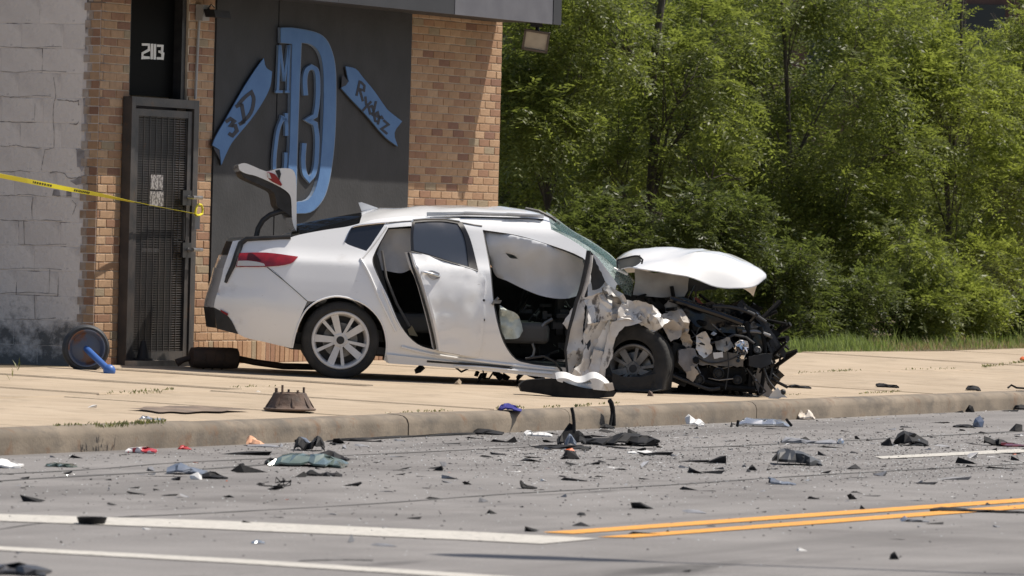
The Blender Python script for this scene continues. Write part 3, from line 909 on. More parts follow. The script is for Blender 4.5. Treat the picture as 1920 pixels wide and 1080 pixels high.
gly = {'R': [[(0, 0), (0, 1), (.6, .95), (.65, .65), (.05, .5)], [(.2, .5), (.8, 0)]], 'y': [[(0, .6), (.35, .15)], [(.8, .6), (.05, -.35)]], 'd': [[(.65, .3), (.3, .55), (0, .3), (.3, 0), (.65, .2)], [(.65, 1), (.65, 0)]],
       'e': [[(.05, .32), (.65, .38), (.35, .62), (0, .3), (.3, 0), (.65, .12)]], 'r': [[(.1, 0), (.1, .6)], [(.1, .4), (.35, .62), (.6, .55)]], 'z': [[(0, .6), (.7, .6), (0, 0), (.8, 0)]]}
txt = []
for ch, ox, oy, sx in (('R', 742, 462, 1.1), ('y', 775, 508, 1.0), ('d', 797, 540, 1.0), ('e', 822, 575, 1.0), ('r', 842, 598, 0.9), ('z', 862, 622, 1.0)):
    for s in gly[ch]:
        txt.append([(ox + x * 36 * sx + y * 16, oy + x * 30 * sx - y * 72) for x, y in s])
banner('banner_sign', 'blue ribbon sign lettered Ryderz on the dark boards', [(690, 320), (738, 332), (772, 372), (830, 442), (888, 525), (920, 553), (962, 585), (925, 640), (941, 706), (880, 660), (790, 555), (720, 482), (668, 424), (705, 394)],
       [(671, 375), (676, 360), (703, 393), (690, 412), (669, 421)], txt, 11)

# ------------------------------------------------------------------ the wrecked car
YAW = math.radians(5)
CF = Vector((math.cos(YAW), math.sin(YAW), 0))       # forward
CL = Vector((-math.sin(YAW), math.cos(YAW), 0))      # towards its left side, away from the camera
CA = G(636, 711)                                      # contact point of the near rear tyre
HW0 = 0.92
def Cw(x, y, z): return Vector((CA.x, CA.y, 0)) + CF * x + CL * (y + HW0) + ZZ * z
def Cpx(px, py, y=-HW0):
    """picture point -> (x, z) on the car's plane y"""
    h = hit(px, py, Cw(0, y, 0), CL)
    return (h - Cw(0, y, 0)).dot(CF), h.z
ZTAB = np.linspace(-0.1, 1.7, 181)
_w = np.interp(ZTAB, [-0.1, 0.18, 0.30, 0.45, 0.55, 0.63, 0.72, 0.82, 0.92, 0.985, 1.03, 1.09, 1.2, 1.34, 1.41, 1.46, 1.7],
               [0.84, 0.86, 0.90, 0.925, 0.934, 0.932, 0.922, 0.905, 0.882, 0.866, 0.825, 0.785, 0.73, 0.66, 0.59, 0.45, 0.3])
_k = np.hanning(7); _k /= _k.sum()
_w = np.convolve(np.pad(_w, 3, mode='edge'), _k, 'valid')
def hw(x, z):
    h = float(np.interp(z + 0.03 * x, ZTAB, _w))
    if x < -0.45:
        t = (-0.45 - x) / 0.70
        h -= 0.30 * t ** 2.2 + (0.06 * t if z > 0.7 else 0.03 * t)
    if x > 2.0: h -= 0.05 * (x - 2.0) ** 2
    return max(h, 0.2)
def Cs(px, py, out=0.0):
    if px < 470: px = px + 20.0 * min(1.0, (470 - px) / 85.0) ** 1.5
    """picture point -> point on the near body surface"""
    y = -HW0
    for _ in range(5):
        x, z = Cpx(px, py, y)
        y = -hw(x, z)
    return x, y - out, z
def Csurf(px, py, out=0.0): return Cw(*Cs(px, py, out))
def Cat(px, py, y): 
    x, z = Cpx(px, py, y)
    return Cw(x, y, z)

M_paint = mat('white_car_paint', (0.83, 0.83, 0.83), 0.25, coat=1.0, col2=(0.86, 0.86, 0.86), scale=2)
mix_extra(M_paint, (0.46, 0.42, 0.37), 2.4, 0.58, 0.95, seedoff=2, stretch=(1, 1, 1.6))
mix_extra(M_paint, (0.45, 0.42, 0.38), 30.0, 0.66, 0.78, seedoff=12, stretch=(0.5, 0.5, 1.6))
mix_extra(M_paint, (0.25, 0.23, 0.21), 9.0, 0.73, 0.78, seedoff=6, stretch=(0.3, 0.3, 2.0))
M_crum = mat('crumpled_white_panel', (0.74, 0.73, 0.71), 0.4, col2=(0.52, 0.49, 0.46), scale=5, coat=0.15)
mix_extra(M_crum, (0.12, 0.11, 0.105), 9, 0.57, 0.63, seedoff=3, stretch=(1, 1, 0.5))
M_primer = mat('bare_inner_panel', (0.50, 0.44, 0.37), 0.6, col2=(0.32, 0.28, 0.24), scale=7)
mix_extra(M_primer, (0.07, 0.06, 0.055), 9, 0.58, 0.68, seedoff=3)
M_plast = mat('black_plastic', (0.012, 0.012, 0.013), 0.55, col2=(0.03, 0.03, 0.032), scale=9, bump=0.1, bscale=30)
M_gloss = mat('gloss_black', (0.01, 0.01, 0.011), 0.2)
M_rubber = mat('tyre_rubber', (0.016, 0.016, 0.016), 0.8, col2=(0.035, 0.033, 0.031), scale=10, bump=0.2, bscale=40)
M_alloy = mat('alloy', (0.72, 0.71, 0.70), 0.35, metal=0.15, col2=(0.60, 0.585, 0.57), scale=8)
M_alloy_d = mat('dull_alloy', (0.27, 0.26, 0.25), 0.5, metal=0.3, col2=(0.12, 0.115, 0.11), scale=8)
M_tint = glass_mat('tinted_glass', (0.10, 0.11, 0.12), 0.04, 0.45, (0.02, 0.022, 0.026))
M_red = mat('tail_lamp_red', (0.33, 0.012, 0.016), 0.12, coat=1.0, col2=(0.22, 0.01, 0.012), scale=14)
M_clear = mat('reverse_lamp', (0.62, 0.60, 0.58), 0.15, coat=1.0)
M_chr = mat('chrome', (0.72, 0.72, 0.73), 0.12, metal=1.0)
M_cloth = mat('seat_fabric', (0.09, 0.088, 0.085), 0.9, bump=0.1, bscale=60)
M_bag = mat('airbag_fabric', (0.66, 0.67, 0.69), 0.9, col2=(0.60, 0.61, 0.63), scale=3, bump=0.2, bscale=14)
M_bag2 = mat('side_airbag_fabric', (0.60, 0.64, 0.58), 0.9, bump=0.15, bscale=20)
M_bay = mat('bay_black', (0.006, 0.006, 0.0065), 0.6, col2=(0.014, 0.0135, 0.013), scale=9, spec=0.15)
M_bare = mat('bare_metal', (0.30, 0.295, 0.29), 0.45, metal=0.6, col2=(0.12, 0.115, 0.11), scale=12)

def shatter():
    m = bpy.data.materials.new('shattered_glass'); m.use_nodes = True
    t = m.node_tree; L = t.links.new
    b = t.nodes['Principled BSDF']; o = t.nodes['Material Output']
    tc = t.nodes.new('ShaderNodeTexCoord')
    vo = t.nodes.new('ShaderNodeTexVoronoi'); vo.feature = 'DISTANCE_TO_EDGE'; vo.inputs['Scale'].default_value = 38
    L(tc.outputs['Object'], vo.inputs['Vector'])
    nz = t.nodes.new('ShaderNodeTexNoise'); nz.inputs['Scale'].default_value = 5; nz.inputs['Detail'].default_value = 8
    L(tc.outputs['Object'], nz.inputs['Vector'])
    lt = t.nodes.new('ShaderNodeMapRange'); lt.inputs['From Min'].default_value = 0.0; lt.inputs['From Max'].default_value = 0.10
    lt.inputs['To Min'].default_value = 0.95; lt.inputs['To Max'].default_value = 0.35
    L(vo.outputs['Distance'], lt.inputs['Value'])
    mu = t.nodes.new('ShaderNodeMath'); mu.operation = 'MULTIPLY'; mu.use_clamp = True
    mr = t.nodes.new('ShaderNodeMapRange'); mr.inputs['From Min'].default_value = 0.3; mr.inputs['From Max'].default_value = 0.7; mr.inputs['To Min'].default_value = 0.5; mr.inputs['To Max'].default_value = 1.3
    L(nz.outputs['Fac'], mr.inputs['Value']); L(lt.outputs[0], mu.inputs[0]); L(mr.outputs[0], mu.inputs[1])
    b.inputs['Base Color'].default_value = (0.46, 0.53, 0.52, 1); b.inputs['Roughness'].default_value = 0.25
    tr = t.nodes.new('ShaderNodeBsdfTransparent'); tr.inputs[0].default_value = (0.62, 0.72, 0.69, 1)
    mx = t.nodes.new('ShaderNodeMixShader'); L(mu.outputs[0], mx.inputs[0]); L(tr.outputs[0], mx.inputs[1]); L(b.outputs[0], mx.inputs[2])
    L(mx.outputs[0], o.inputs[0]); return m
M_shat = shatter()

car = thing('wrecked_car', Vector((CA.x, CA.y, CA.z)) + CF * 1.3 + CL * 0.9, 'white sedan with its front end smashed in and doors and boot open, on the pavement', 'car')

def panel(name, outer, m, holes=(), out=0.0, thick=0.02, step=0.07, sm=4, parent=None, yfun=None, mirror=False, far=False, amp=0.0, nsc=3.0, smooth=True, seed=0, jit=0.1, jag=0.0, ang=38, fold=0.0):
    """sheet of bodywork traced on the body surface (or at depth yfun), with thickness"""
    fn = (lambda a, b: Cs(a, b, out)) if yfun is None else (lambda a, b: (lambda y: (lambda xz: (xz[0], y, xz[1]))(Cpx(a, b, y)))(yfun(a, b)))
    if sm: outer = catmull(outer, sm); holes = [catmull(h, sm) for h in holes]
    s_px = step * 222
    rng = random.Random(seed + 5)
    v, t = trimesh([(p[0], p[1]) for p in outer], [[(p[0], p[1]) for p in h] for h in holes], s_px, jit, rng)
    loc = [fn(p.x, p.y) for p in v]
    if amp:
        if fold:
            fa = seed * 1.3; tri = lambda q: abs((q % 2.0) - 1.0) - 0.5
            loc = [(x, y + fold * (tri((x * math.cos(fa) + z * math.sin(fa)) * 7.0 + 0.8 * noise.noise(Vector((x * 3, z * 3, seed)))) + 0.6 * tri((x * math.cos(fa + 1.1) + z * math.sin(fa + 1.1)) * 4.3 + 0.5)), z) for x, y, z in loc]
        if jag: loc = [(x + jag * rng.uniform(-.35, .35), y + jag * rng.uniform(-1, 1), z + jag * rng.uniform(-.35, .35)) for x, y, z in loc]
        loc = [(x, y + amp * noise.noise(Vector((x * nsc + seed * 3.1, z * nsc, seed * 1.7))) + amp * 0.5 * noise.noise(Vector((x * nsc * 2.7, z * nsc * 2.7 + seed, 4.0))), z) for x, y, z in loc]
    w3 = [Cw(*l) for l in loc]
    if far:
        w3 = [Cw(x, -y, z + 0.02) for x, y, z in loc]
        vv, ff = shell(w3, t, CL * -thick)
    else:
        vv, ff = shell(w3, t, CL * thick)
    return mk(name, vv, ff, m, parent or car, smooth=smooth, angle=math.radians(ang))

body_out = [(430, 452), (456, 449.5), (530, 448.5), (562, 440), (610, 431), (650, 425), (674, 419), (700, 412), (740, 407), (790, 404), (850, 404), (910, 407), (960, 411), (1000, 418), (1033, 430), (1067, 447), (1099, 468), (1125, 490), (1156, 533),
            (1150, 560), (1142, 620), (1134, 712), (1030, 706), (900, 692), (800, 684), (725, 680), (722, 674), (725, 642), (714, 602), (684, 571), (637, 556), (602, 562), (577, 564), (540, 532), (501, 501), (440, 501), (406, 503)]
qwin = [(646, 454), (658, 429), (667, 424), (723, 418.5), (688, 471), (654, 459)]
rdoor = [(728, 427), (699, 482), (701, 501), (727, 556), (752, 612), (782, 645), (823, 658), (862, 666), (880, 640), (884, 560), (882, 500), (868, 440), (858, 424), (800, 422)]
fdoor = [(905, 431), (969, 441), (1025, 457), (1092, 483), (1102, 500), (1098, 600), (1078, 691), (975, 678), (949, 652), (934, 612), (925, 567), (919, 508)]
# far side doors, shut
far_r = panel('far_rear_door', rdoor, M_paint, [[(728, 428), (700, 484), (702, 498), (800, 503), (882, 508), (868, 442), (856, 425), (800, 423)]], far=True, thick=0.03, step=0.09, out=0.004)
far_f = panel('far_front_door', fdoor, M_paint, [[(907, 433), (969, 443), (1025, 459), (1090, 484), (1100, 502), (1099, 512), (1000, 512), (919, 510)]], far=True, thick=0.03, step=0.09, out=0.004)
panel('door_lining', [(700, 498), (882, 508), (884, 560), (880, 640), (862, 666), (823, 658), (782, 645), (727, 556)], mat('black_plastic', (0.012, 0.012, 0.013)), far=True, thick=0.02, step=0.1, out=-0.06, parent=far_r)
panel('door_lining', [(919, 508), (1099, 510), (1098, 600), (1078, 691), (975, 678), (934, 612)], mat('black_plastic', (0.012, 0.012, 0.013)), far=True, thick=0.02, step=0.1, out=-0.06, parent=far_f)
panel('window_glass', [(728, 428), (700, 484), (702, 498), (800, 503), (882, 508), (868, 442), (856, 425), (800, 423)], M_tint, far=True, thick=0.005, step=0.1, out=-0.012, parent=far_r)
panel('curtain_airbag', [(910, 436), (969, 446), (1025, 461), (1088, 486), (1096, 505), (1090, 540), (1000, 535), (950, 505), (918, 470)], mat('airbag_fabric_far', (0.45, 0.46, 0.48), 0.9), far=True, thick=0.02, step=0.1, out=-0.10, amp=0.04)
side_n = panel('body_side', body_out, M_paint, [qwin, rdoor, fdoor], thick=0.05, step=0.028)
panel('body_side', body_out, M_paint, [qwin, rdoor, fdoor], thick=0.05, step=0.09, far=True)
# crease of the wheel arch
def line_surf(name, pts, r, m, out=0.0, parent=None, n=6, closed=False, sub=4):
    pp = catmull(pts, sub, closed)
    if closed: pp.append(pp[0])
    m2 = MB(); m2.tube([Csurf(p.x, p.y, out) for p in pp], r, n); return m2.obj(name, m, parent or car, smooth=True)
arch = [(722, 676), (725, 642), (714, 602), (684, 571), (637, 556), (602, 562), (577, 578), (562, 602), (553, 628), (548, 652)]
line_surf('arch_lip', arch, 0.009, M_paint, -0.002, side_n)
m2 = MB()
ap = catmull(arch, 4, False)
for i in range(len(ap) - 1):
    a, b = Cs(*ap[i]), Cs(*ap[i + 1])
    m2.add([Cw(a[0], a[1] + .03, a[2]), Cw(b[0], b[1] + .03, b[2]), Cw(b[0], -0.5, b[2]), Cw(a[0], -0.5, a[2])], [(0, 1, 2, 3)])
m2.obj('wheel_arch_liner', M_plast, car)
# bumper
bump = [(381, 576), (384, 560), (391, 544), (400, 522), (406, 503), (440, 501.5), (501, 501.5), (540, 533), (576, 565), (563, 595), (553, 624), (547, 653), (500, 642), (443, 626), (420, 594)]
bm_ = panel('rear_bumper', bump, M_paint, thick=0.04, step=0.05, out=-0.002)
panel('diffuser', [(381, 577), (420, 594.5), (443, 626.5), (387, 616)], M_plast, out=0.004, thick=0.05, parent=bm_)
panel('reflector', [(397, 580), (418, 588), (416, 592), (399, 584)], M_red, out=0.012, thick=0.01, parent=bm_)
# rear face between the two sides
def rear_face(name, pts, m, bulge, parent, mat_z=None):
    m2 = MB(); K = 10; rows = []
    for p in catmull(pts, 4, False):
        x, y, z = Cs(p.x, p.y, -0.01)
        rows.append([Cw(x - bulge * (1 - (2 * k / K - 1) ** 2), y + (-2 * y) * k / K, z) for k in range(K + 1)])
    for r_ in rows: m2.v += r_
    for i in range(len(rows) - 1):
        for k in range(K): m2.f.append((i * (K + 1) + k, i * (K + 1) + k + 1, (i + 1) * (K + 1) + k + 1, (i + 1) * (K + 1) + k))
    return m2.obj(name, m, parent, smooth=True)
rear_face('bumper_face', [(381, 576), (384, 560), (391, 544), (400, 522), (406, 503)], M_paint, 0.06, bm_)
rear_face('bumper_valance', [(386, 615), (381, 577)], M_plast, 0.06, bm_)
rear_face('boot_sill', [(406, 503), (412, 490), (418, 479)], M_paint, 0.05, car)
rear_face('rear_panel', [(418.5, 478), (424, 466), (431, 453)], M_plast, 0.03, car)
# tail lamp
tl_ = panel('tail_lamp', [(437, 500), (442, 486), (446, 474), (500, 473.5), (559, 481), (545, 494), (500, 500)], M_red, out=0.010, thick=0.02, step=0.04)
panel('reverse_lamp', [(440, 498.5), (442, 489), (468, 489), (494, 494), (497, 498.5)], M_clear, out=0.014, thick=0.004, parent=tl_, step=0.04)
panel('dark_lens', [(462, 487), (465, 475), (473, 475), (490, 489), (472, 488)], mat('lamp_dark', (0.06, 0.01, 0.012), 0.15), out=0.0135, thick=0.004, parent=tl_, step=0.04)
# seam between bumper and quarter
line_surf('panel_gap', [(501, 501), (540, 532.5), (576, 564.5)], 0.0035, M_plast, 0.0005, car)
# roof
def loft(name, rail, mid, m, parent, K=14, pw=2.6, thick=0.02, sub=4, inset=0.0, amp=0.0):
    """sheet from the near rail over the crown to the far rail"""
    ra = catmull(rail, sub, False); mi = catmull(mid, sub, False)
    rows = []
    for i in range(len(ra)):
        x, y, z = Cs(ra[i].x, ra[i].y, -inset)
        xm, zm = Cpx(mi[i].x, mi[i].y, 0.0)
        row = []
        for k in range(K + 1):
            t = 2 * k / K - 1
            s = 1 - abs(t) ** pw
            q = amp * noise.noise(Vector((x * 4, t * 3, 1.3))) * (1 - abs(t))
            row.append(Cw(x + (xm - x) * s, -abs(y) * -t, z + (zm - z) * s + q))
        rows.append(row)
    vs = [p for r_ in rows for p in r_]; fs = []
    for i in range(len(rows) - 1):
        for k in range(K):
            a = i * (K + 1) + k
            fs.append((a, a + 1, a + K + 2)); fs.append((a, a + K + 2, a + K + 1))
    vv, ff = shell(vs, fs, ZZ * -thick)
    return mk(name, vv, ff, m, parent, smooth=True)
rail_t = [(674, 419), (700, 412), (740, 407), (790, 404), (850, 404), (910, 407), (960, 411), (1000, 418), (1033, 430)]
mid_t = [(676, 398), (712, 391), (750, 388), (795, 386), (850, 386), (905, 387), (950, 389), (990, 394), (1023, 402)]
roof = loft('roof', rail_t, mid_t, M_paint, car, pw=2.2, amp=0.02)
# lifted roof skin with a dark slit under it
m2 = MB()
for (a, b) in (((800, 405.5), (870, 404)), ((870, 404), (950, 406)), ((950, 406), (1020, 409))):
    p = [Csurf(*a, 0.006), Csurf(*b, 0.006)]
    q = [Cat(a[0], a[1] - 5, -0.57), Cat(b[0], b[1] - 4, -0.55)]
    m2.hexa([p[0], p[1], q[1], q[0]] + [v + ZZ * 0.012 for v in (p[0], p[1], q[1], q[0])])
m2.obj('lifted_roof_edge', M_paint, roof)
line_surf('roof_slit', [(806, 409.5), (870, 408), (950, 409.5), (1019, 412)], 0.008, M_plast, 0.0, roof)
# fin
m2 = MB()
fo = [(672, 380), (678, 379), (712, 391), (678, 396)]
f3 = [Cat(x, y, -0.03) for x, y in fo]; b3 = [Cat(x, y, 0.03) for x, y in fo]
b3 = [b_ for b_ in b3]
m2.add(f3 + b3, [(0, 1, 2, 3), (7, 6, 5, 4), (0, 4, 5, 1), (1, 5, 6, 2), (2, 6, 7, 3), (3, 7, 4, 0)]); m2.obj('roof_antenna', M_paint, car)
# rear window and deck
rw = loft('rear_window', [(562, 440), (610, 431), (650, 425), (674, 419)], [(553, 421), (600, 412), (640, 404.5), (676, 398.5)], M_tint, car, pw=2.6, thick=0.006, inset=0.02)
x0c, y0c, z0c = Cs(440, 452); x1c, y1c, z1c = Cs(560, 444)
m2 = MB()
m2.add([Cw(x0c, y0c + .05, z0c - .03), Cw(x1c, -0.62, z1c - 0.03), Cw(x1c, 0.62, z1c - 0.03), Cw(x0c, -y0c - .05, z0c - .03),
        Cw(x0c + .1, y0c + .12, 0.45), Cw(x1c, -0.55, 0.45), Cw(x1c, 0.55, 0.45), Cw(x0c + .1, -y0c - .12, 0.45)],
       [(4, 5, 6, 7), (0, 4, 7, 3), (1, 2, 6, 5), (0, 1, 5, 4), (2, 3, 7, 6)]); m2.obj('boot_well', M_plast, car)
m2 = MB(); m2.box(Cw(x1c - 0.02, 0, z1c - 0.01), 0.10, 1.2, 0.03, (CF, CL, ZZ)); m2.obj('parcel_shelf', M_plast, car)
# weatherstrip hanging out of the boot
m2 = MB()
m2.tube([Csurf(x, y, 0.012) for x, y in [(545, 444), (500, 446), (462, 448), (449, 456), (441, 474), (430, 498), (417, 518), (411, 530)]], [0.02, .02, .022, .026, .026, .022, .018, .012], 8)
m2.obj('boot_seal', M_plast, car, smooth=True)
# boot lid standing open
lid_out = [(447, 309), (455, 306), (464, 307), (500, 321.5), (512, 319), (521, 316), (543, 316), (551, 321), (555, 335), (556, 380), (556, 434), (551, 425), (547.5, 408), (546, 375), (541, 362), (520, 348), (480, 330), (460, 325), (449, 318)]
def prism(name, poly, y0, y1, m, parent, smooth=True, sm=3, ends=0.0, n=6):
    po = catmull(poly, sm) if sm else [Vector(p) for p in poly]
    cx = sum(p.x for p in po) / len(po); cy = sum(p.y for p in po) / len(po)
    v, t = trimesh([(p.x, p.y) for p in po], (), 40, 0)
    m2 = MB(); L_ = []
    yy = [y0 + (y1 - y0) * k / n for k in range(n + 1)]
    nn = len(v)
    for y in yy:
        for p in v:
            x, z = Cpx(p.x, p.y, y0)
            m2.v.append(Cw(x, y, z))
    cnt = {}
    for tr_ in t:
        for a, b in ((tr_[0], tr_[1]), (tr_[1], tr_[2]), (tr_[2], tr_[0])): cnt.setdefault((min(a, b), max(a, b)), []).append((a, b))
    m2.f += [tuple(x) for x in t] + [tuple(n * nn + i for i in reversed(x)) for x in t]
    for k_, l_ in cnt.items():
        if len(l_) == 1:
            a, b = l_[0]
            for k in range(n): m2.f.append((k * nn + b, k * nn + a, (k + 1) * nn + a, (k + 1) * nn + b))
    return m2.obj(name, m, parent, smooth=smooth)
lid = prism('boot_lid', lid_out, -0.56, 0.56, M_paint, car)
prism('lid_lining', [(451, 318.5), (462, 326), (481, 331), (520, 349), (540, 363), (545, 376), (546.5, 408), (541, 402), (521, 388), (517, 372), (513, 360), (495, 350), (468, 338), (455, 330)], -0.54, 0.54, M_plast, lid)
prism('lid_lamp', [(500, 323), (509, 324), (518, 329), (529, 346), (527, 349), (504, 336)], -0.568, -0.40, M_red, lid)
prism('lid_lamp_clear', [(500, 323.2), (505, 325), (509, 335), (503, 334)], -0.572, -0.42, M_clear, lid, sm=0)
prism('lid_lamp_socket', [(516, 320), (524, 318), (527, 326), (524, 338)], -0.566, -0.5, M_plast, lid, sm=0)
for y in (-0.5, 0.42):
    m2 = MB(); m2.tube([Cat(*p, y) for p in [(480, 446), (484, 428), (493, 413), (506, 403), (524, 397), (540, 396)]], 0.022, 8); m2.obj('lid_hinge', M_plast, lid, smooth=True)
# side glass and trims
panel('quarter_glass', qwin, mat('quarter_glass_dark', (0.012, 0.013, 0.016), 0.08, coat=1.0), out=-0.012, thick=0.008, step=0.05)
line_surf('chrome_strip', [(646, 454), (658, 429), (667, 424), (700, 419.5), (723, 417.5), (728, 418)], 0.006, M_chr, 0.003)
line_surf('drip_rail', [(724, 418), (760, 415), (800, 413.5), (850, 415), (884, 421), (904, 424)], 0.007, M_bare, 0.002)
# door jambs and seals
line_surf('door_seal', rdoor, 0.011, M_plast, -0.02, closed=True)
line_surf('door_seal', fdoor, 0.012, M_plast, -0.02, closed=True)
line_surf('door_jamb', [(676, 486), (690, 510), (712, 560), (737, 612), (742, 622)], 0.011, M_paint, 0.006)
line_surf('door_jamb', [(716, 540), (740, 598), (752, 618)], 0.009, M_paint, 0.004)
line_surf('door_jamb', [(724, 425), (706, 450), (682, 480), (676, 486)], 0.012, M_paint, 0.004)
# sill
sill = panel('sill', [(724, 664), (760, 668), (830, 676), (900, 684), (1000, 694), (1062, 700), (1060, 712), (1000, 705), (900, 694), (800, 686), (728, 681)], M_paint, out=0.03, thick=0.05, step=0.05)
line_surf('sill_flange', [(752, 650), (800, 662), (860, 672), (930, 681), (1000, 689), (1040, 693)], 0.012, M_paint, 0.012)
line_surf('sill_flange', [(850, 686), (900, 688), (960, 694), (1035, 701)], 0.010, M_paint, 0.035)
line_surf('scrape', [(800, 677), (840, 680), (880, 683), (960, 690)], 0.012, M_plast, 0.026)
# doors ------------------------------------------------------------ rear door stands ajar, hinged at the B pillar
xb = Cs(897, 600)[0]
def door_y(px, py):
    x, y, z = Cs(px, py)
    return y - 0.02 - 0.16 * max(0.0, min(1.0, (xb - x) / 0.62))
dpan = [(771, 471), (800, 478), (850, 493), (897, 508), (907, 518), (910, 530), (907, 570), (907, 612), (903, 645), (897, 671), (860, 665), (823, 658), (816, 620), (805, 575), (790, 523)]
rd = panel('rear_door', dpan, M_paint, yfun=door_y, thick=0.05, step=0.045, amp=0.018, nsc=4.5, seed=2)
fr_o = [(773, 413), (800, 411), (835, 411.5), (864, 416), (874, 430), (884, 455), (897, 508), (850, 493), (800, 478), (771, 471), (770, 440)]
fr_i = [(778, 417), (805, 415), (835, 415.5), (858, 419), (868, 436), (874, 458), (879, 500), (850, 491), (800, 475.5), (776, 469), (775, 440)]
panel('window_surround', fr_o, M_gloss, [fr_i], yfun=door_y, thick=0.03, step=0.05, parent=rd)
panel('window_glass', fr_i, mat('door_glass', (0.035, 0.042, 0.055), 0.05, coat=1.0), yfun=lambda a, b: door_y(a, b) + 0.012, thick=0.006, step=0.06, parent=rd, sm=3)
m2 = MB(); m2.tube([Cat(x, y, door_y(x, y) - 0.006) for x, y in [(771, 416), (775, 412), (800, 410), (835, 410.5), (862, 415)]], 0.006, 6); m2.obj('chrome_strip', M_chr, rd)
m2 = MB(); m2.tube([Cat(x, y, door_y(x, y) - 0.004) for x, y in [(771, 472), (800, 479), (850, 494), (896, 509)]], 0.005, 6); m2.obj('belt_strip', M_plast, rd)
panel('handle_cup', [(800, 509), (810, 507), (824, 512), (825, 521), (814, 524), (804, 519)], mat('handle_shadow', (0.25, 0.25, 0.26), 0.4), yfun=lambda a, b: door_y(a, b) - 0.012, thick=0.012, step=0.03, parent=rd)
m2 = MB(); m2.tube([Cat(x, y, door_y(x, y) - o_) for x, y, o_ in [(791, 510, .0), (794, 510, .03), (808, 513, .038), (821, 517, .03), (824, 518, .0)]], 0.011, 8); m2.obj('door_handle', M_chr, rd, smooth=True)
# rear shut face of that door with its black seal
m2 = MB()
edge = catmull([(771, 473), (779, 500), (790, 523), (805, 575), (816, 620), (823, 657)], 4, False)
for i in range(len(edge) - 1):
    a, b = edge[i], edge[i + 1]
    ya, yb = door_y(*a) + 0.002, door_y(*b) + 0.002
    p = [Cat(a.x, a.y, ya), Cat(b.x, b.y, yb)]
    q = [p[1] + CL * 0.13 - CF * 0.045, p[0] + CL * 0.13 - CF * 0.045]
    m2.hexa([v + CF * 0.02 for v in (p[0], p[1], q[0], q[1])] + [p[0], p[1], q[0], q[1]])
m2.obj('door_edge', M_paint, rd)
m2 = MB(); m2.tube([Cat(x, y, door_y(x, y) + 0.05) - CF * 0.028 for x, y in [(772, 474), (781, 505), (793, 540), (806, 585), (816, 625), (822, 655)]], 0.010, 6); m2.obj('door_seal', M_plast, rd)
m2 = MB(); m2.box(Cat(786, 528, -0.92) , 0.03, 0.04, 0.03, (CF, CL, ZZ)); m2.obj('latch', M_bare, rd)
# B pillar fittings
for (x, y) in ((907, 563), (907, 600)):
    m2 = MB(); m2.lathe(Csurf(x, y, 0.0), -CL, [(0.0, 0.014), (0.010, 0.014), (0.012, 0.0)], 10); m2.obj('pillar_plug', M_plast, side_n)
m2 = MB(); m2.box(Csurf(931, 566, 0.01), 0.07, 0.05, 0.03, (CF, CL, (ZZ + CF * 0.5).normalized())); m2.tube([Csurf(922, 571, 0.02), Csurf(934, 558, 0.03)], 0.012, 6); m2.obj('door_striker', M_bare, side_n)
# ------------------------------------------------------------------ cabin
floor_ = [(720, 660), (1120, 712), (1120, 690), (720, 640)]
m2 = MB(); a = Cpx(700, 650); b = Cpx(1130, 705)
m2.add([Cw(a[0], -0.82, a[1] - .06), Cw(b[0], -0.82, b[1] - .02), Cw(b[0], 0.82, b[1] - .02), Cw(a[0], 0.82, a[1] - .06),
        Cw(a[0], -0.82, a[1]), Cw(b[0], -0.82, b[1] + .04), Cw(b[0], 0.82, b[1] + .04), Cw(a[0], 0.82, a[1])], [(0, 3, 2, 1), (4, 5, 6, 7), (0, 1, 5, 4), (1, 2, 6, 5), (2, 3, 7, 6), (3, 0, 4, 7)])
m2.obj('floor_pan', M_plast, car)
def cushion(name, c, dx, dy, dz, ax, m=M_cloth, parent=None, bev=0.05):
    m2 = MB(); m2.box(c, dx, dy, dz, ax); o = m2.obj(name, m, parent or car)
    md = o.modifiers.new('bevel', 'BEVEL'); md.width = bev; md.segments = 3
    return o
xs_r, _ = Cpx(705, 600); xs_f, zs_f = Cpx(930, 640)
tiltb = math.radians(16)
AXB = (CF * math.cos(tiltb) + ZZ * math.sin(tiltb), CL, -CF * math.sin(tiltb) + ZZ * math.cos(tiltb))
AX0 = (CF, CL, ZZ)
zfl = Cpx(900, 690)[1]
for y in (-0.42, 0.42):
    st = cushion('front_seat', Cw(xs_f + 0.22, y, zfl + 0.30), 0.52, 0.52, 0.18, AX0)
    cushion('seat_back', Cw(xs_f - 0.10, y, zfl + 0.62), 0.16, 0.50, 0.66, AXB, parent=st)
    cushion('headrest', Cw(xs_f - 0.22, y, zfl + 1.02), 0.10, 0.26, 0.18, AXB, parent=st, bev=0.04)
rb = cushion('rear_bench', Cw(xs_r + 0.32, 0, zfl + 0.36), 0.5, 1.3, 0.16, AX0)
cushion('bench_back', Cw(xs_r + 0.02, 0, zfl + 0.66), 0.16, 1.3, 0.6, AXB, parent=rb)
xd, zd = Cpx(1060, 560)
cushion('dashboard', Cw(xd + 0.16, 0.28, zd - 0.05), 0.36, 0.95, 0.28, AX0, M_plast)
cushion('centre_console', Cw(xd - 0.3, 0, zfl + 0.22), 0.9, 0.22, 0.30, AX0, M_plast)
m2 = MB(); sw_c = Cw(xd - 0.22, 0.38, zd + 0.02); ax_ = (CF * -1 + ZZ * 0.45).normalized()
m2.lathe(sw_c, ax_, [(0.185 + 0.016 * math.cos(k * math.pi / 4), 0.016 * math.sin(k * math.pi / 4)) for k in range(8)], 28, closed=True)
m2.lathe(sw_c, ax_, [(0.0, 0.03), (0.06, 0.02), (0.07, -0.02)], 12)
for k in range(3):
    d_ = ax_.orthogonal().normalized(); q = Matrix.Rotation(k * 2.1, 3, ax_) @ d_; m2.tube([sw_c, sw_c + q * 0.18], 0.014, 6)
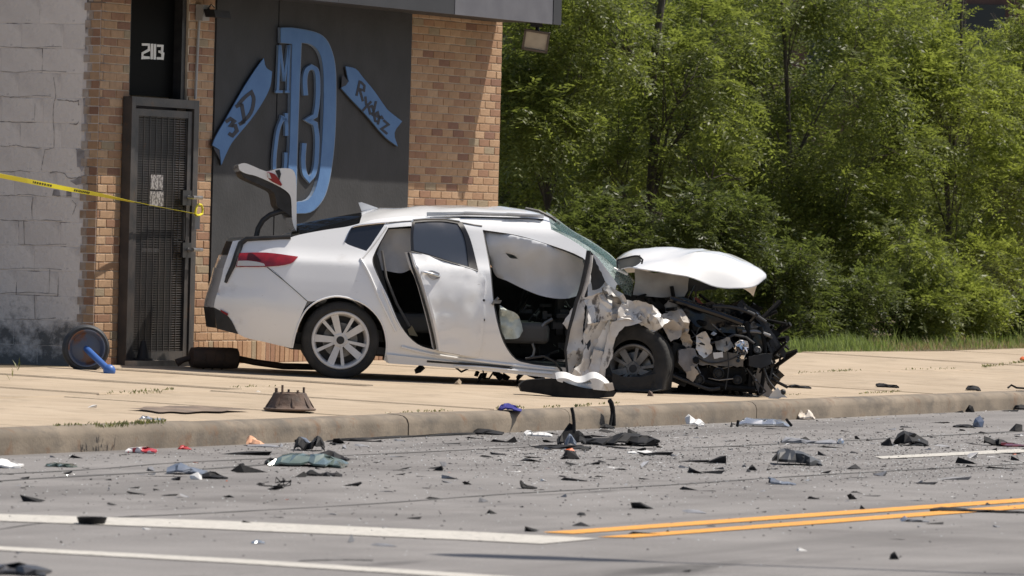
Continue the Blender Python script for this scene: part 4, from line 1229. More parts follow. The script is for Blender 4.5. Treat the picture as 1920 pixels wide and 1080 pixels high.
m2.obj('steering_wheel', M_plast, car, smooth=True)
rs = random.Random(17)
m2 = MB()
for k in range(46):
    px, py = rs.uniform(985, 1078), rs.uniform(572, 668)
    p = Cat(px, py, rs.uniform(-0.62, 0.1))
    if rs.random() < 0.5: m2.box(p, rs.uniform(.03, .12), rs.uniform(.03, .1), rs.uniform(.02, .08), (Vector((rs.uniform(-1, 1), rs.uniform(-1, 1), rs.uniform(-1, 1))).normalized(), Vector((0, 1, 0)), ZZ) if False else (CF, CL, ZZ))
    else:
        q = p + Vector((rs.uniform(-.15, .15), rs.uniform(-.1, .1), rs.uniform(-.12, .12)))
        m2.tube([p, (p + q) / 2 + Vector((0, 0, rs.uniform(-.04, .04))), q], rs.uniform(.005, .012), 6)
m2.obj('broken_dash_trim', M_plast, car)['kind'] = 'stuff'
m2 = MB(); m2.tube([Cat(x, y, -0.66) for x, y in [(1036, 598), (1022, 606), (1012, 618), (1006, 632)]], 0.016, 8); m2.obj('bent_tube', M_bare, car, smooth=True)
m2 = MB(); m2.tube([Cat(x, y, -0.7) for x, y in [(998, 644), (1002, 655), (1000, 666), (993, 672)]], 0.012, 8); m2.obj('seat_belt_anchor', M_bare, car, smooth=True)
m2 = MB(); m2.tube([Cat(x, y, -0.88) for x, y in [(985, 672), (1020, 668), (1040, 678), (1052, 694), (1058, 708)]], 0.010, 6); m2.obj('loose_cable', M_plast, car, smooth=True)
panel('paper_scrap', [(1000, 613), (1012, 611), (1014, 615), (1002, 616)], mat('dull_white', (0.5, 0.48, 0.46), 0.6), yfun=lambda a, b: -0.5, thick=0.004, step=0.03, sm=0)
# airbags
panel('curtain_airbag', [(908, 434), (940, 437), (1000, 450), (1050, 468), (1093, 487), (1097, 520), (1090, 552), (1060, 560), (1020, 556), (985, 543), (950, 526), (930, 517), (921, 490), (914, 460)], M_bag,
      holes=[[(948, 474), (965, 479), (972, 485), (958, 484)]], yfun=lambda a, b: -0.60 - 0.05 * math.sin((a - 900) / 60.0) - 0.05 * math.sin((b - 430) / 22.0), thick=0.03, step=0.035, amp=0.06, nsc=2.6, seed=4, ang=80)
panel('curtain_airbag', [(727, 430), (771, 428), (771, 505), (752, 512), (725, 508), (703, 505), (703, 484)], M_bag, yfun=lambda a, b: -0.58, thick=0.03, step=0.045, amp=0.05, nsc=5, seed=6, ang=80)
panel('side_airbag', [(937, 572), (950, 580), (968, 588), (976, 600), (981, 620), (970, 634), (948, 636), (941, 620), (938, 600)], M_bag2, yfun=lambda a, b: -0.72 - 0.08 * math.cos((a - 958) / 18.0), thick=0.10, step=0.02, amp=0.06, nsc=14, seed=8, ang=70)
# ------------------------------------------------------------------ windscreen
loft('windscreen', [(1033, 430), (1067, 447), (1099, 468), (1125, 490), (1156, 533)], [(1024, 402), (1066, 430), (1108, 455), (1146, 480), (1188, 524)], M_shat, car, pw=2.0, thick=0.006, amp=0.05)
panel('glass_edge', [(1037, 421), (1045, 414), (1078, 436), (1114, 458), (1142, 477), (1170, 505), (1187, 530), (1184, 556), (1170, 548), (1160, 533), (1128, 489), (1100, 467), (1066, 446)], M_shat, yfun=lambda a, b: -0.58, thick=0.006, step=0.04, amp=0.05, nsc=7, seed=9, smooth=False)
line_surf('screen_trim', [(1024, 400), (1046, 409)], 0.009, M_plast, -0.2)
m2 = MB(); m2.tube([Cat(x, y, -0.45) for x, y in [(985, 391), (1010, 396), (1034, 408), (1050, 420)]], 0.014, 6); m2.obj('screen_header', M_plast, car)
m2 = MB(); m2.tube([Cat(x, y, -0.7) for x, y in [(1151, 503), (1164, 509), (1177, 515)]], 0.012, 6); m2.obj('bent_pillar_trim', M_paint, car)
# ------------------------------------------------------------------ crushed front door and pillar
def crum(name, outl, m, y, amp, seed, step=0.07, thick=0.012, nsc=4, slope=0.0, parent=None, sm=0, smooth=False, jit=0.35):
    x0_ = sum(p[0] for p in outl) / len(outl)
    if not smooth:
        rj = random.Random(seed * 7 + 1); o2 = []
        for i in range(len(outl)):
            a = Vector(outl[i]); b = Vector(outl[(i + 1) % len(outl)]); k_ = max(1, int((b - a).length / 5.5)); nn_ = Vector((-(b - a).y, (b - a).x)).normalized()
            for q in range(k_): o2.append(tuple(a.lerp(b, q / k_) + nn_ * (rj.uniform(-1.3, 1.3) if q else rj.uniform(-.8, .8))))
        outl = o2
    return panel(name, outl, m, yfun=lambda a, b: y + slope * (a - x0_) / 222.0, thick=thick, step=min(step, 0.04), sm=sm, amp=amp * (1 if smooth else 0.45), nsc=nsc, seed=seed, smooth=True, parent=parent, jit=jit, jag=0.0 if smooth else amp * 0.10, fold=0.0 if smooth else amp * 0.75, ang=30)
fd = crum('front_door', [(1100, 607), (1142, 600), (1131, 625), (1114, 653), (1119, 680), (1121, 699), (1096, 709), (1064, 709), (1075, 692), (1089, 681), (1100, 646), (1093, 629)], M_crum, -1.02, 0.12, 31, thick=0.05, slope=0.8)
crum('door_skin', [(1095, 561), (1105, 554), (1128, 548), (1147, 551), (1145, 597), (1140, 601), (1100, 607), (1102, 580)], M_crum, -1.0, 0.10, 32, parent=fd, slope=0.5)
crum('door_inner', [(1088, 545), (1098, 560), (1092, 620), (1098, 650), (1084, 676), (1064, 706), (1060, 660), (1066, 620), (1054, 607), (1076, 575)], M_crum, -0.97, 0.05, 33, parent=fd, slope=-0.3)
crum('door_skin_fold', [(1113, 654), (1131, 660), (1126, 690), (1122, 702), (1098, 708), (1104, 690)], M_crum, -1.0, 0.08, 34, parent=fd)
crum('torn_lining', [(1098, 612), (1106, 600), (1108, 640), (1100, 664), (1090, 640)], M_plast, -0.985, 0.05, 35, parent=fd)
m2 = MB(); m2.tube([Cat(x, y, -1.03) for x, y in [(1104, 470), (1101, 490), (1095, 518), (1088, 545), (1080, 568), (1074, 592), (1067, 617), (1063, 640), (1060, 656), (1062, 680), (1064, 700)]], [0.02, .02, .018, .017, .016, .015, .014, .013, .012, .01, .01], 8); m2.obj('window_channel', M_plast, fd, smooth=True)
m2 = MB(); m2.tube([Cat(x, y, -1.01) for x, y in [(1108, 478), (1106, 500), (1100, 530), (1091, 556)]], 0.02, 8); m2.obj('window_frame', M_crum, fd, smooth=True)
crum('mirror_sail', [(1107, 470), (1112, 476), (1122, 500), (1134, 528), (1124, 540), (1111, 544), (1107, 511)], M_plast, -0.99, 0.03, 36, parent=fd)
panel('a_pillar', [(1110, 474), (1118, 480), (1140, 508), (1158, 533), (1150, 540), (1138, 532), (1122, 502)], M_paint, yfun=lambda a, b: -0.93, thick=0.06, step=0.04, amp=0.02, seed=5)
# ------------------------------------------------------------------ front end
m2 = MB()
eb = [(1150, 548), (1240, 552), (1300, 566), (1360, 578), (1405, 600), (1428, 640), (1432, 690), (1420, 728), (1350, 735), (1280, 728), (1240, 700), (1170, 690), (1140, 640)]
core = prism('engine_block', [(1150, 552), (1240, 556), (1300, 572), (1360, 584), (1404, 602), (1428, 640), (1432, 690), (1418, 730), (1350, 728), (1285, 722), (1262, 690), (1262, 640), (1230, 612), (1170, 600)], -0.45, 0.62, M_plast, car, smooth=False)
# loose parts in the bay
rs = random.Random(29)
def clutter(name, n, poly, yr, sz, m, seed, tubes=0.4):
    rs = random.Random(seed); m2 = MB(); k = 0
    xa = min(p[0] for p in poly); xb_ = max(p[0] for p in poly); ya = min(p[1] for p in poly); yb_ = max(p[1] for p in poly)
    while k < n:
        px, py = rs.uniform(xa, xb_), rs.uniform(ya, yb_)
        if not inside((px, py), poly): continue
        k += 1
        c = Cat(px, py, rs.uniform(*yr))
        e1 = Vector((rs.gauss(0, 1), rs.gauss(0, 1), rs.gauss(0, 1))).normalized(); e2 = e1.orthogonal().normalized(); e3 = e1.cross(e2)
        if rs.random() < tubes:
            d_ = e1 * rs.uniform(1, 3) * sz
            m2.tube([c - d_, c + e2 * sz * rs.uniform(-1, 1), c + d_ * 0.8 + e3 * sz * rs.uniform(-1, 1)], rs.uniform(0.06, 0.2) * sz, 6)
        else:
            a_, b_, c_ = (rs.uniform(0.4, 1.6) * sz for _ in range(3))
            q = []
            for s3 in (-1, 1):
                for s1, s2 in ((-1, -1), (1, -1), (1, 1), (-1, 1)):
                    q.append(c + e1 * s1 * a_ / 2 * rs.uniform(.6, 1.2) + e2 * s2 * b_ / 2 * rs.uniform(.6, 1.2) + e3 * s3 * c_ / 4 * rs.uniform(.5, 1.2))
            m2.hexa(q)
    o = m2.obj(name, m, car); o['kind'] = 'stuff'; return o
bay = [(1160, 556), (1250, 560), (1330, 576), (1400, 600), (1440, 630), (1450, 680), (1425, 735), (1290, 735), (1262, 690), (1262, 640), (1235, 612), (1160, 600)]
clutter('engine_bay_parts', 90, bay, (-0.58, -0.36), 0.15, M_bay, 41, 0.55)
clutter('gloss_parts', 30, bay, (-0.66, -0.45), 0.09, M_gloss, 42, 0.7)
clutter('bare_metal_parts', 34, [(1240, 590), (1400, 610), (1430, 650), (1420, 720), (1280, 700)], (-0.82, -0.5), 0.05, M_bare, 43, 0.7)
clutter('pale_fragments', 7, [(1260, 600), (1330, 620), (1420, 640), (1400, 690), (1290, 690)], (-0.84, -0.6), 0.032, M_crum, 44, 0.1)
clutter('front_edge_parts', 40, [(1390, 575), (1420, 590), (1448, 640), (1455, 680), (1440, 740), (1400, 740), (1395, 640)], (-0.6, 0.4), 0.12, M_bay, 45, 0.6)
crum('crumpled_wing', [(1156, 584), (1166, 570), (1177, 563), (1205, 565), (1222, 572), (1233, 580), (1240, 596), (1262, 602), (1240, 612), (1226, 623), (1210, 612), (1190, 602), (1172, 598), (1158, 602)], M_crum, -0.98, 0.14, 51, step=0.035, thick=0.02, nsc=9)
crum('crumpled_pillar', [(1126, 548), (1140, 536), (1160, 546), (1172, 556), (1176, 575), (1160, 585), (1166, 600), (1148, 604), (1144, 580), (1132, 566)], M_crum, -0.95, 0.12, 52, step=0.03, nsc=12)
crum('torn_hinge', [(1128, 540), (1142, 534), (1152, 552), (1162, 560), (1168, 572), (1150, 566), (1136, 560)], M_bare, -1.0, 0.08, 57, step=0.025, nsc=14)
crum('wing_lip', [(1147, 604), (1165, 594), (1180, 590), (1205, 603), (1190, 608), (1172, 612), (1160, 622), (1152, 640), (1147, 672), (1130, 704), (1121, 700), (1132, 662), (1141, 622)], M_crum, -0.97, 0.04, 53, thick=0.05)
crum('inner_wing', [(1238, 592), (1258, 583), (1279, 579), (1293, 600), (1288, 625), (1299, 640), (1296, 660), (1280, 646), (1270, 614), (1248, 610), (1230, 622), (1222, 612)], M_primer, -0.84, 0.14, 54, step=0.035, nsc=9)
crum('strut_tower', [(1245, 572), (1258, 560), (1278, 560), (1282, 576), (1268, 588), (1248, 586)], M_bare, -0.72, 0.08, 55, step=0.03)
crum('white_box', [(1306, 630), (1324, 621), (1332, 638), (1336, 662), (1320, 672), (1306, 654)], M_crum, -0.85, 0.10, 56, thick=0.03)
crum('washer_bottle', [(1272, 658), (1290, 652), (1304, 654), (1311, 681), (1300, 694), (1286, 697), (1272, 680)], mat('grey_plastic', (0.26, 0.25, 0.25), 0.6, col2=(0.14, 0.13, 0.13), scale=9), -0.84, 0.04, 58, thick=0.14)
crum('side_rail', [(1296, 668), (1330, 660), (1392, 662), (1394, 688), (1350, 686), (1312, 684)], mat('grey_rail', (0.22, 0.20, 0.18), 0.6, col2=(0.12, 0.11, 0.10), scale=8), -0.80, 0.03, 59, thick=0.09)
crum('parts_label', [(1337, 661), (1355, 659), (1356, 670), (1339, 673)], mat('label_white', (0.66, 0.65, 0.63), 0.6), -0.835, 0.003, 60, thick=0.004)
crum('headlamp_reflector', [(1374, 648), (1386, 636), (1400, 640), (1404, 655), (1394, 674), (1378, 676)], M_chr, -0.80, 0.09, 61, step=0.02, nsc=20)
crum('black_inner_wing', [(1254, 556), (1284, 558), (1320, 572), (1390, 604), (1384, 626), (1340, 622), (1304, 612), (1286, 590), (1272, 572)], M_gloss, -0.70, 0.05, 62, thick=0.05, smooth=True)
crum('radiator_support', [(1330, 572), (1352, 568), (1392, 590), (1432, 604), (1428, 612), (1390, 604), (1352, 588)], M_gloss, -0.5, 0.05, 63)
crum('grille_strip', [(1388, 563), (1396, 569), (1423, 585), (1438, 607), (1458, 636), (1474, 660), (1471, 674), (1464, 662), (1461, 666), (1452, 650), (1446, 650), (1440, 634), (1432, 626), (1426, 607)], M_plast, -0.62, 0.04, 64, step=0.04, smooth=True, thick=0.02)
crum('crash_beam', [(1404, 668), (1438, 662), (1449, 664), (1446, 682), (1428, 690), (1404, 686)], M_plast, -0.86, 0.02, 65, thick=0.6)
crum('lower_valance', [(1420, 690), (1432, 694), (1438, 720), (1456, 742), (1440, 746), (1424, 738), (1414, 712)], mat('grey_plastic2', (0.30, 0.29, 0.29), 0.5), -0.74, 0.06, 66)
crum('white_scrap', [(1450, 735), (1458, 727), (1470, 738), (1478, 746), (1440, 747)], mat('label_white', (0.66, 0.65, 0.63), 0.6), -0.95, 0.05, 67)
crum('red_reservoir', [(1292, 560), (1306, 558), (1320, 570), (1310, 575), (1296, 570)], mat('orange_red_cap', (0.35, 0.05, 0.02), 0.5), -0.5, 0.03, 68, thick=0.08)
for pts, r_ in (([(1290, 650), (1305, 668), (1330, 680), (1360, 677), (1395, 662)], .008), ([(1400, 690), (1420, 716), (1436, 734), (1420, 744), (1400, 738)], .007), ([(1432, 690), (1440, 712), (1452, 728), (1462, 738)], .010), ([(1362, 640), (1366, 690), (1360, 730)], .006), ([(1250, 700), (1290, 716), (1330, 730), (1350, 728)], .016)):
    m2 = MB(); m2.tube([Cat(p.x, p.y, -0.82) for p in catmull(pts, 5, False)], r_, 6); m2.obj('hose', M_plast, car, smooth=True)
for (x, y, r_) in ((1347, 700, 0.05), (1382, 712, 0.04), (1420, 656, 0.032), (1310, 712, 0.05)):
    m2 = MB(); m2.lathe(Cat(x, y, -0.78), -CL, [(r_, -0.05), (r_, 0.02), (r_ * .75, 0.03), (r_ * .6, 0.012), (r_ * .3, 0.012), (r_ * .25, 0.03), (0, 0.03)], 20); m2.obj('pulley', M_bare if x == 1420 else M_plast, car, smooth=True)
m2 = MB(); m2.ball(Cat(1468, 735, -0.93), 0.026, n=10); m2.tube([Cat(1454, 733, -0.93), Cat(1468, 735, -0.93)], 0.012, 6); m2.obj('ball_joint', M_plast, car, smooth=True)
# battery, spring, radiator edge and beam
bat = cushion('battery', Cat(1318, 598, -0.55), 0.24, 0.18, 0.17, AXB, M_plast, bev=0.012)
m2 = MB(); m2.box(Cat(1318, 582, -0.60), 0.10, 0.02, 0.02, AXB); m2.tube([Cat(1300, 584, -0.56), Cat(1296, 574, -0.56)], 0.012, 8); m2.tube([Cat(1338, 588, -0.56), Cat(1340, 578, -0.56)], 0.012, 8); m2.obj('terminal', M_bare, bat)
m2 = MB(); m2.tube([Cat(1266 + 9 * math.cos(k * 0.6), 588 + k * 0.85, -0.74 + 0.05 * math.sin(k * 0.6)) for k in range(52)], 0.007, 6); m2.obj('coil_spring', mat('spring_grey', (0.10, 0.10, 0.10), 0.5), car, smooth=True)
rad = prism('radiator', [(1398, 608), (1408, 606), (1416, 716), (1405, 718)], -0.52, 0.5, mat('radiator_fins', (0.16, 0.16, 0.17), 0.5, metal=0.5, col2=(0.05, 0.05, 0.05), scale=60, stretch=(0.2, 0.2, 1)), car, sm=0)
for k in range(9):
    m2 = MB(); m2.box(Cat(1407 + k * 0.9, 616 + k * 11, -0.535), 0.05, 0.02, 0.010, AX0); m2.obj('fin', M_bare, rad)
m2 = MB(); m2.tube([Cat(x, y, -0.80) for x, y in [(1300, 640), (1322, 646), (1350, 640), (1376, 628), (1398, 632), (1414, 644)]], 0.012, 8); m2.obj('wiring_loom', M_plast, car, smooth=True)
crum('cloth_scrap', [(764, 618), (772, 610), (778, 622), (784, 630), (768, 628)], mat('tan_cloth', (0.5, 0.42, 0.26), 0.9), -0.66, 0.04, 85, parent=rb)
m2 = MB(); m2.tube([Cat(x, y, -0.72) for x, y in [(716, 470), (724, 520), (744, 570), (768, 612)]], 0.012, 6); m2.obj('seat_belt', mat('belt_grey', (0.16, 0.155, 0.15), 0.8), rb, smooth=True)
crum('torn_sheet', [(1236, 602), (1262, 600), (1280, 612), (1276, 632), (1258, 640), (1248, 622)], M_primer, -0.90, 0.08, 81, step=0.05)
crum('arch_liner', [(1262, 640), (1290, 650), (1300, 690), (1284, 726), (1262, 716), (1256, 680)], M_plast, -0.70, 0.05, 92, thick=0.04, smooth=True)
crum('splash_shield', [(1300, 690), (1350, 688), (1396, 690), (1400, 712), (1384, 732), (1330, 734), (1296, 722)], M_bay, -0.74, 0.07, 93, thick=0.04, smooth=True)
crum('lamp_housing', [(1380, 604), (1412, 602), (1432, 612), (1436, 650), (1424, 664), (1402, 656), (1386, 636)], M_gloss, -0.72, 0.07, 94, thick=0.05, smooth=True)
for pts, r_, mm in (([(1256, 560), (1300, 574), (1350, 590), (1392, 606)], .028, M_gloss), ([(1400, 604), (1406, 650), (1408, 700), (1404, 736)], .022, M_bay), ([(1426, 612), (1434, 650), (1432, 700), (1426, 738)], .018, M_bay), ([(1268, 704), (1320, 716), (1370, 726), (1416, 730)], .030, M_bay), ([(1336, 574), (1372, 576), (1410, 588), (1436, 604)], .016, M_plast), ([(1392, 622), (1420, 622), (1444, 630)], .016, M_bare)):
    m2 = MB(); m2.tube([Cat(p.x, p.y, -0.76) for p in catmull(pts, 4, False)], r_, 8); m2.obj('frame_bar', mm, car, smooth=True)
for k, (pts, w_) in enumerate((([(1436, 606), (1448, 628), (1458, 648)], 5), ([(1430, 620), (1440, 644), (1448, 664)], 4), ([(1424, 692), (1430, 714), (1426, 738)], 5), ([(1444, 668), (1448, 690), (1444, 712)], 4))):
    La, Ra = ribbon(catmull(pts, 4, False), w_)
    crum('hanging_strip', [tuple(p) for p in La] + [tuple(p) for p in reversed(Ra)], M_plast, -0.74 + 0.05 * k, 0.02, 95 + k, smooth=True)
crum('torn_sheet', [(1340, 640), (1368, 632), (1376, 648), (1360, 660), (1344, 656)], M_bare, -0.84, 0.06, 82, step=0.05)
crum('torn_sheet', [(1284, 690), (1300, 684), (1310, 700), (1300, 716), (1288, 708)], M_primer, -0.84, 0.06, 83, step=0.05)
crum('torn_sheet', [(1408, 612), (1432, 616), (1438, 632), (1420, 640), (1408, 628)], M_bare, -0.72, 0.05, 84, step=0.05)
# bonnet, buckled upwards
top = [(1160, 486), (1176, 474), (1200, 468), (1261, 465), (1318, 469), (1367, 478), (1402, 491), (1426, 504), (1435, 513)]
ridge = [(1162, 498), (1178, 492), (1196, 496), (1250, 484), (1303, 474), (1362, 481), (1398, 496), (1424, 508), (1436, 516)]
nearr = [(1164, 504), (1180, 501), (1193, 503), (1250, 511), (1300, 521), (1345, 538), (1390, 539.5), (1416, 535.5), (1437, 520)]
tp = catmull(top, 4, False); rg = catmull(ridge, 4, False); nr = catmull(nearr, 4, False)
rows = []
K = 20
for i in range(len(tp)):
    row = []
    f_ = i / (len(tp) - 1)
    ys_ = (-0.86 + 0.10 * f_ ** 2, -0.62 + 0.05 * f_, -0.15, 0.72 - 0.1 * f_)
    c0 = Cpx(nr[i].x, nr[i].y, ys_[0]); c1 = Cpx(rg[i].x, rg[i].y, ys_[1]); c2 = Cpx(tp[i].x, tp[i].y, ys_[2]); c3 = (c2[0], c2[1] - 0.20)
    for k in range(K + 1):
        s = k / K
        if s < 0.4:
            q = s / 0.4; e_ = q + 0.25 * math.sin(q * math.pi) * f_
            x, z, y = c0[0] + (c1[0] - c0[0]) * q, c0[1] + (c1[1] - c0[1]) * e_, ys_[0] + (ys_[1] - ys_[0]) * q
        elif s < 0.7:
            q = (s - 0.4) / 0.3
            x, z, y = c1[0] + (c2[0] - c1[0]) * q, c1[1] + (c2[1] - c1[1]) * math.sin(q * math.pi / 2), ys_[1] + (ys_[2] - ys_[1]) * q
        else:
            q = (s - 0.7) / 0.3
            x, z, y = c2[0], c2[1] + (c3[1] - c2[1]) * q * q, ys_[2] + (ys_[3] - ys_[2]) * q
        edge_ = math.sin(math.pi * s)
        z += (0.012 * noise.noise(Vector((x * 7, y * 7, 3.3))) + 0.04 * (0.3 - abs(noise.noise(Vector((x * 3.1 + y * 1.7, y * 2.1 - x * 1.2, 8.3)))))) * (edge_ * 0.8 + 0.2)
        row.append(Cw(x, y, z))
    rows.append(row)
vs_ = [p for r_ in rows for p in r_]; fs_ = []
for i in range(len(rows) - 1):
    for k in range(K):
        a = i * (K + 1) + k
        fs_.append((a, a + 1, a + K + 2)); fs_.append((a, a + K + 2, a + K + 1))
vv, ff = shell(vs_, fs_, ZZ * -0.008)
M_hood = mat('bonnet_paint', (0.82, 0.81, 0.79), 0.3, coat=0.8)
hood = mk('bonnet', vv, ff, M_hood, car, smooth=True, angle=math.radians(13))
crum('bonnet_fold', [(1190, 503), (1226, 512), (1262, 511), (1292, 521), (1290, 545), (1283, 556), (1240, 558), (1186, 553), (1190, 530)], mat('bonnet_inner', (0.42, 0.40, 0.37), 0.6, col2=(0.26, 0.24, 0.22), scale=4), -0.62, 0.05, 71, parent=hood, smooth=True)
crum('bonnet_rear_corner', [(1158, 486), (1180, 482), (1200, 478), (1204, 490), (1192, 499), (1176, 503), (1160, 505)], mat('bonnet_under', (0.10, 0.11, 0.11), 0.4, col2=(0.2, 0.21, 0.2), scale=5), -0.86, 0.04, 72, parent=hood, thick=0.02)
crum('bonnet_brace', [(1288, 522), (1340, 536), (1345, 542), (1300, 546), (1285, 545)], M_plast, -0.55, 0.03, 73, parent=hood)
m2 = MB(); m2.tube([Cat(p.x, p.y, -0.875) for p in catmull([(1158, 504), (1157, 488), (1172, 484), (1196, 480), (1205, 487), (1203, 495)], 4, False)], 0.008, 6); m2.obj('bonnet_seal', M_plast, hood, smooth=True)

# ------------------------------------------------------------------ wheels
def wheel(c, axis, R_, W_, name='wheel', rim=0.235, m_rim=M_alloy, label=None, squash=0.0, twist=0.0, drop=0.0):
    """axis points outwards"""
    axis = axis.normalized()
    t_ = MB()
    h = W_ / 2
    prof = [(rim - 0.015, -h * .8), (rim + .02, -h), (R_ - .05, -h * 1.02), (R_ - .015, -h * .93), (R_, -h * .75), (R_ + .003, 0), (R_, h * .75), (R_ - .015, h * .93), (R_ - .03, h * 1.0), (R_ - .06, h * 1.03), (rim + .03, h * 1.0), (rim + .008, h * .93), (rim - .006, h * .86)]
    t_.lathe(c, axis, prof, 56)
    gz_ = ground_z(c)
    if squash:
        for i, v in enumerate(t_.v):
            zz_ = v.z - gz_
            if zz_ < squash: 
                v.z = gz_ + 0.004 + max(0, zz_) * 0.25
                t_.v[i] = v + axis * (squash - zz_) * 0.5 * (1 if (v - c).dot(axis) > 0 else -1)
    else:
        for v in t_.v:
            if v.z < gz_ + 0.004: v.z = gz_ + 0.004
    w_o = t_.obj(name, M_rubber, car, smooth=True, angle=math.radians(50))
    c = c - ZZ * drop - axis * drop * 0.6
    r_ = MB()
    r_.lathe(c, axis, [(rim + .012, h * .93), (rim + .004, h * 1.0), (rim - .010, h * .98), (rim - .018, h * .84), (rim - .03, h * .2), (rim - .03, -h * .9)], 56)
    rr = r_.obj('rim', m_rim, w_o, smooth=True)
    b_ = MB(); b_.lathe(c, axis, [(rim - .03, -h * .2), (0.05, -h * .15), (0.05, h * .3)], 40); b_.obj('wheel_well_dark', M_plast, w_o)
    dsk = MB(); dsk.lathe(c, axis, [(0.145, h * .1), (0.148, h * .16), (0.08, h * .17), (0.06, h * .4)], 40); dsk.obj('brake_disc', M_bare, w_o, smooth=True)
    a = axis.orthogonal().normalized()
    a = (ZZ - axis * ZZ.dot(axis)).normalized(); bb = axis.cross(a)
    sp = MB()
    for k in range(10):
        an = 2 * math.pi * (k // 2) / 5 + (k % 2) * 0.50 + twist
        wide = 0.030 if k % 2 == 0 else 0.014
        e = a * math.cos(an) + bb * math.sin(an); tt = -a * math.sin(an) + bb * math.cos(an)
        hh = h * .86 if k % 2 == 0 else h * .80
        q = [c + e * .045 + tt * wide * .8 + axis * h * .72, c + e * .045 - tt * wide * .8 + axis * h * .72, c + e * (rim - .014) - tt * wide * 1.05 + axis * hh, c + e * (rim - .014) + tt * wide * 1.05 + axis * hh]
        sp.hexa([p - axis * 0.035 for p in q] + q)
    sp.lathe(c, axis, [(0.062, h * .45), (0.062, h * .72), (0.05, h * .78), (0.034, h * .78)], 24)
    sp.obj('spokes', m_rim, w_o)
    cp = MB(); cp.lathe(c, axis, [(0.034, h * .74), (0.033, h * .82), (0.0, h * .84)], 20); cp.obj('hub_cap', M_plast, w_o, smooth=True)
    ln = MB()
    for k in range(5):
        an = 2 * math.pi * ((k + .5) / 5) + twist
        e = a * math.cos(an) + bb * math.sin(an); p = c + e * .055
        ln.lathe(p, axis, [(0.011, h * .7), (0.010, h * .80), (0, h * .80)], 8)
    ln.obj('wheel_nuts', m_rim, w_o)
    return w_o
RW_ = 0.328
def wheel_at(px, py, y, **k):
    x, z = Cpx(px, py, y)
    c = Cw(x, y, 0); c.z = ground_z(c) + RW_
    return c
cr = wheel_at(637, 643, -0.80)
wheel(cr, -CL, RW_, 0.215, 'rear_wheel', twist=0.25)
wheel(wheel_at(628, 643, 0.75), CL, RW_, 0.215, 'rear_wheel')
fx = -CL * math.cos(math.radians(20)) - CF * math.sin(math.radians(20)) + ZZ * 0.10
cfw = wheel_at(1190, 680, -0.80); cfw.z -= 0.085
wheel(cfw, fx, RW_, 0.22, 'front_wheel', m_rim=M_alloy_d, squash=0.13, twist=0.6, rim=0.20, drop=0.05)
m2 = MB(); m2.tube([cfw + fx.normalized() * 0.13 + Vector((dx, 0, dz)) for dx, dz in ((-0.2, -0.12), (-0.05, -0.16), (0.1, -0.14), (0.24, -0.07), (0.30, 0.03))], [0.012, 0.03, 0.032, 0.028, 0.01], 8); m2.obj('torn_tyre_wall', M_rubber, car, smooth=True)
crum('collapsed_tyre_wall', [(1148, 699), (1166, 706), (1200, 707), (1234, 699), (1255, 684), (1257, 700), (1244, 720), (1222, 733), (1190, 738), (1160, 735), (1148, 722)], M_rubber, -0.965, 0.03, 91, smooth=True, thick=0.05)
wheel(wheel_at(1200, 680, 0.72), CL, RW_, 0.22, 'front_wheel', m_rim=M_alloy_d)
# under the car
m2 = MB(); a = Cpx(470, 632); b = Cpx(1120, 706)
m2.add([Cw(a[0], -0.55, a[1] + .02), Cw(-.4, -0.7, .24), Cw(.4, -0.75, .20), Cw(b[0], -0.8, b[1] + 0.03), Cw(b[0], 0.8, b[1] + .03), Cw(.4, .75, .2), Cw(-.4, .7, .24), Cw(a[0], 0.55, a[1] + .02)], [(0, 1, 2, 3, 4, 5, 6, 7)])
o = m2.obj('underbody', M_plast, car); md = o.modifiers.new('solid', 'SOLIDIFY'); md.thickness = 0.05
clutter('underbody_parts', 22, [(740, 690), (1000, 712), (1130, 722), (1130, 706), (900, 692)], (-0.75, 0.4), 0.06, M_plast, 47)

# ------------------------------------------------------------------ things by the wall
# barrier tape
M_tape = mat('tape_yellow', (0.80, 0.70, 0.03), 0.35)
M_tapep = mat('tape_print', (0.05, 0.045, 0.01), 0.5)
knot = W(371, 402, 0.14)
ptsT = [D(-160, 300, 46.5), D(0, 329.5, 48.5), D(60, 341, 49.3), D(110, 351, 49.9), D(190, 366, 51.0), D(240, 377, 51.8), D(300, 388.5, 52.6), knot]
tape = thing('barrier_tape', W(371, 402, 0.14) - ZZ * 0.1, 'yellow barrier tape with black print tied to the security door', 'tape')
def tape_strip(name, pts, wid, tw, m, off=0.0, a0=0.0, a1=1.0, th=0.0015):
    m2 = MB(); K = 60
    P_ = [Vector(p) for p in pts]
    seg = [0.0]
    for i in range(len(P_) - 1): seg.append(seg[-1] + (P_[i + 1] - P_[i]).length)
    def at(s):
        s = max(0, min(0.99999, s)) * seg[-1]
        for i in range(len(P_) - 1):
            if s <= seg[i + 1]:
                return P_[i].lerp(P_[i + 1], (s - seg[i]) / (seg[i + 1] - seg[i]))
        return P_[-1]
    for k in range(K + 1):
        s = a0 + (a1 - a0) * k / K
        p = at(s); d_ = (at(s + 0.01) - at(s - 0.01)).normalized()
        an = tw(s)
        upv = (ZZ - d_ * ZZ.dot(d_)).normalized(); sv = d_.cross(upv)
        e = upv * math.cos(an) + sv * math.sin(an); nn = d_.cross(e)
        if nn.y > 0: nn = -nn
        w_ = wid(s) if callable(wid) else wid
        c = p + nn * off
        m2.v += [c + e * w_ / 2, c - e * w_ / 2, c + e * w_ / 2 - nn * th, c - e * w_ / 2 - nn * th]
    for k in range(K):
        a, b = 4 * k, 4 * k + 4
        m2.f += [(a, a + 1, b + 1, b), (a + 2, b + 2, b + 3, a + 3), (a, b, b + 2, a + 2), (a + 1, a + 3, b + 3, b + 1)]
    return m2.obj(name, m, tape)
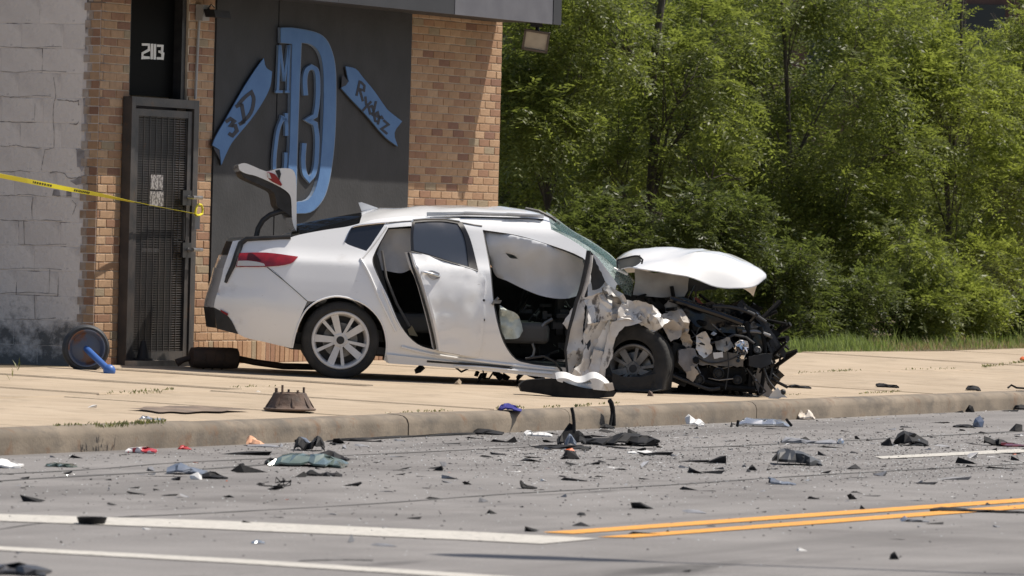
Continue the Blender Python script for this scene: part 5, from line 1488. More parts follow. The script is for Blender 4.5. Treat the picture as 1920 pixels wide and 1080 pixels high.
twf = lambda s: 0.2 + 1.0 * s + 0.5 * math.sin(s * 9)
strip = tape_strip('tape', ptsT, lambda s: 0.046 - 0.020 * s, twf, M_tape)
rs = random.Random(5)
for (a, b) in ((0.41, 0.475), (0.555, 0.61), (0.80, 0.84)):
    s = a
    while s < b:
        l = rs.uniform(0.004, 0.009)
        tape_strip('print', ptsT, lambda s: 0.017, twf, M_tapep, off=0.0012, a0=s, a1=s + l * 0.7, th=0.0006).parent = strip if False else tape
        s += l
m2 = MB()
lp = [(366, 402), (368, 390), (372, 383), (377, 384), (380, 392), (379, 401), (372, 404), (367, 403)]
m2.tube([W(*p, 0.15) for p in catmull([Vector(q) for q in lp], 4, False)], 0.011, 6); m2.obj('knot', M_tape, tape, smooth=True)
m2 = MB(); c = W(370, 417, 0.15); m2.box(c, 0.045, 0.004, 0.12, (Vector((1, 0, 0)), Vector((0, 1, 0)), ZZ)); m2.obj('tape_end', mat('tape_back', (0.5, 0.5, 0.5), 0.5), tape)
# wheel base with blue post, fallen over
ws = thing('post_stand', G(165, 693), 'old car wheel base with a blue painted post, tipped over against the block wall', 'stand')
tip = G(206, 704) + ZZ * 0.05
wc = G(160, 692); wc = wc + ZZ * 0.0
wc = Vector((wc.x, wc.y, ground_z(wc) + 0.185))
axd = (tip - wc); 
wc2 = D(161, 653, axd.length * 0 + (wc - EYE).dot(FWD)); wc = Vector((wc2.x, wc2.y, wc2.z))
tip = wc + (D(205, 695, (wc - EYE).dot(FWD) - 0.75) - wc)
axd = (tip - wc).normalized()
fdir = (axd * 0.5 + Vector((0.10, -1.0, 0.12)).normalized()).normalized()
m2 = MB(); m2.lathe(wc, fdir, [(0.14, -0.06), (0.17, -0.075), (0.195, -0.05), (0.20, 0), (0.195, 0.04), (0.178, 0.06), (0.158, 0.06), (0.15, 0.04)], 40); m2.obj('tyre', mat('old_tyre_blue', (0.022, 0.024, 0.028), 0.65, col2=(0.045, 0.05, 0.06), scale=8), ws, smooth=True)
m2 = MB(); m2.lathe(wc, fdir, [(0.160, 0.05), (0.155, 0.068), (0.145, 0.066), (0.135, 0.03), (0.12, 0.01), (0.05, 0.02), (0.03, 0.03), (0.0, 0.03)], 40); m2.obj('rim', mat('painted_rim', (0.10, 0.12, 0.17), 0.45, col2=(0.17, 0.075, 0.04), scale=7, lo=0.46, hi=0.56), ws, smooth=True)
m2 = MB(); m2.tube([wc - axd * 0.02, tip], 0.028, 12); m2.obj('post', mat('post_blue', (0.05, 0.14, 0.42), 0.45), ws, smooth=True)
m2 = MB(); m2.ball(tip, 0.052, n=14, mth=8); m2.obj('post_end', mat('post_blue', (0.05, 0.14, 0.42), 0.45), ws, smooth=True)
# small dark cone on the doorstep
cn = thing('door_cone', W(270, 676, 0.16), 'small dark cone standing at the foot of the security door', 'cone')
c = W(268, 674, 0.15); c.z = gz(NW) + 0.046
m2 = MB(); m2.lathe(c, ZZ, [(0.055, 0.02), (0.04, 0.09), (0.02, 0.17), (0.0, 0.175)], 16); m2.obj('cone_body', mat('dark_cone', (0.02, 0.018, 0.018), 0.7), cn, smooth=True)
m2 = MB(); m2.box(c + ZZ * 0.0105, 0.14, 0.11, 0.02, (U, N, ZZ)); m2.obj('cone_foot', mat('dark_cone', (0.02, 0.018, 0.018), 0.7), cn)
# muffler under the tail
mf = thing('muffler', G(405, 697), 'dark steel muffler lying against the wall under the car tail', 'muffler')
mc = G(402, 694) + ZZ * 0.105
e1 = (CF * 0.95 + U * 0.15).normalized()
e2 = ZZ.cross(e1).normalized()
m2 = MB(); n_ = 20
for i, (s, k) in enumerate(((-0.215, 0.62), (-0.20, 0.93), (-0.14, 1), (0.0, 1.0), (0.14, 1.0), (0.19, 0.93), (0.205, 0.6))):
    for a in range(n_):
        an = 2 * math.pi * a / n_
        sc_ = 1 / (abs(math.cos(an)) ** 3 + abs(math.sin(an)) ** 3) ** (1 / 3)
        m2.v.append(mc + e1 * s + e2 * math.cos(an) * 0.13 * k * sc_ + ZZ * math.sin(an) * 0.092 * k * sc_)
for i in range(6):
    for a in range(n_): m2.f.append((i * n_ + a, i * n_ + (a + 1) % n_, (i + 1) * n_ + (a + 1) % n_, (i + 1) * n_ + a))
m2.f += [tuple(range(n_)), tuple(6 * n_ + a for a in reversed(range(n_)))]
M_rust = mat('rusty_steel', (0.055, 0.04, 0.032), 0.75, col2=(0.10, 0.06, 0.04), scale=7, metal=0.3, bump=0.3, bscale=25)
m2.obj('muffler_can', M_rust, mf, smooth=True)
m2 = MB()
for s in (-0.1, -0.02, 0.06): m2.tube([mc + e1 * s + e2 * math.cos(a * 0.4) * 0.134 + ZZ * (math.sin(a * 0.4) * 0.095) for a in range(7, 13)], 0.006, 5)
m2.obj('rib', M_rust, mf)
m2 = MB(); m2.tube([mc + e1 * 0.19 + ZZ * 0.0, mc + e1 * 0.35 - ZZ * 0.03, mc + e1 * 0.6 - ZZ * 0.06, mc + e1 * 0.95 - ZZ * 0.06], 0.028, 10); m2.tube([mc - e1 * 0.19, mc - e1 * 0.27 - ZZ * 0.02, mc - e1 * 0.33 - ZZ * 0.05], [0.025, 0.025, 0.035], 10); m2.obj('exhaust_pipe', M_rust, mf, smooth=True)
# rusty post foot on the pavement
pf = thing('iron_pedestal', G(544, 771), 'rusty cast iron post foot with broken bolts standing on the pavement', 'post foot')
c = G(543, 769)
M_iron = mat('rusty_iron', (0.16, 0.105, 0.078), 0.85, col2=(0.075, 0.058, 0.05), scale=9, bump=0.5, bscale=22)
mix_extra(M_iron, (0.20, 0.15, 0.12), 9, 0.58, 0.7, seedoff=2)
m2 = MB(); m2.lathe(c, ZZ, [(0.19, 0.0), (0.195, 0.012), (0.172, 0.022), (0.158, 0.04), (0.122, 0.125), (0.10, 0.13), (0.098, 0.09), (0.0, 0.085)], 28); foot = m2.obj('flange', M_iron, pf, smooth=True)
for k in range(8):
    m2 = MB(); an = k * math.pi / 4 + .2; e = Vector((math.cos(an), math.sin(an), 0)); t_ = Vector((-e.y, e.x, 0))
    q = [c + e * .180 + t_ * .008, c + e * .180 - t_ * .008, c + e * .112 - t_ * .008, c + e * .112 + t_ * .008]
    m2.hexa([p + ZZ * .02 for p in q] + [q[0] + ZZ * .025, q[1] + ZZ * .025, q[2] + ZZ * .132, q[3] + ZZ * .132])
    m2.obj('gusset', M_iron, foot)
for k, (an, h_) in enumerate(((0.4, .17), (1.7, .15), (2.9, .16), (4.2, .185), (5.3, .15), (3.6, .16))):
    m2 = MB(); p = c + Vector((math.cos(an), math.sin(an), 0)) * 0.108; m2.tube([p + ZZ * .09, p + ZZ * h_], 0.009, 6); m2.obj('bolt', M_iron, pf)
# worn dark patch in the pavement
mpv = []
for p in catmull([(240, 767), (262, 766.5), (275, 763.5), (300, 764.5), (318, 762), (350, 763), (372, 762), (400, 765), (425, 766.5), (456, 768), (470, 769.5), (430, 771), (415, 773), (380, 772.5), (350, 775), (322, 773), (300, 774.5), (280, 771)], 3): mpv.append(G(p.x, p.y) + ZZ * 0.006)
mk('asphalt_patch', mpv, [tuple(range(len(mpv)))], mat('old_patch', (0.13, 0.10, 0.08), 0.95, col2=(0.24, 0.18, 0.135), scale=6, bump=0.6, bscale=25), base)
mpv = []
for p in catmull([(262, 793), (300, 797), (350, 798), (388, 803), (370, 811), (320, 812), (270, 806)], 5): mpv.append(hit(p.x, p.y, P3(0, NK - 0.008, 0), N))

# ------------------------------------------------------------------ wreckage lying about
M_dbk = mat('debris_black', (0.011, 0.011, 0.012), 0.7, col2=(0.024, 0.023, 0.023), scale=14, rnd=0.3, spec=0.2)
M_dgr = mat('debris_grey', (0.16, 0.16, 0.17), 0.45, col2=(0.26, 0.26, 0.27), scale=14, rnd=0.3)
M_dsl = mat('debris_silver', (0.55, 0.56, 0.58), 0.25, metal=0.8, rnd=0.2)
M_dwh = mat('debris_white', (0.70, 0.69, 0.67), 0.45, rnd=0.1)
M_dbl = mat('debris_bluegrey', (0.10, 0.12, 0.16), 0.35, col2=(0.18, 0.20, 0.24), scale=9)
M_dgn = mat('green_tinted_glass', (0.075, 0.115, 0.10), 0.2, col2=(0.15, 0.19, 0.17), scale=9, coat=0.6)
M_dor = mat('debris_orange', (0.62, 0.12, 0.02), 0.35)
M_dred = mat('debris_red', (0.40, 0.03, 0.03), 0.4)
M_paper = mat('paper', (0.66, 0.60, 0.52), 0.9, col2=(0.55, 0.49, 0.42), scale=12)
M_foam = mat('peach_foam', (0.72, 0.42, 0.27), 0.9, col2=(0.62, 0.33, 0.2), scale=14)
M_cobalt = mat('blue_cloth', (0.03, 0.03, 0.20), 0.9)
def gp(px, py):
    """where this picture point lies on road or pavement"""
    q = G(px, py)
    if q.dot(N) > NK + 0.02: return q
    q = R(px, py)
    e = q.dot(N) - (NK - 0.05)
    return q - N * e if e > 0 else q
RX = Vector((1, 0, 0)); RY = Vector((0, 1, 0))
def ggrid(name, prof_top, x0, x1, yb, depth, m, label=None, cat=None, rough=0.02, seed=0, thick=0.012, parent=None, arch=True, group=None, loc_off=0.0):
    """bent sheet standing/lying on the ground: prof_top = silhouette heights in px along x0..x1; depth in metres"""
    rs = random.Random(seed + 100)
    yb0, yb1 = yb if isinstance(yb, tuple) else (yb, yb)
    rough *= 0.45
    a = gp((x0 + x1) / 2, (yb0 + yb1) / 2)
    onroad = a.dot(N) < NK
    sc_ = FPX / (a - EYE).dot(FWD)
    K = max(5, int(len(prof_top) * 1.3)); Jn = 4
    hs = [h / sc_ for h in prof_top]
    vs_, fs_ = [], []
    for i in range(K + 1):
        f_ = i / K
        x = ((x0 - x1) / 2 + (x1 - x0) * f_) / sc_
        h = float(np.interp(f_ * (len(hs) - 1), range(len(hs)), hs))
        for j in range(Jn + 1):
            g_ = j / Jn
            y = depth * g_ + rs.uniform(-.22, .22) * depth
            x_ = x + rs.uniform(-.38, .38) * (x1 - x0) / sc_ / K
            hz = h * math.sin(math.pi * (0.12 + 0.76 * g_)) if arch else h * (0.2 + 0.8 * g_)
            z = max(0.001, hz + rs.uniform(-rough, rough))
            cb = gp(x0 + (x1 - x0) * f_, yb0 + (yb1 - yb0) * f_) if yb0 != yb1 else Vector((a.x + x_, a.y, 0))
            p = Vector((cb.x + rs.uniform(-.2, .2) * rough, cb.y + y, 0))
            if onroad:
                e = p.dot(N) - (NK - 0.012)
                if e > 0: p -= N * e
            vs_.append(Vector((p.x, p.y, (ZR if onroad else gz(min(max(p.dot(N), NK + 0.08), NW))) + z)))
    for i in range(K):
        for j in range(Jn):
            q = i * (Jn + 1) + j
            fs_.append((q, q + 1, q + Jn + 2)); fs_.append((q, q + Jn + 2, q + Jn + 1))
    vv, ff = shell(vs_, fs_, [Vector((0, 0, -min(thick, max(0.0006, v.z - (ZR if onroad else gz(min(max(v.dot(N), NK + 0.08), NW))) - 0.0002)))) for v in vs_])
    o = mk(name, vv, ff, m, parent, smooth=True, angle=math.radians(22))
    if label: tag(o, label, cat or 'debris', group)
    return o
def chunk(name, px, py, wpx, hpx, m, label, cat='debris', seed=0, group=None, asp=0.7, parent=None, n=16):
    rs = random.Random(seed + 300)
    a = gp(px, py); sc_ = FPX / (a - EYE).dot(FWD)
    w_, h_ = wpx / sc_, hpx / sc_
    bm = bmesh.new()
    for k in range(n):
        th = rs.uniform(0, 6.283); r_ = rs.uniform(0.5, 1.0)
        q = Vector((math.cos(th) * r_ * w_ / 2, math.sin(th) * r_ * w_ / 2 * asp, rs.choice((0, 0, rs.random(), rs.random() ** .5)) * h_ * (1.15 - 0.6 * r_)))
        bm.verts.new(a + q)
    bm.verts.new(a + Vector((rs.uniform(-.2, .2) * w_, 0, h_)))
    bmesh.ops.convex_hull(bm, input=bm.verts)
    for v in [v for v in bm.verts if not v.link_faces]: bm.verts.remove(v)
    bm.verts.index_update()
    vs_ = []
    for v in bm.verts:
        g0 = ground_z(a); d_ = ground_z(v.co) - g0 if v.co.dot(N) > NK else 0
        vs_.append(v.co + ZZ * (d_ + 0.001))
    fs_ = [tuple(v.index for v in f.verts) for f in bm.faces]
    bm.free()
    o = mk(name, vs_, fs_, m, parent)
    if label: tag(o, label, cat, group)
    return o
def stick(name, pts, m, label, r=0.012, cat='debris', parent=None, dy=0.0):
    """bent rod: pts (px, py_ground, px height above it)"""
    q = []
    for (x, y, h) in pts:
        a = gp(x, y); sc_ = FPX / (a - EYE).dot(FWD); q.append(a + ZZ * (h / sc_ + r))
    m2 = MB(); m2.tube(q, r, 7); o = m2.obj(name, m, parent)
    if label: tag(o, label, cat)
    return o

# on the pavement beside the car
YB_ = (G(1062, 746) - Cw(0, 0, 0)).dot(CL)
bt = thing('bumper_section', G(1062, 744), 'torn black bumper section with a white painted edge beside the front wheel', 'bumper')
def bpt(px, py, y): return Cat(px, py, y)
m2 = MB()
for (pl, yy, th_) in (([(974, 722), (984, 714), (1012, 711), (1046, 711), (1066, 719), (1100, 728), (1150, 732), (1156, 736), (1150, 744), (1110, 747), (1060, 746), (1010, 738), (978, 734)], YB_, 0.06),):
    v, t = trimesh([tuple(p) for p in catmull(pl, 3)], (), 9, 0.2, random.Random(2))
    v3 = []
    for p in v:
        q = bpt(p.x, p.y, yy + 0.08 * math.sin(p.x / 30)); q.z = max(q.z, ground_z(q) + 0.006); v3.append(q)
    vv, ff = shell(v3, t, CL * 0.16)
mk('bumper_skin', vv, ff, M_dbk, bt, smooth=True)
v, t = trimesh([tuple(p) for p in catmull([(1043, 711), (1050, 709), (1064, 710), (1082, 717), (1096, 716), (1108, 710), (1120, 710), (1134, 718), (1144, 728), (1140, 733), (1118, 731), (1090, 728), (1066, 720), (1046, 715)], 3)], [[(1090, 719), (1106, 713), (1110, 719), (1100, 721)]], 7, 0.2, random.Random(3))
vv, ff = shell([bpt(p.x, p.y, YB_ - 0.03 + 0.02 * math.sin(p.x / 9)) for p in v], t, CL * 0.10 + ZZ * 0.05)
mk('white_edge', vv, ff, M_dwh, bt, smooth=True)
v, t = trimesh([(1133, 719), (1149, 718), (1152, 731), (1142, 733)], (), 9, 0.1)
vv, ff = shell([bpt(p.x, p.y, YB_ - 0.04) for p in v], t, CL * 0.05); mk('clip', M_paper and vv, ff, M_paper, bt)
chunk('knuckle_piece', 1219, 744, 14, 12, M_iron, 'small rusty knuckle piece on the pavement by the front tyre', seed=3)
ggrid('blue_cloth', [3, 12, 14, 13, 8, 2], 934, 978, 771, 0.20, M_cobalt, 'crumpled dark blue cloth on the pavement edge', 'cloth', seed=4)
ggrid('foil_scrap', [2, 10, 6, 3, 5, 2], 260, 312, 789, 0.12, M_dsl, 'crumpled silver foil strip on the pavement near the kerb', 'foil', seed=5, rough=0.01)
ggrid('trim_strip', [3, 7, 6, 4, 5, 3], 1478, 1521, 728, 0.12, M_dbk, 'short black trim strip on the pavement beyond the car nose', seed=6, rough=0.006)
ggrid('trim_strip', [6, 8, 7, 6, 7, 2], 1644, 1686, 727, 0.12, M_dbk, 'black trim strip with bent ends on the pavement slab', seed=7, rough=0.006)
ggrid('plastic_cup', [7, 10, 10, 9, 6], 1813, 1839, 733, 0.12, M_dbk, 'rounded black plastic cap on the pavement edge', seed=8, rough=0.002)
stick('bent_clip', [(1890, 730, 1), (1896, 730, 6), (1906, 731, 2), (1920, 731, 1)], M_dbk, 'small bent black clip on the pavement edge', 0.010)
chunk('orange_lens', 1918, 676, 16, 8, M_dor, 'orange lens piece far along the pavement by the grass', seed=9)
chunk('can_fragment', 485, 737, 14, 5, M_paper, 'small pale scrap on the pavement behind the post foot', seed=10)
chunk('stone_chip', 858, 722, 22, 12, M_conc, 'pale stone chip on the pavement under the car sill', seed=11)
# on the road
gl_ = ggrid('lamp_lens', [6, 18, 24, 22, 24, 22, 16, 6], 500, 650, 876, 0.42, M_dgn, 'large green tinted lamp lens lying broken on the road', 'lamp', seed=12, rough=0.018)
ggrid('black_back', [4, 16, 22, 16, 4], 582, 650, 866, 0.3, M_dbk, None, seed=13, parent=gl_, rough=0.02)
ggrid('lens_mount', [6, 16, 12, 6], 497, 522, 872, 0.1, M_dbk, None, seed=14, parent=gl_, rough=0.01)
c1 = ggrid('lamp_bracket', [20, 28, 18, 14, 26, 32, 14], 552, 606, 846, 0.25, M_dbk, 'blue and black lamp bracket standing behind the green lens', seed=15, rough=0.03)
ggrid('blue_face', [10, 20, 16, 6], 553, 584, 839, 0.1, M_dbl, None, seed=16, parent=c1, rough=0.01)
c2 = ggrid('mirror_cover', [14, 22, 18, 14, 10, 5], 315, 384, 890, 0.22, M_dbl, 'black mirror cover with white painted end lying on the road', seed=17, rough=0.012)
chunk('white_end', 368, 899, 26, 14, M_dwh, None, seed=18, parent=c2)
ggrid('dark_end', [8, 14, 12, 7, 2], 378, 424, 898, 0.14, M_dbk, None, seed=19, parent=c2, rough=0.006)
ggrid('wavy_strip', [4, 14, 6, 4, 9, 5, 9, 3], 572, 640, 893, 0.12, M_dbk, 'wavy black trim strip in front of the green lens', seed=20, rough=0.01)
up = ggrid('headlamp_bracket', [10, 22, 34, 46, 30, 26, 12], 1044, 1098, 836, 0.22, M_dbk, 'broken headlamp bracket with an upright prong on the road below the kerb', seed=21, rough=0.03)
stick('prong', [(1076, 836, 20), (1075, 836, 42), (1073, 836, 56), (1070, 836, 68)], M_dbk, None, 0.013, parent=up)
ggrid('blue_shell', [12, 24, 24, 8], 1058, 1080, 838, 0.1, M_dbl, None, seed=22, parent=up, rough=0.01)
chunk('orange_marker', 1068, 846, 24, 6, M_dor, None, seed=23, parent=up)
ggrid('flat_plate', [3, 6, 8, 6, 5, 3], 1000, 1110, 842, 0.3, M_dbk, None, seed=24, parent=up, rough=0.012)
ggrid('undertray', [10, 13, 11, 14, 22, 24, 22, 20, 18, 12], 1096, 1236, 836, 0.35, M_dbk, 'long black undertray sheet curling up from the road', seed=25, rough=0.012)
st_ = stick('strap_bracket', [(1148, 803, 0), (1146, 803, 18), (1142, 803, 34), (1136, 803, 44), (1131, 803, 47)], M_dbk, 'black strap bracket standing upright against the kerb', 0.02)
stick('brace', [(1134, 803, 2), (1139, 803, 18), (1143, 803, 34)], M_dbk, None, 0.012, parent=st_)
ggrid('foot_plate', [6, 10, 6, 5], 1124, 1152, 804, 0.15, M_dbk, None, seed=26, parent=st_, rough=0.008)
mh = ggrid('wheel_arch_piece', [24, 30, 29, 27, 24, 16, 9], 1455, 1540, 873, 0.35, mat('dark_grey_plastic', (0.045, 0.047, 0.05), 0.5, col2=(0.07, 0.072, 0.075), scale=9), 'domed dark grey plastic arch piece lying on the road', seed=27, rough=0.004, thick=0.02)
ggrid('black_casing', [10, 24, 26, 22, 14, 6], 1680, 1742, 836, 0.3, M_dbk, 'jagged black casing on the road beside the white lane line', seed=28, rough=0.03)
ggrid('silver_edge', [3, 8, 12, 8, 3], 1706, 1738, 836, 0.1, M_dsl, 'silver sliver lying against the jagged black casing', seed=128, rough=0.01)
chunk('black_lump', 1662, 836, 30, 16, M_dbk, 'small black lump next to the jagged black casing', seed=29)
sv = chunk('mirror_ball', 1833, 801, 26, 22, mat('mirror_shell', (0.22, 0.25, 0.32), 0.2, metal=0.4), 'rounded blue silver mirror shell on the road by the far kerb', seed=30, n=40)
ggrid('mirror_arm', [3, 6, 5, 6, 3], 1790, 1826, 802, 0.15, M_dbk, None, seed=31, parent=sv, rough=0.012)
bk_ = ggrid('pressed_bracket', [6, 17, 14, 14, 15, 13, 3], 1382, 1480, 800, 0.2, M_dsl, 'long silver pressed bracket on two thin legs on the road', seed=32, rough=0.004)
stick('bracket_leg', [(1384, 803, 12), (1382, 803, 0)], M_dbk, None, 0.012, parent=bk_)
stick('bracket_leg', [(1474, 801, 12), (1484, 801, 0)], M_dbk, None, 0.012, parent=bk_)
cs = ggrid('chrome_strip', [4, 12, 8, 5, 5, 7, 8, 4], 1466, 1582, 832, 0.16, M_dgr, 'bent chrome grille strip with rungs lying on the road', seed=33, rough=0.008)
chunk('bright_end', 1576, 833, 16, 12, M_dsl, None, seed=34, parent=cs)
ggrid('paper_bag', [6, 20, 14, 10, 18, 16, 4], 1488, 1528, 787, 0.15, M_paper, 'crumpled cream paper bag at the kerb foot', 'paper', seed=35, rough=0.02)
ggrid('white_scrap', [18, 22, 12, 16, 6], 1286, 1320, 799, 0.12, M_dwh, 'torn white and black scrap leaning on the kerb', seed=36, rough=0.02)
wr = ggrid('drink_can', [8, 12, 11, 12, 8], 236, 292, 850, 0.15, mat('can_red_white', (0.62, 0.60, 0.60), 0.35, col2=(0.45, 0.05, 0.06), scale=16, lo=0.48, hi=0.52), 'crushed red and white drink can in the gutter', 'can', seed=37, rough=0.012)
ggrid('foam_block', [14, 20, 14, 10, 8, 2], 462, 496, 836, 0.15, M_foam, 'torn peach coloured foam block at the kerb foot', 'foam', seed=38, rough=0.012)
ggrid('pale_sheet', [2, 4, 5, 3], 462, 520, 838, 0.15, M_dgr, 'thin pale sheet lying under the peach foam block', seed=39, rough=0.004)
ggrid('red_scrap', [2, 9, 7, 4, 1], 333, 358, 843, 0.1, M_dred, 'small red plastic scrap in the gutter', seed=40, rough=0.006)
cp_ = MB(); a = R(172, 983); cp_.lathe(a, ZZ, [(0.0, 0.012), (0.055, 0.012), (0.058, 0.004), (0.064, 0.0), (0.075, 0.03), (0.077, 0.036), (0.07, 0.036), (0.062, 0.018), (0.0, 0.016)], 24)
tag(cp_.obj('round_cap', M_dbk, smooth=True), 'round black cap lying upright on the white road line', 'cap')
ggrid('long_strip', [6, 9, 7, 5, 5, 6, 4, 4, 3], 1750, 1922, 961, 0.10, M_dbk, 'long thin black strip lying across the yellow centre lines', seed=41, rough=0.004, thick=0.01)
bl_ = chunk('bulb_holder', 1694, 978, 18, 11, M_dsl, 'silver bulb holder with a grey tail near the yellow lines', seed=42)
ggrid('tail', [5, 6, 4, 2], 1700, 1742, 979, 0.08, M_dgr, None, seed=43, parent=bl_, rough=0.003)
rp_ = ggrid('red_black_piece', [18, 14, 10, 14, 8, 3], 1848, 1895, 836, 0.2, M_dbk, 'black lamp corner with a dark red lens on the road', seed=44, rough=0.016)
ggrid('dark_red_lens', [8, 7, 5, 2], 1878, 1925, 838, 0.2, mat('dark_red_lens', (0.12, 0.02, 0.025), 0.25), None, seed=45, parent=rp_, rough=0.006)
chunk('black_corner', 1677, 1049, 20, 15, M_dbk, 'pointed black corner piece on the empty near lane', seed=46)
ggrid('white_strip', [3, 5, 6, 5, 8, 4], 1178, 1222, 851, 0.08, M_dwh, 'thin white plastic strip with a round end on the road', seed=47, rough=0.003)
ggrid('blue_shard', [14, 9, 5, 6, 3], 1443, 1492, 909, 0.12, M_dbl, 'blue grey pointed shard in front of the domed arch piece', seed=48, rough=0.006)
chunk('rubber_cap', 1412, 882, 22, 11, M_dbk, 'small black rubber cap left of the domed arch piece', seed=49)
ggrid('curved_shard', [16, 9, 6, 6, 3], 976, 1006, 917, 0.10, M_dbk, 'curved black shard alone on the open road', seed=50, rough=0.004)
ggrid('green_shard', [5, 9, 6, 8, 3], 83, 140, 876, 0.14, M_dgn, 'small dark and green lamp shard near the gutter', seed=51, rough=0.012)
ggrid('white_panel_piece', [12, 16, 14, 10, 6], -20, 38, 878, 0.25, M_dwh, 'white painted panel piece lying on the road near the gutter', seed=52, rough=0.012)
ggrid('gutter_block', [6, 10, 10, 9, 8, 5], 876, 942, 815, 0.2, M_dbk, 'flat black block lying in the gutter', seed=53, rough=0.006)
ggrid('white_bracket', [8, 12, 6, 7, 8, 6, 4], 984, 1034, 818, 0.12, M_dwh, 'white clip with a black middle lying by the gutter', seed=54, rough=0.008)
ggrid('gutter_strip', [3, 6, 4, 5, 3, 4, 6, 3], 612, 880, (829, 814), 0.08, M_dbk, 'long black rubber strip lying along the gutter', seed=55, rough=0.006)
ggrid('gutter_strip', [5, 10, 9, 10, 5], 1846, 1888, 767, 0.15, M_dbk, 'glossy black strip lying along the far gutter', seed=56, rough=0.005)
chunk('plastic_disc', 1769, 771, 22, 14, M_dbk, 'black round cap in the far gutter', seed=57)
ggrid('dark_panel', [10, 20, 22, 18, 6], -30, 82, 1080, 0.35, mat('dark_panel', (0.05, 0.05, 0.056), 0.4), 'dark grey panel piece beside the thin lane line', seed=58, rough=0.01)
wt = thing('wire_tangle', R(530, 914), 'small tangle of black wire on the road', 'wire')
m2 = MB(); rs = random.Random(8); a = R(530, 914)
m2.tube([a + Vector((rs.uniform(-.05, .05), rs.uniform(-.05, .05), rs.uniform(.004, .06))) for _ in range(14)], 0.004, 5); m2.tube([a + ZZ * .006, a + Vector((-.1, .02, .006)), a + Vector((-.14, 0, .01))], 0.004, 5); m2.obj('wire', M_dbk, wt)
ggrid('silver_shard', [4, 8, 6, 2], 472, 496, 1020, 0.08, M_dsl, 'silver shard beyond the thin lane line', seed=59, rough=0.004)

# small fragments: countable ones each an object, sharing a handful of shapes
rs = random.Random(99)
FRAG = []
for k in range(14):
    bm = bmesh.new(); n = rs.randint(7, 11)
    fl_ = rs.uniform(0.15, 0.6)
    for _ in range(n):
        th = rs.uniform(0, 6.28); r_ = rs.uniform(.35, 1)
        bm.verts.new((math.cos(th) * r_ * 0.5, math.sin(th) * r_ * 0.5 * rs.uniform(.3, 1), rs.choice((0, 0, rs.random())) * fl_))
    bmesh.ops.convex_hull(bm, input=bm.verts)
    for v in [v for v in bm.verts if not v.link_faces]: bm.verts.remove(v)
    me = bpy.data.meshes.new('fragment'); bm.to_mesh(me); bm.free()
    zmin = min(v.co.z for v in me.vertices)
    for v in me.vertices: v.co.z -= zmin
    FRAG.append(me)
VAR = {}
def frag_me(k, m):
    if (k, m.name) not in VAR:
        me = FRAG[k].copy(); me.materials.append(m); VAR[(k, m.name)] = me
    return VAR[(k, m.name)]
def density(px, py):
    d_ = 0.02
    d_ += 1.3 * math.exp(-((py - 835) / 40) ** 2 - ((px - 1120) / 190) ** 2) + 1.2 * math.exp(-((py - 840) / 45) ** 2 - ((px - 1660) / 230) ** 2) + 0.5 * math.exp(-((py - 850) / 30) ** 2 - ((px - 600) / 120) ** 2)
    d_ += 0.8 * math.exp(-((py - 850) / 42) ** 2) * (1 / (1 + math.exp(-(px - 850) / 130)))
    d_ += 0.28 * math.exp(-((py - 880) / 60) ** 2)
    d_ += 0.12 * math.exp(-((py - 960) / 60) ** 2)
    d_ += 0.45 * math.exp(-((py - (866 - 0.052 * px)) / 9) ** 2)
    return d_
def scatter(n, size, m, name, label, group, pav=0.06, seed=1, thin=False):
    rs = random.Random(seed); k = 0
    while k < n:
        px = rs.uniform(0, 1920); py = rs.uniform(700, 1078)
        ykerb = 858 - 0.052 * px
        if ykerb - 62 < py < ykerb + 2: continue
        if py < ykerb:
            if rs.random() > pav: continue
            if py < 750 and px < 1480: continue
        elif rs.random() > density(px, py): continue
        p = gp(px, py)
        s_ = size * rs.lognormvariate(0, 0.6)
        s_ = min(s_, size * 2.4)
        o = bpy.data.objects.new(name, frag_me(rs.randrange(14), m)); COL.objects.link(o)
        o.location = p + ZZ * 0.001
        o.rotation_euler = (0, 0, rs.uniform(0, 6.28))
        if p.dot(N) > NK: o.rotation_euler = (Matrix.Rotation(0, 3, 'Z') @ RS.to_3x3() @ Matrix.Rotation(rs.uniform(0, 6.28), 3, 'Z')).to_euler()
        o.scale = (s_, s_ * rs.uniform(.4, 1), s_ * rs.uniform(.3, .8)) if not thin else (s_, s_ * rs.uniform(.15, .4), s_ * rs.uniform(.12, .3))
        if thin: o.rotation_euler.z = rs.gauss(0, 0.5)
        nn_ = p.dot(N)
        zone = 'on the pavement slabs' if nn_ > NK else 'in the gutter along the kerb' if nn_ > NK - 0.7 else 'on the far lane below the kerb' if nn_ > 15.7 else 'on the lane above the yellow lines' if nn_ > 12.6 else 'on the near lanes below the yellow lines'
        shp = ' sliver' if o.scale[2] < 0.45 * o.scale[0] else ' chip'
        tag(o, label + shp + ' lying ' + zone, 'fragment', group + ', ' + shp.strip() + 's ' + zone); k += 1
scatter(62, 0.19, M_dbk, 'plastic_strip', 'long black trim', 'black trim', seed=11, thin=True)
scatter(24, 0.15, M_dgr, 'grey_strip', 'long grey trim', 'grey trim', seed=12, thin=True)
scatter(235, 0.085, M_dbk, 'plastic_fragment', 'small black plastic', 'black plastic', seed=1)
scatter(120, 0.06, M_dgr, 'grey_fragment', 'small grey plastic', 'grey plastic', seed=2)
scatter(60, 0.045, M_dwh, 'white_fragment', 'small white', 'white', seed=3)
scatter(10, 0.035, M_dor, 'orange_fragment', 'small orange lens', 'orange lens', seed=4)
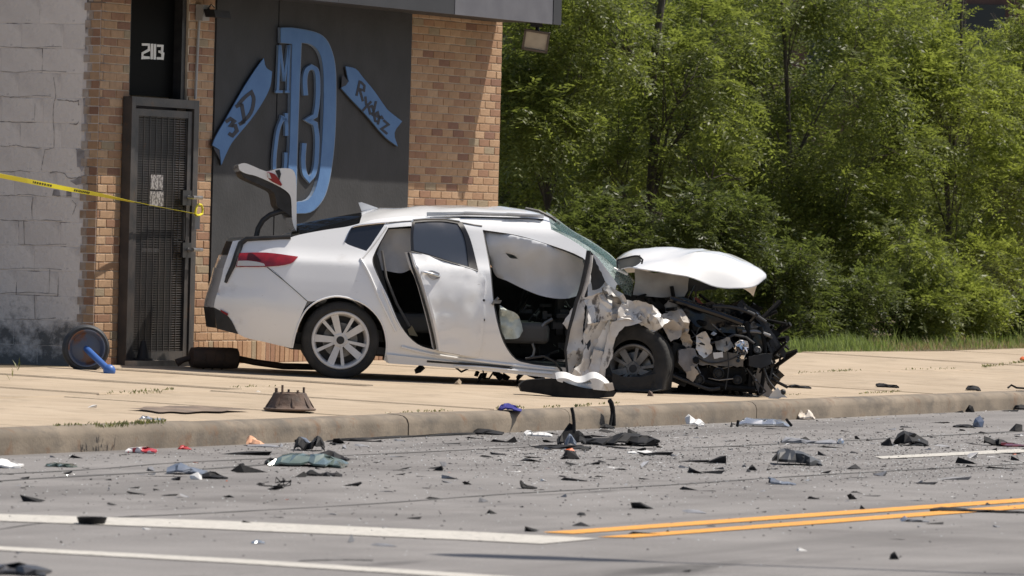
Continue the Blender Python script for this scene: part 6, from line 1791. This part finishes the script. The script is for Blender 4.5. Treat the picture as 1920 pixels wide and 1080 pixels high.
# crumbs nobody could count
rs = random.Random(55)
def crumbs(name, n, lo, hi, m, label, seed):
    rs = random.Random(seed); m2 = MB(); k = 0
    while k < n:
        px = rs.uniform(-20, 1940); py = rs.uniform(765, 1080)
        if py < 860 - 0.052 * px or rs.random() > (density(px, py) * 0.8) ** 1.5: continue
        k += 1; p = R(px, py); s_ = rs.uniform(lo, hi)
        q = [p + Vector((math.cos(a_) * s_ * rs.uniform(.5, 1), math.sin(a_) * s_ * rs.uniform(.5, 1), 0.0015)) for a_ in (0.3, 2.2, 4.4)]
        m2.add(q + [p + ZZ * (s_ * rs.uniform(.15, .5) + .002)], [(0, 1, 3), (1, 2, 3), (2, 0, 3), (2, 1, 0)])
    o = m2.obj(name, m); tag(o, label, 'crumbs', kind='stuff'); return o
crumbs('glass_crumbs', 3500, 0.003, 0.009, mat('glass_crumb', (0.62, 0.66, 0.66), 0.1), 'tiny broken glass crumbs scattered over the road', 61)
crumbs('black_crumbs', 5000, 0.004, 0.016, M_dbk, 'tiny black plastic crumbs scattered over the road', 62)

# ------------------------------------------------------------------ vegetation
def quads_obj(name, V, m, parent=None, kind=None):
    """V: (n,4,3) world-space quads"""
    off = np.array(rootloc(parent)) if parent is not None else np.array([0.0, 0, 0])
    V = np.asarray(V, dtype=np.float32) - off.astype(np.float32)
    n = V.shape[0]
    me = bpy.data.meshes.new(name)
    me.vertices.add(n * 4); me.loops.add(n * 4); me.polygons.add(n)
    me.vertices.foreach_set('co', V.reshape(-1))
    me.loops.foreach_set('vertex_index', np.arange(n * 4, dtype=np.int32))
    me.polygons.foreach_set('loop_start', np.arange(0, n * 4, 4, dtype=np.int32))
    me.polygons.foreach_set('loop_total', np.full(n, 4, dtype=np.int32))
    me.update(calc_edges=True)
    me.materials.append(m)
    o = bpy.data.objects.new(name, me); COL.objects.link(o)
    if parent is not None: o.parent = parent
    return o
def norm(a): return a / np.maximum(np.linalg.norm(a, axis=-1, keepdims=True), 1e-9)
def sprays(rng, P_, dirs, length, nl, lw, droop=0.35, ll=0.075):
    """feathery compound leaves: P_ (n,3) origins, dirs (n,3)"""
    n = P_.shape[0]
    d = norm(dirs); L_ = length * rng.uniform(0.6, 1.25, (n, 1))
    up = np.tile(np.array([0, 0, 1.0]), (n, 1))
    side = norm(np.cross(d, up) + rng.normal(0, 0.25, (n, 3)))
    nrm = norm(np.cross(side, d))
    out = []
    for k in range(nl):
        f = (k // 2 + 1) / (nl // 2 + 1)
        sg = 1 if k % 2 else -1
        c = P_ + d * L_ * f - up * (droop * L_ * f * f)
        ld = norm(d * 0.45 + side * sg + rng.normal(0, 0.22, (n, 3)) - up * 0.15)
        l_ = ll * rng.uniform(0.6, 1.3, (n, 1)) * (1.15 - 0.5 * abs(f - 0.45))
        wv = norm(np.cross(ld, nrm) + rng.normal(0, 0.3, (n, 3))) * lw * rng.uniform(0.7, 1.3, (n, 1))
        a = c; b = c + ld * l_ * 0.45 + wv; e = c + ld * l_; g = c + ld * l_ * 0.45 - wv
        out.append(np.stack([a, b, e, g], axis=1))
    return np.concatenate(out, axis=0)

M_bark = mat('bark', (0.055, 0.045, 0.036), 0.95, col2=(0.10, 0.085, 0.07), scale=9, bump=0.8, bscale=18, stretch=(1, 1, 0.25))
LEAF = {
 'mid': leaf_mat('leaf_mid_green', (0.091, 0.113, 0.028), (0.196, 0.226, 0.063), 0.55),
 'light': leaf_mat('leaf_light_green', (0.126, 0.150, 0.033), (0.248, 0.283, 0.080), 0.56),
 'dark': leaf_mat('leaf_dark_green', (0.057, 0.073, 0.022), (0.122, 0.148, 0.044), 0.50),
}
def pos(px, n, z=0.05):
    k = (px - 960) / FPX
    d = n / (math.sin(TH) - math.cos(TH) * k)
    v = D(px, 540, d); return Vector((v.x, v.y, z))
def tree(name, label, px, n, h, lean, trunk_r, crowns, leafm, seed, nspray, spread=1.0, slen=0.34, lw=0.0125, ll=0.072, nl=12, cat='tree', group='trees beside the shop'):
    """crowns: list of (dx, dy, z, rx, ry, rz) clumps around the trunk base"""
    rng = np.random.default_rng(seed); rs = random.Random(seed)
    b = pos(px, n)
    t = thing(name, b, label, cat, group)
    mb = MB()
    tp = [b + Vector((lean * (z / h) ** 1.3 + rs.uniform(-.05, .05) * (z > 0), rs.uniform(-.05, .05) * (z > 0), z)) for z in np.linspace(-0.1, h, 9)]
    mb.tube(tp, [trunk_r * (1.25 if i == 0 else 1 - 0.09 * i) for i in range(9)], 9)
    mb.obj('trunk', M_bark, t, smooth=True)
    lb = MB(); pts, ds = [], []
    tot = sum(c[3] * c[4] * c[5] for c in crowns) ** 1.0
    ws_ = np.array([(c[3] * c[4] * c[5]) ** 0.7 for c in crowns]); ws_ /= ws_.sum()
    for ci, (dx, dy, z, rx, ry, rz) in enumerate(crowns):
        c = b + Vector((dx, dy, z))
        i0 = min(7, max(1, int((z - 0.5 * rz) / h * 8 * 0.7)))
        a = tp[i0]
        mid = a.lerp(c, 0.5) + Vector((rs.uniform(-.15, .15), rs.uniform(-.15, .15), 0.12))
        lb.tube([a, mid, c], [trunk_r * .30, trunk_r * .20, trunk_r * .10], 6)
        nt_ = 9
        m_ = max(10, int(nspray * 1.55 * ws_[ci]))
        tips = []
        for k in range(nt_):
            v = Vector((rs.gauss(0, 1), rs.gauss(0, 1), rs.gauss(0, .8))).normalized()
            e = c + Vector((v.x * rx, v.y * ry, v.z * rz)) * rs.uniform(.6, 1.0)
            st = mid.lerp(c, rs.random())
            lb.tube([st, st.lerp(e, .55) + Vector((0, 0, .08)), e], [trunk_r * .14, trunk_r * .08, 0.005], 5)
            tips.append((st, e))
        # sprays: gathered round sub-clumps so light and dark pockets form
        nc = max(6, int(m_ / 42))
        cc = rng.normal(0, 1, (nc, 3)); cc = norm(cc) * (rng.uniform(0.25, 1.0, (nc, 1)) ** 0.5)
        cc = cc * np.array([rx, ry, rz]) + np.array(c)
        idx = rng.integers(0, nc, m_)
        sz = rng.uniform(0.13, 0.30, (nc, 1))[idx] * spread
        off = rng.normal(0, 1, (m_, 3)); off = norm(off) * (rng.uniform(0.1, 1, (m_, 1)) ** 0.6)
        p = cc[idx] + off * sz * np.array([1.25, 1.25, 0.85])
        outw = norm(p - np.array(c)) * 0.6 + off * 0.7 + rng.normal(0, 0.35, (m_, 3)) + np.array([0, 0, -0.05])
        keep = p[:, 2] > 0.12
        pts.append(p[keep]); ds.append(outw[keep])
    lb.obj('branches', M_bark, t, smooth=True)
    P_ = np.concatenate(pts); Dd = np.concatenate(ds)
    keep = P_[:, 2] < 5.6
    quads_obj('crown', sprays(rng, P_[keep], Dd[keep], slen, nl, lw, ll=ll), LEAF[leafm], t)
    return t
def clumps(rs, n, w_, dep, z0, z1, r0_, r1_):
    return [(rs.uniform(-w_, w_), rs.uniform(-dep, dep), rs.uniform(z0, z1), *(lambda r_: (r_, r_ * rs.uniform(.8, 1.1), r_ * rs.uniform(.65, .95)))(rs.uniform(r0_, r1_))) for _ in range(n)]
R1 = random.Random
tree('locust_tree', 'tall dark trunked tree standing beyond the bonnet of the car', 1212, 28.6, 6.5, 0.12, 0.075, clumps(R1(1), 9, 0.9, 0.8, 1.9, 4.6, .42, .7), 'mid', 1, 1500)
tree('locust_tree', 'slender leafy tree right beside the shop corner', 1010, 28.8, 6.2, 0.3, 0.035, clumps(R1(2), 12, 0.62, 0.8, .7, 4.4, .36, .6), 'mid', 2, 2400)
tree('locust_tree', 'thin forked tree between the shop corner and the dark trunk', 1115, 31.0, 6.0, -0.2, 0.032, clumps(R1(3), 10, 0.7, 0.8, 1.0, 4.6, .4, .65), 'light', 3, 1700)
tree('weeping_tree', 'broad bushy tree with feathery drooping foliage down to the grass', 1480, 28.6, 5.8, -0.25, 0.045, clumps(R1(4), 22, 1.25, 0.9, .8, 4.6, .42, .75), 'mid', 4, 4600, slen=0.40)
tree('weeping_tree', 'bright feathery tree above the dry grass beyond the broad bushy tree', 1770, 28.2, 5.6, 0.2, 0.04, clumps(R1(5), 20, 1.05, 0.9, .9, 4.5, .42, .72), 'light', 5, 4400, slen=0.40)
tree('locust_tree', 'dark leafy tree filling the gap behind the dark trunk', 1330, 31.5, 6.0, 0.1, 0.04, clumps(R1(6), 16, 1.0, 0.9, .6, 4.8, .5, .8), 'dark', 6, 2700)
tree('locust_tree', 'dark tree behind the broad bushy tree', 1610, 32.5, 6.0, 0.1, 0.04, clumps(R1(7), 16, 1.3, 0.9, .6, 5.0, .5, .85), 'mid', 7, 2500)
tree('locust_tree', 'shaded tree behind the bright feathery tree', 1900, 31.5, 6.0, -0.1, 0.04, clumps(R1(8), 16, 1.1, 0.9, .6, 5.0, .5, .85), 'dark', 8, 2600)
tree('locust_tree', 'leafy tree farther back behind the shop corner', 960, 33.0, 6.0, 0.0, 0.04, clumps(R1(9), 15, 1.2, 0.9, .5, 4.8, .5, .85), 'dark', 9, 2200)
tree('locust_tree', 'pale green tree far back between the dark trunk and the shop', 1180, 36.0, 6.0, 0.0, 0.04, clumps(R1(10), 15, 1.6, 1.0, .5, 5.0, .6, .95), 'mid', 10, 2300)
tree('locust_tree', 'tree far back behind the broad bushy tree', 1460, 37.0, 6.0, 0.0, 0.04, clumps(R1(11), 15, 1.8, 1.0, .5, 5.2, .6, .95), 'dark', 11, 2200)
tree('locust_tree', 'tree far back behind the bright feathery tree', 1800, 37.0, 6.0, 0.0, 0.04, clumps(R1(12), 15, 1.9, 1.0, .5, 5.2, .6, .95), 'mid', 12, 2200)
tree('locust_tree', 'bright tree beyond the pavement past the dry grass', 2010, 28.4, 5.8, 0.0, 0.06, clumps(R1(13), 15, 1.0, .9, .6, 4.8, .5, .8), 'light', 13, 2600)
def shrub(label, px, n, w_, h, leafm, seed, ns, group='shrubs along the grass edge'):
    h *= 0.5 + 1.3 * ((seed * 0.618) % 1.0)
    cl = clumps(R1(seed), 8, w_ * 0.9, 0.4, 0.15, h, .16, .36)
    return tree('shrub', label, px, n, h * 0.9, 0.05, 0.018, cl, leafm, seed, ns, slen=0.24, ll=0.065, lw=0.012, cat='shrub', group=group)
shrub('low dark shrub behind the crushed car nose', 1300, 27.0, .6, .9, 'dark', 21, 900)
shrub('low dark shrub beside the broken grille strip', 1440, 26.7, .5, .8, 'dark', 22, 800)
shrub('dark shrub at the foot of the broad bushy tree', 1560, 26.8, .55, .9, 'dark', 23, 900)
shrub('mid green shrub over the dry grass', 1690, 26.5, .5, .8, 'mid', 24, 900)
shrub('bright yellow green shrub at the grass end', 1800, 26.6, .5, .8, 'light', 25, 900)
shrub('dark shrub at the far end of the grass strip', 1900, 26.4, .5, .8, 'mid', 26, 900)
shrub('low shrub hidden between the car roof and the trees', 1100, 28.0, .7, 1.1, 'dark', 27, 900)
shrub('low shrub close to the shop corner', 990, 27.2, .4, 1.3, 'dark', 28, 900)
# grass
def blades(name, label, n, u0_, u1_, n0, n1, hmin, hmax, m, seed, dens=None):
    rng = np.random.default_rng(seed)
    u = rng.uniform(u0_, u1_, n); nn = n0 + (n1 - n0) * rng.uniform(0, 1, n) ** 1.0
    if dens is not None:
        k = dens(u, nn, rng); u, nn = u[k], nn[k]
    m_ = len(u)
    base_ = u[:, None] * np.array(U) + nn[:, None] * np.array(N) + np.array([0, 0, 0.03])
    clump = 0.6 + 0.8 * np.array([max(0, noise.noise(Vector((a * 1.5, b * 1.5, seed)))) for a, b in zip(u, nn)])
    h = rng.uniform(hmin, hmax, m_) * clump * np.clip((nn - n0) / 0.35 + 0.25, 0.25, 1)
    an = rng.uniform(0, 6.283, m_); dv = np.stack([np.cos(an), np.sin(an), np.zeros(m_)], 1)
    sv = np.stack([-np.sin(an), np.cos(an), np.zeros(m_)], 1) * 0.006
    ln = rng.uniform(0.1, 0.6, m_)[:, None]
    tip = base_ + dv * ln * h[:, None] + np.array([0, 0, 1.0]) * h[:, None]
    midp = base_ + dv * ln * h[:, None] * 0.3 + np.array([0, 0, 0.55]) * h[:, None]
    o = quads_obj(name, np.stack([base_ - sv, midp - sv * .8, tip, midp + sv * .8], 1), m)
    tag(o, label, 'grass', kind='stuff'); return o
G_green = leaf_mat('grass_green', (0.12, 0.165, 0.045), (0.25, 0.31, 0.11), 0.40)
G_dry = leaf_mat('grass_dry', (0.26, 0.21, 0.11), (0.38, 0.31, 0.18), 0.3)
ug0, ug1 = uR + 0.1, 80
u_dry = u_at(1680, NW + 0.3)
blades('grass', 'green grass strip between the pavement and the trees', 34000, ug0, ug1, NW + 0.02, NW + 1.9, 0.08, 0.30, G_green, 71, lambda u, n, r: r.uniform(0, 1, len(u)) < np.where(u > u_dry, 0.25, 1.0))
blades('dry_grass', 'dry straw coloured grass along the pavement edge', 7000, ug0, ug1, NW + 0.0, NW + 0.8, 0.05, 0.17, G_dry, 72, lambda u, n, r: r.uniform(0, 1, len(u)) < np.where(u > u_dry, 1.0, 0.12))
# weeds in the pavement joints and along the kerb
rng = np.random.default_rng(5)
q = []
for (xa, ya, xb_, yb_, nn, hh) in ((200, 738, 330, 731, 140, .03), (240, 740, 300, 738, 40, .05), (430, 728, 520, 725, 60, .03), (100, 801, 310, 795, 260, .035), (180, 803, 240, 801, 120, .06), (250, 797, 310, 793, 160, .05), (725, 776, 850, 771, 100, .03), (930, 768, 985, 766, 110, .04),
                                (1020, 765, 1050, 763, 60, .03), (1075, 764, 1110, 761, 90, .035), (1120, 760, 1160, 757, 70, .03), (1460, 742, 1500, 741, 60, .02), (1610, 739, 1690, 735, 130, .03), (1490, 700, 1620, 695, 90, .03), (1690, 694, 1800, 692, 90, .03), (1840, 690, 1925, 680, 240, .05), (1560, 698, 1600, 696, 60, .04), (20, 716, 36, 688, 26, .10), (1500, 657, 1540, 655, 10, .05)):
    for k in range(int(nn * 0.45)):
        f = rng.uniform(); p = G(xa + (xb_ - xa) * f, ya + (yb_ - ya) * f + rng.normal(0, 0.5))
        a = rng.uniform(0, 6.28); h = hh * rng.uniform(.25, .9); sv = Vector((-math.sin(a), math.cos(a), 0)) * 0.006; dv = Vector((math.cos(a), math.sin(a), 0)) * h * rng.uniform(.2, 1)
        q.append([tuple(p - sv), tuple(p + dv * .4 + ZZ * h * .6 - sv), tuple(p + dv + ZZ * h), tuple(p + dv * .4 + ZZ * h * .6 + sv)])
o = quads_obj('weeds', np.array(q), leaf_mat('weed_leaf', (0.10, 0.12, 0.04), (0.22, 0.21, 0.09), 0.3)); tag(o, 'small weeds growing in the pavement joints and behind the kerb', 'weeds', kind='stuff')

# brown building far behind the trees
fb = thing('far_building', D(1400, 600, 112) * 1.0, 'dull brown brick building glimpsed behind the trees', 'building')
M_farb = mat('brown_brick', (0.16, 0.095, 0.075), 0.95, col2=(0.11, 0.065, 0.052), scale=3)
fc = D(1450, 440, 112)
m2 = MB(); m2.box(Vector((fc.x, fc.y + 5, 4.0)), 16, 10, 8.2); wl = m2.obj('wall', M_farb, fb)
for k in range(6):
    for z in (1.6, 4.9):
        m2 = MB(); m2.box(Vector((fc.x - 6.4 + k * 2.5, fc.y - 0.02, z)), 1.1, 0.08, 1.6); wn = m2.obj('window', mat('far_window', (0.03, 0.035, 0.04), 0.2), fb)
        m2 = MB(); m2.box(Vector((fc.x - 6.4 + k * 2.5, fc.y - 0.05, z - 0.86)), 1.3, 0.16, 0.1); m2.obj('sill', mat('far_sill', (0.3, 0.27, 0.24), 0.9), wn)
m2 = MB(); m2.box(Vector((fc.x, fc.y + 5, 8.2)), 16.4, 10.4, 0.25); m2.obj('roof', mat('far_roof', (0.07, 0.07, 0.07), 0.9), fb)

# street lamp over the near lane, outside the picture: its shadow falls across the road
sh = R(1010, 1046)
t_ = 8.2 / S_DIR.z
head = Vector((sh.x, sh.y, ZR)) + S_DIR * t_
sl = thing('street_lamp', Vector((head.x + 3.4, head.y + 0.9, ZR + 0.12)), 'grey street lamp with a long arm beyond the edge of the picture', 'street lamp')
M_lp = mat('lamp_post', (0.35, 0.35, 0.35), 0.5, metal=0.5)
pb = Vector((head.x + 3.4, head.y + 0.9, ZR))
far_sh = R(1960, 1079); arm_end = Vector((far_sh.x, far_sh.y, ZR)) + S_DIR * t_
pb = Vector((arm_end.x + 2.6, arm_end.y - 0.35, ZR)); sl.location = pb
m2 = MB(); m2.tube([pb, pb + ZZ * 7.6, pb + ZZ * 8.0], [0.10, 0.07, 0.06], 10); m2.obj('pole', M_lp, sl, smooth=True)
m2 = MB(); m2.tube([pb + ZZ * 7.9, arm_end, head + (arm_end - head) * 0.18], [0.04, 0.035, 0.03], 8); m2.obj('arm', M_lp, sl, smooth=True)
m2 = MB(); d_ = (arm_end - head).normalized(); e_ = ZZ.cross(d_).normalized(); hc = head
for s, w_, h_ in ((-0.5, .10, .03), (-0.35, .30, .07), (0.0, .34, .10), (0.3, .24, .09), (0.55, .08, .05)):
    c = hc + d_ * s
    m2.v += [c - e_ * w_ / 2 - ZZ * h_ / 2, c + e_ * w_ / 2 - ZZ * h_ / 2, c + e_ * w_ / 2 + ZZ * h_ / 2, c - e_ * w_ / 2 + ZZ * h_ / 2]
for k in range(4):
    for j in range(4): m2.f.append((k * 4 + j, k * 4 + (j + 1) % 4, k * 4 + 4 + (j + 1) % 4, k * 4 + 4 + j))
m2.f += [(3, 2, 1, 0), (16, 17, 18, 19)]
m2.obj('lamp_head', M_lp, sl)
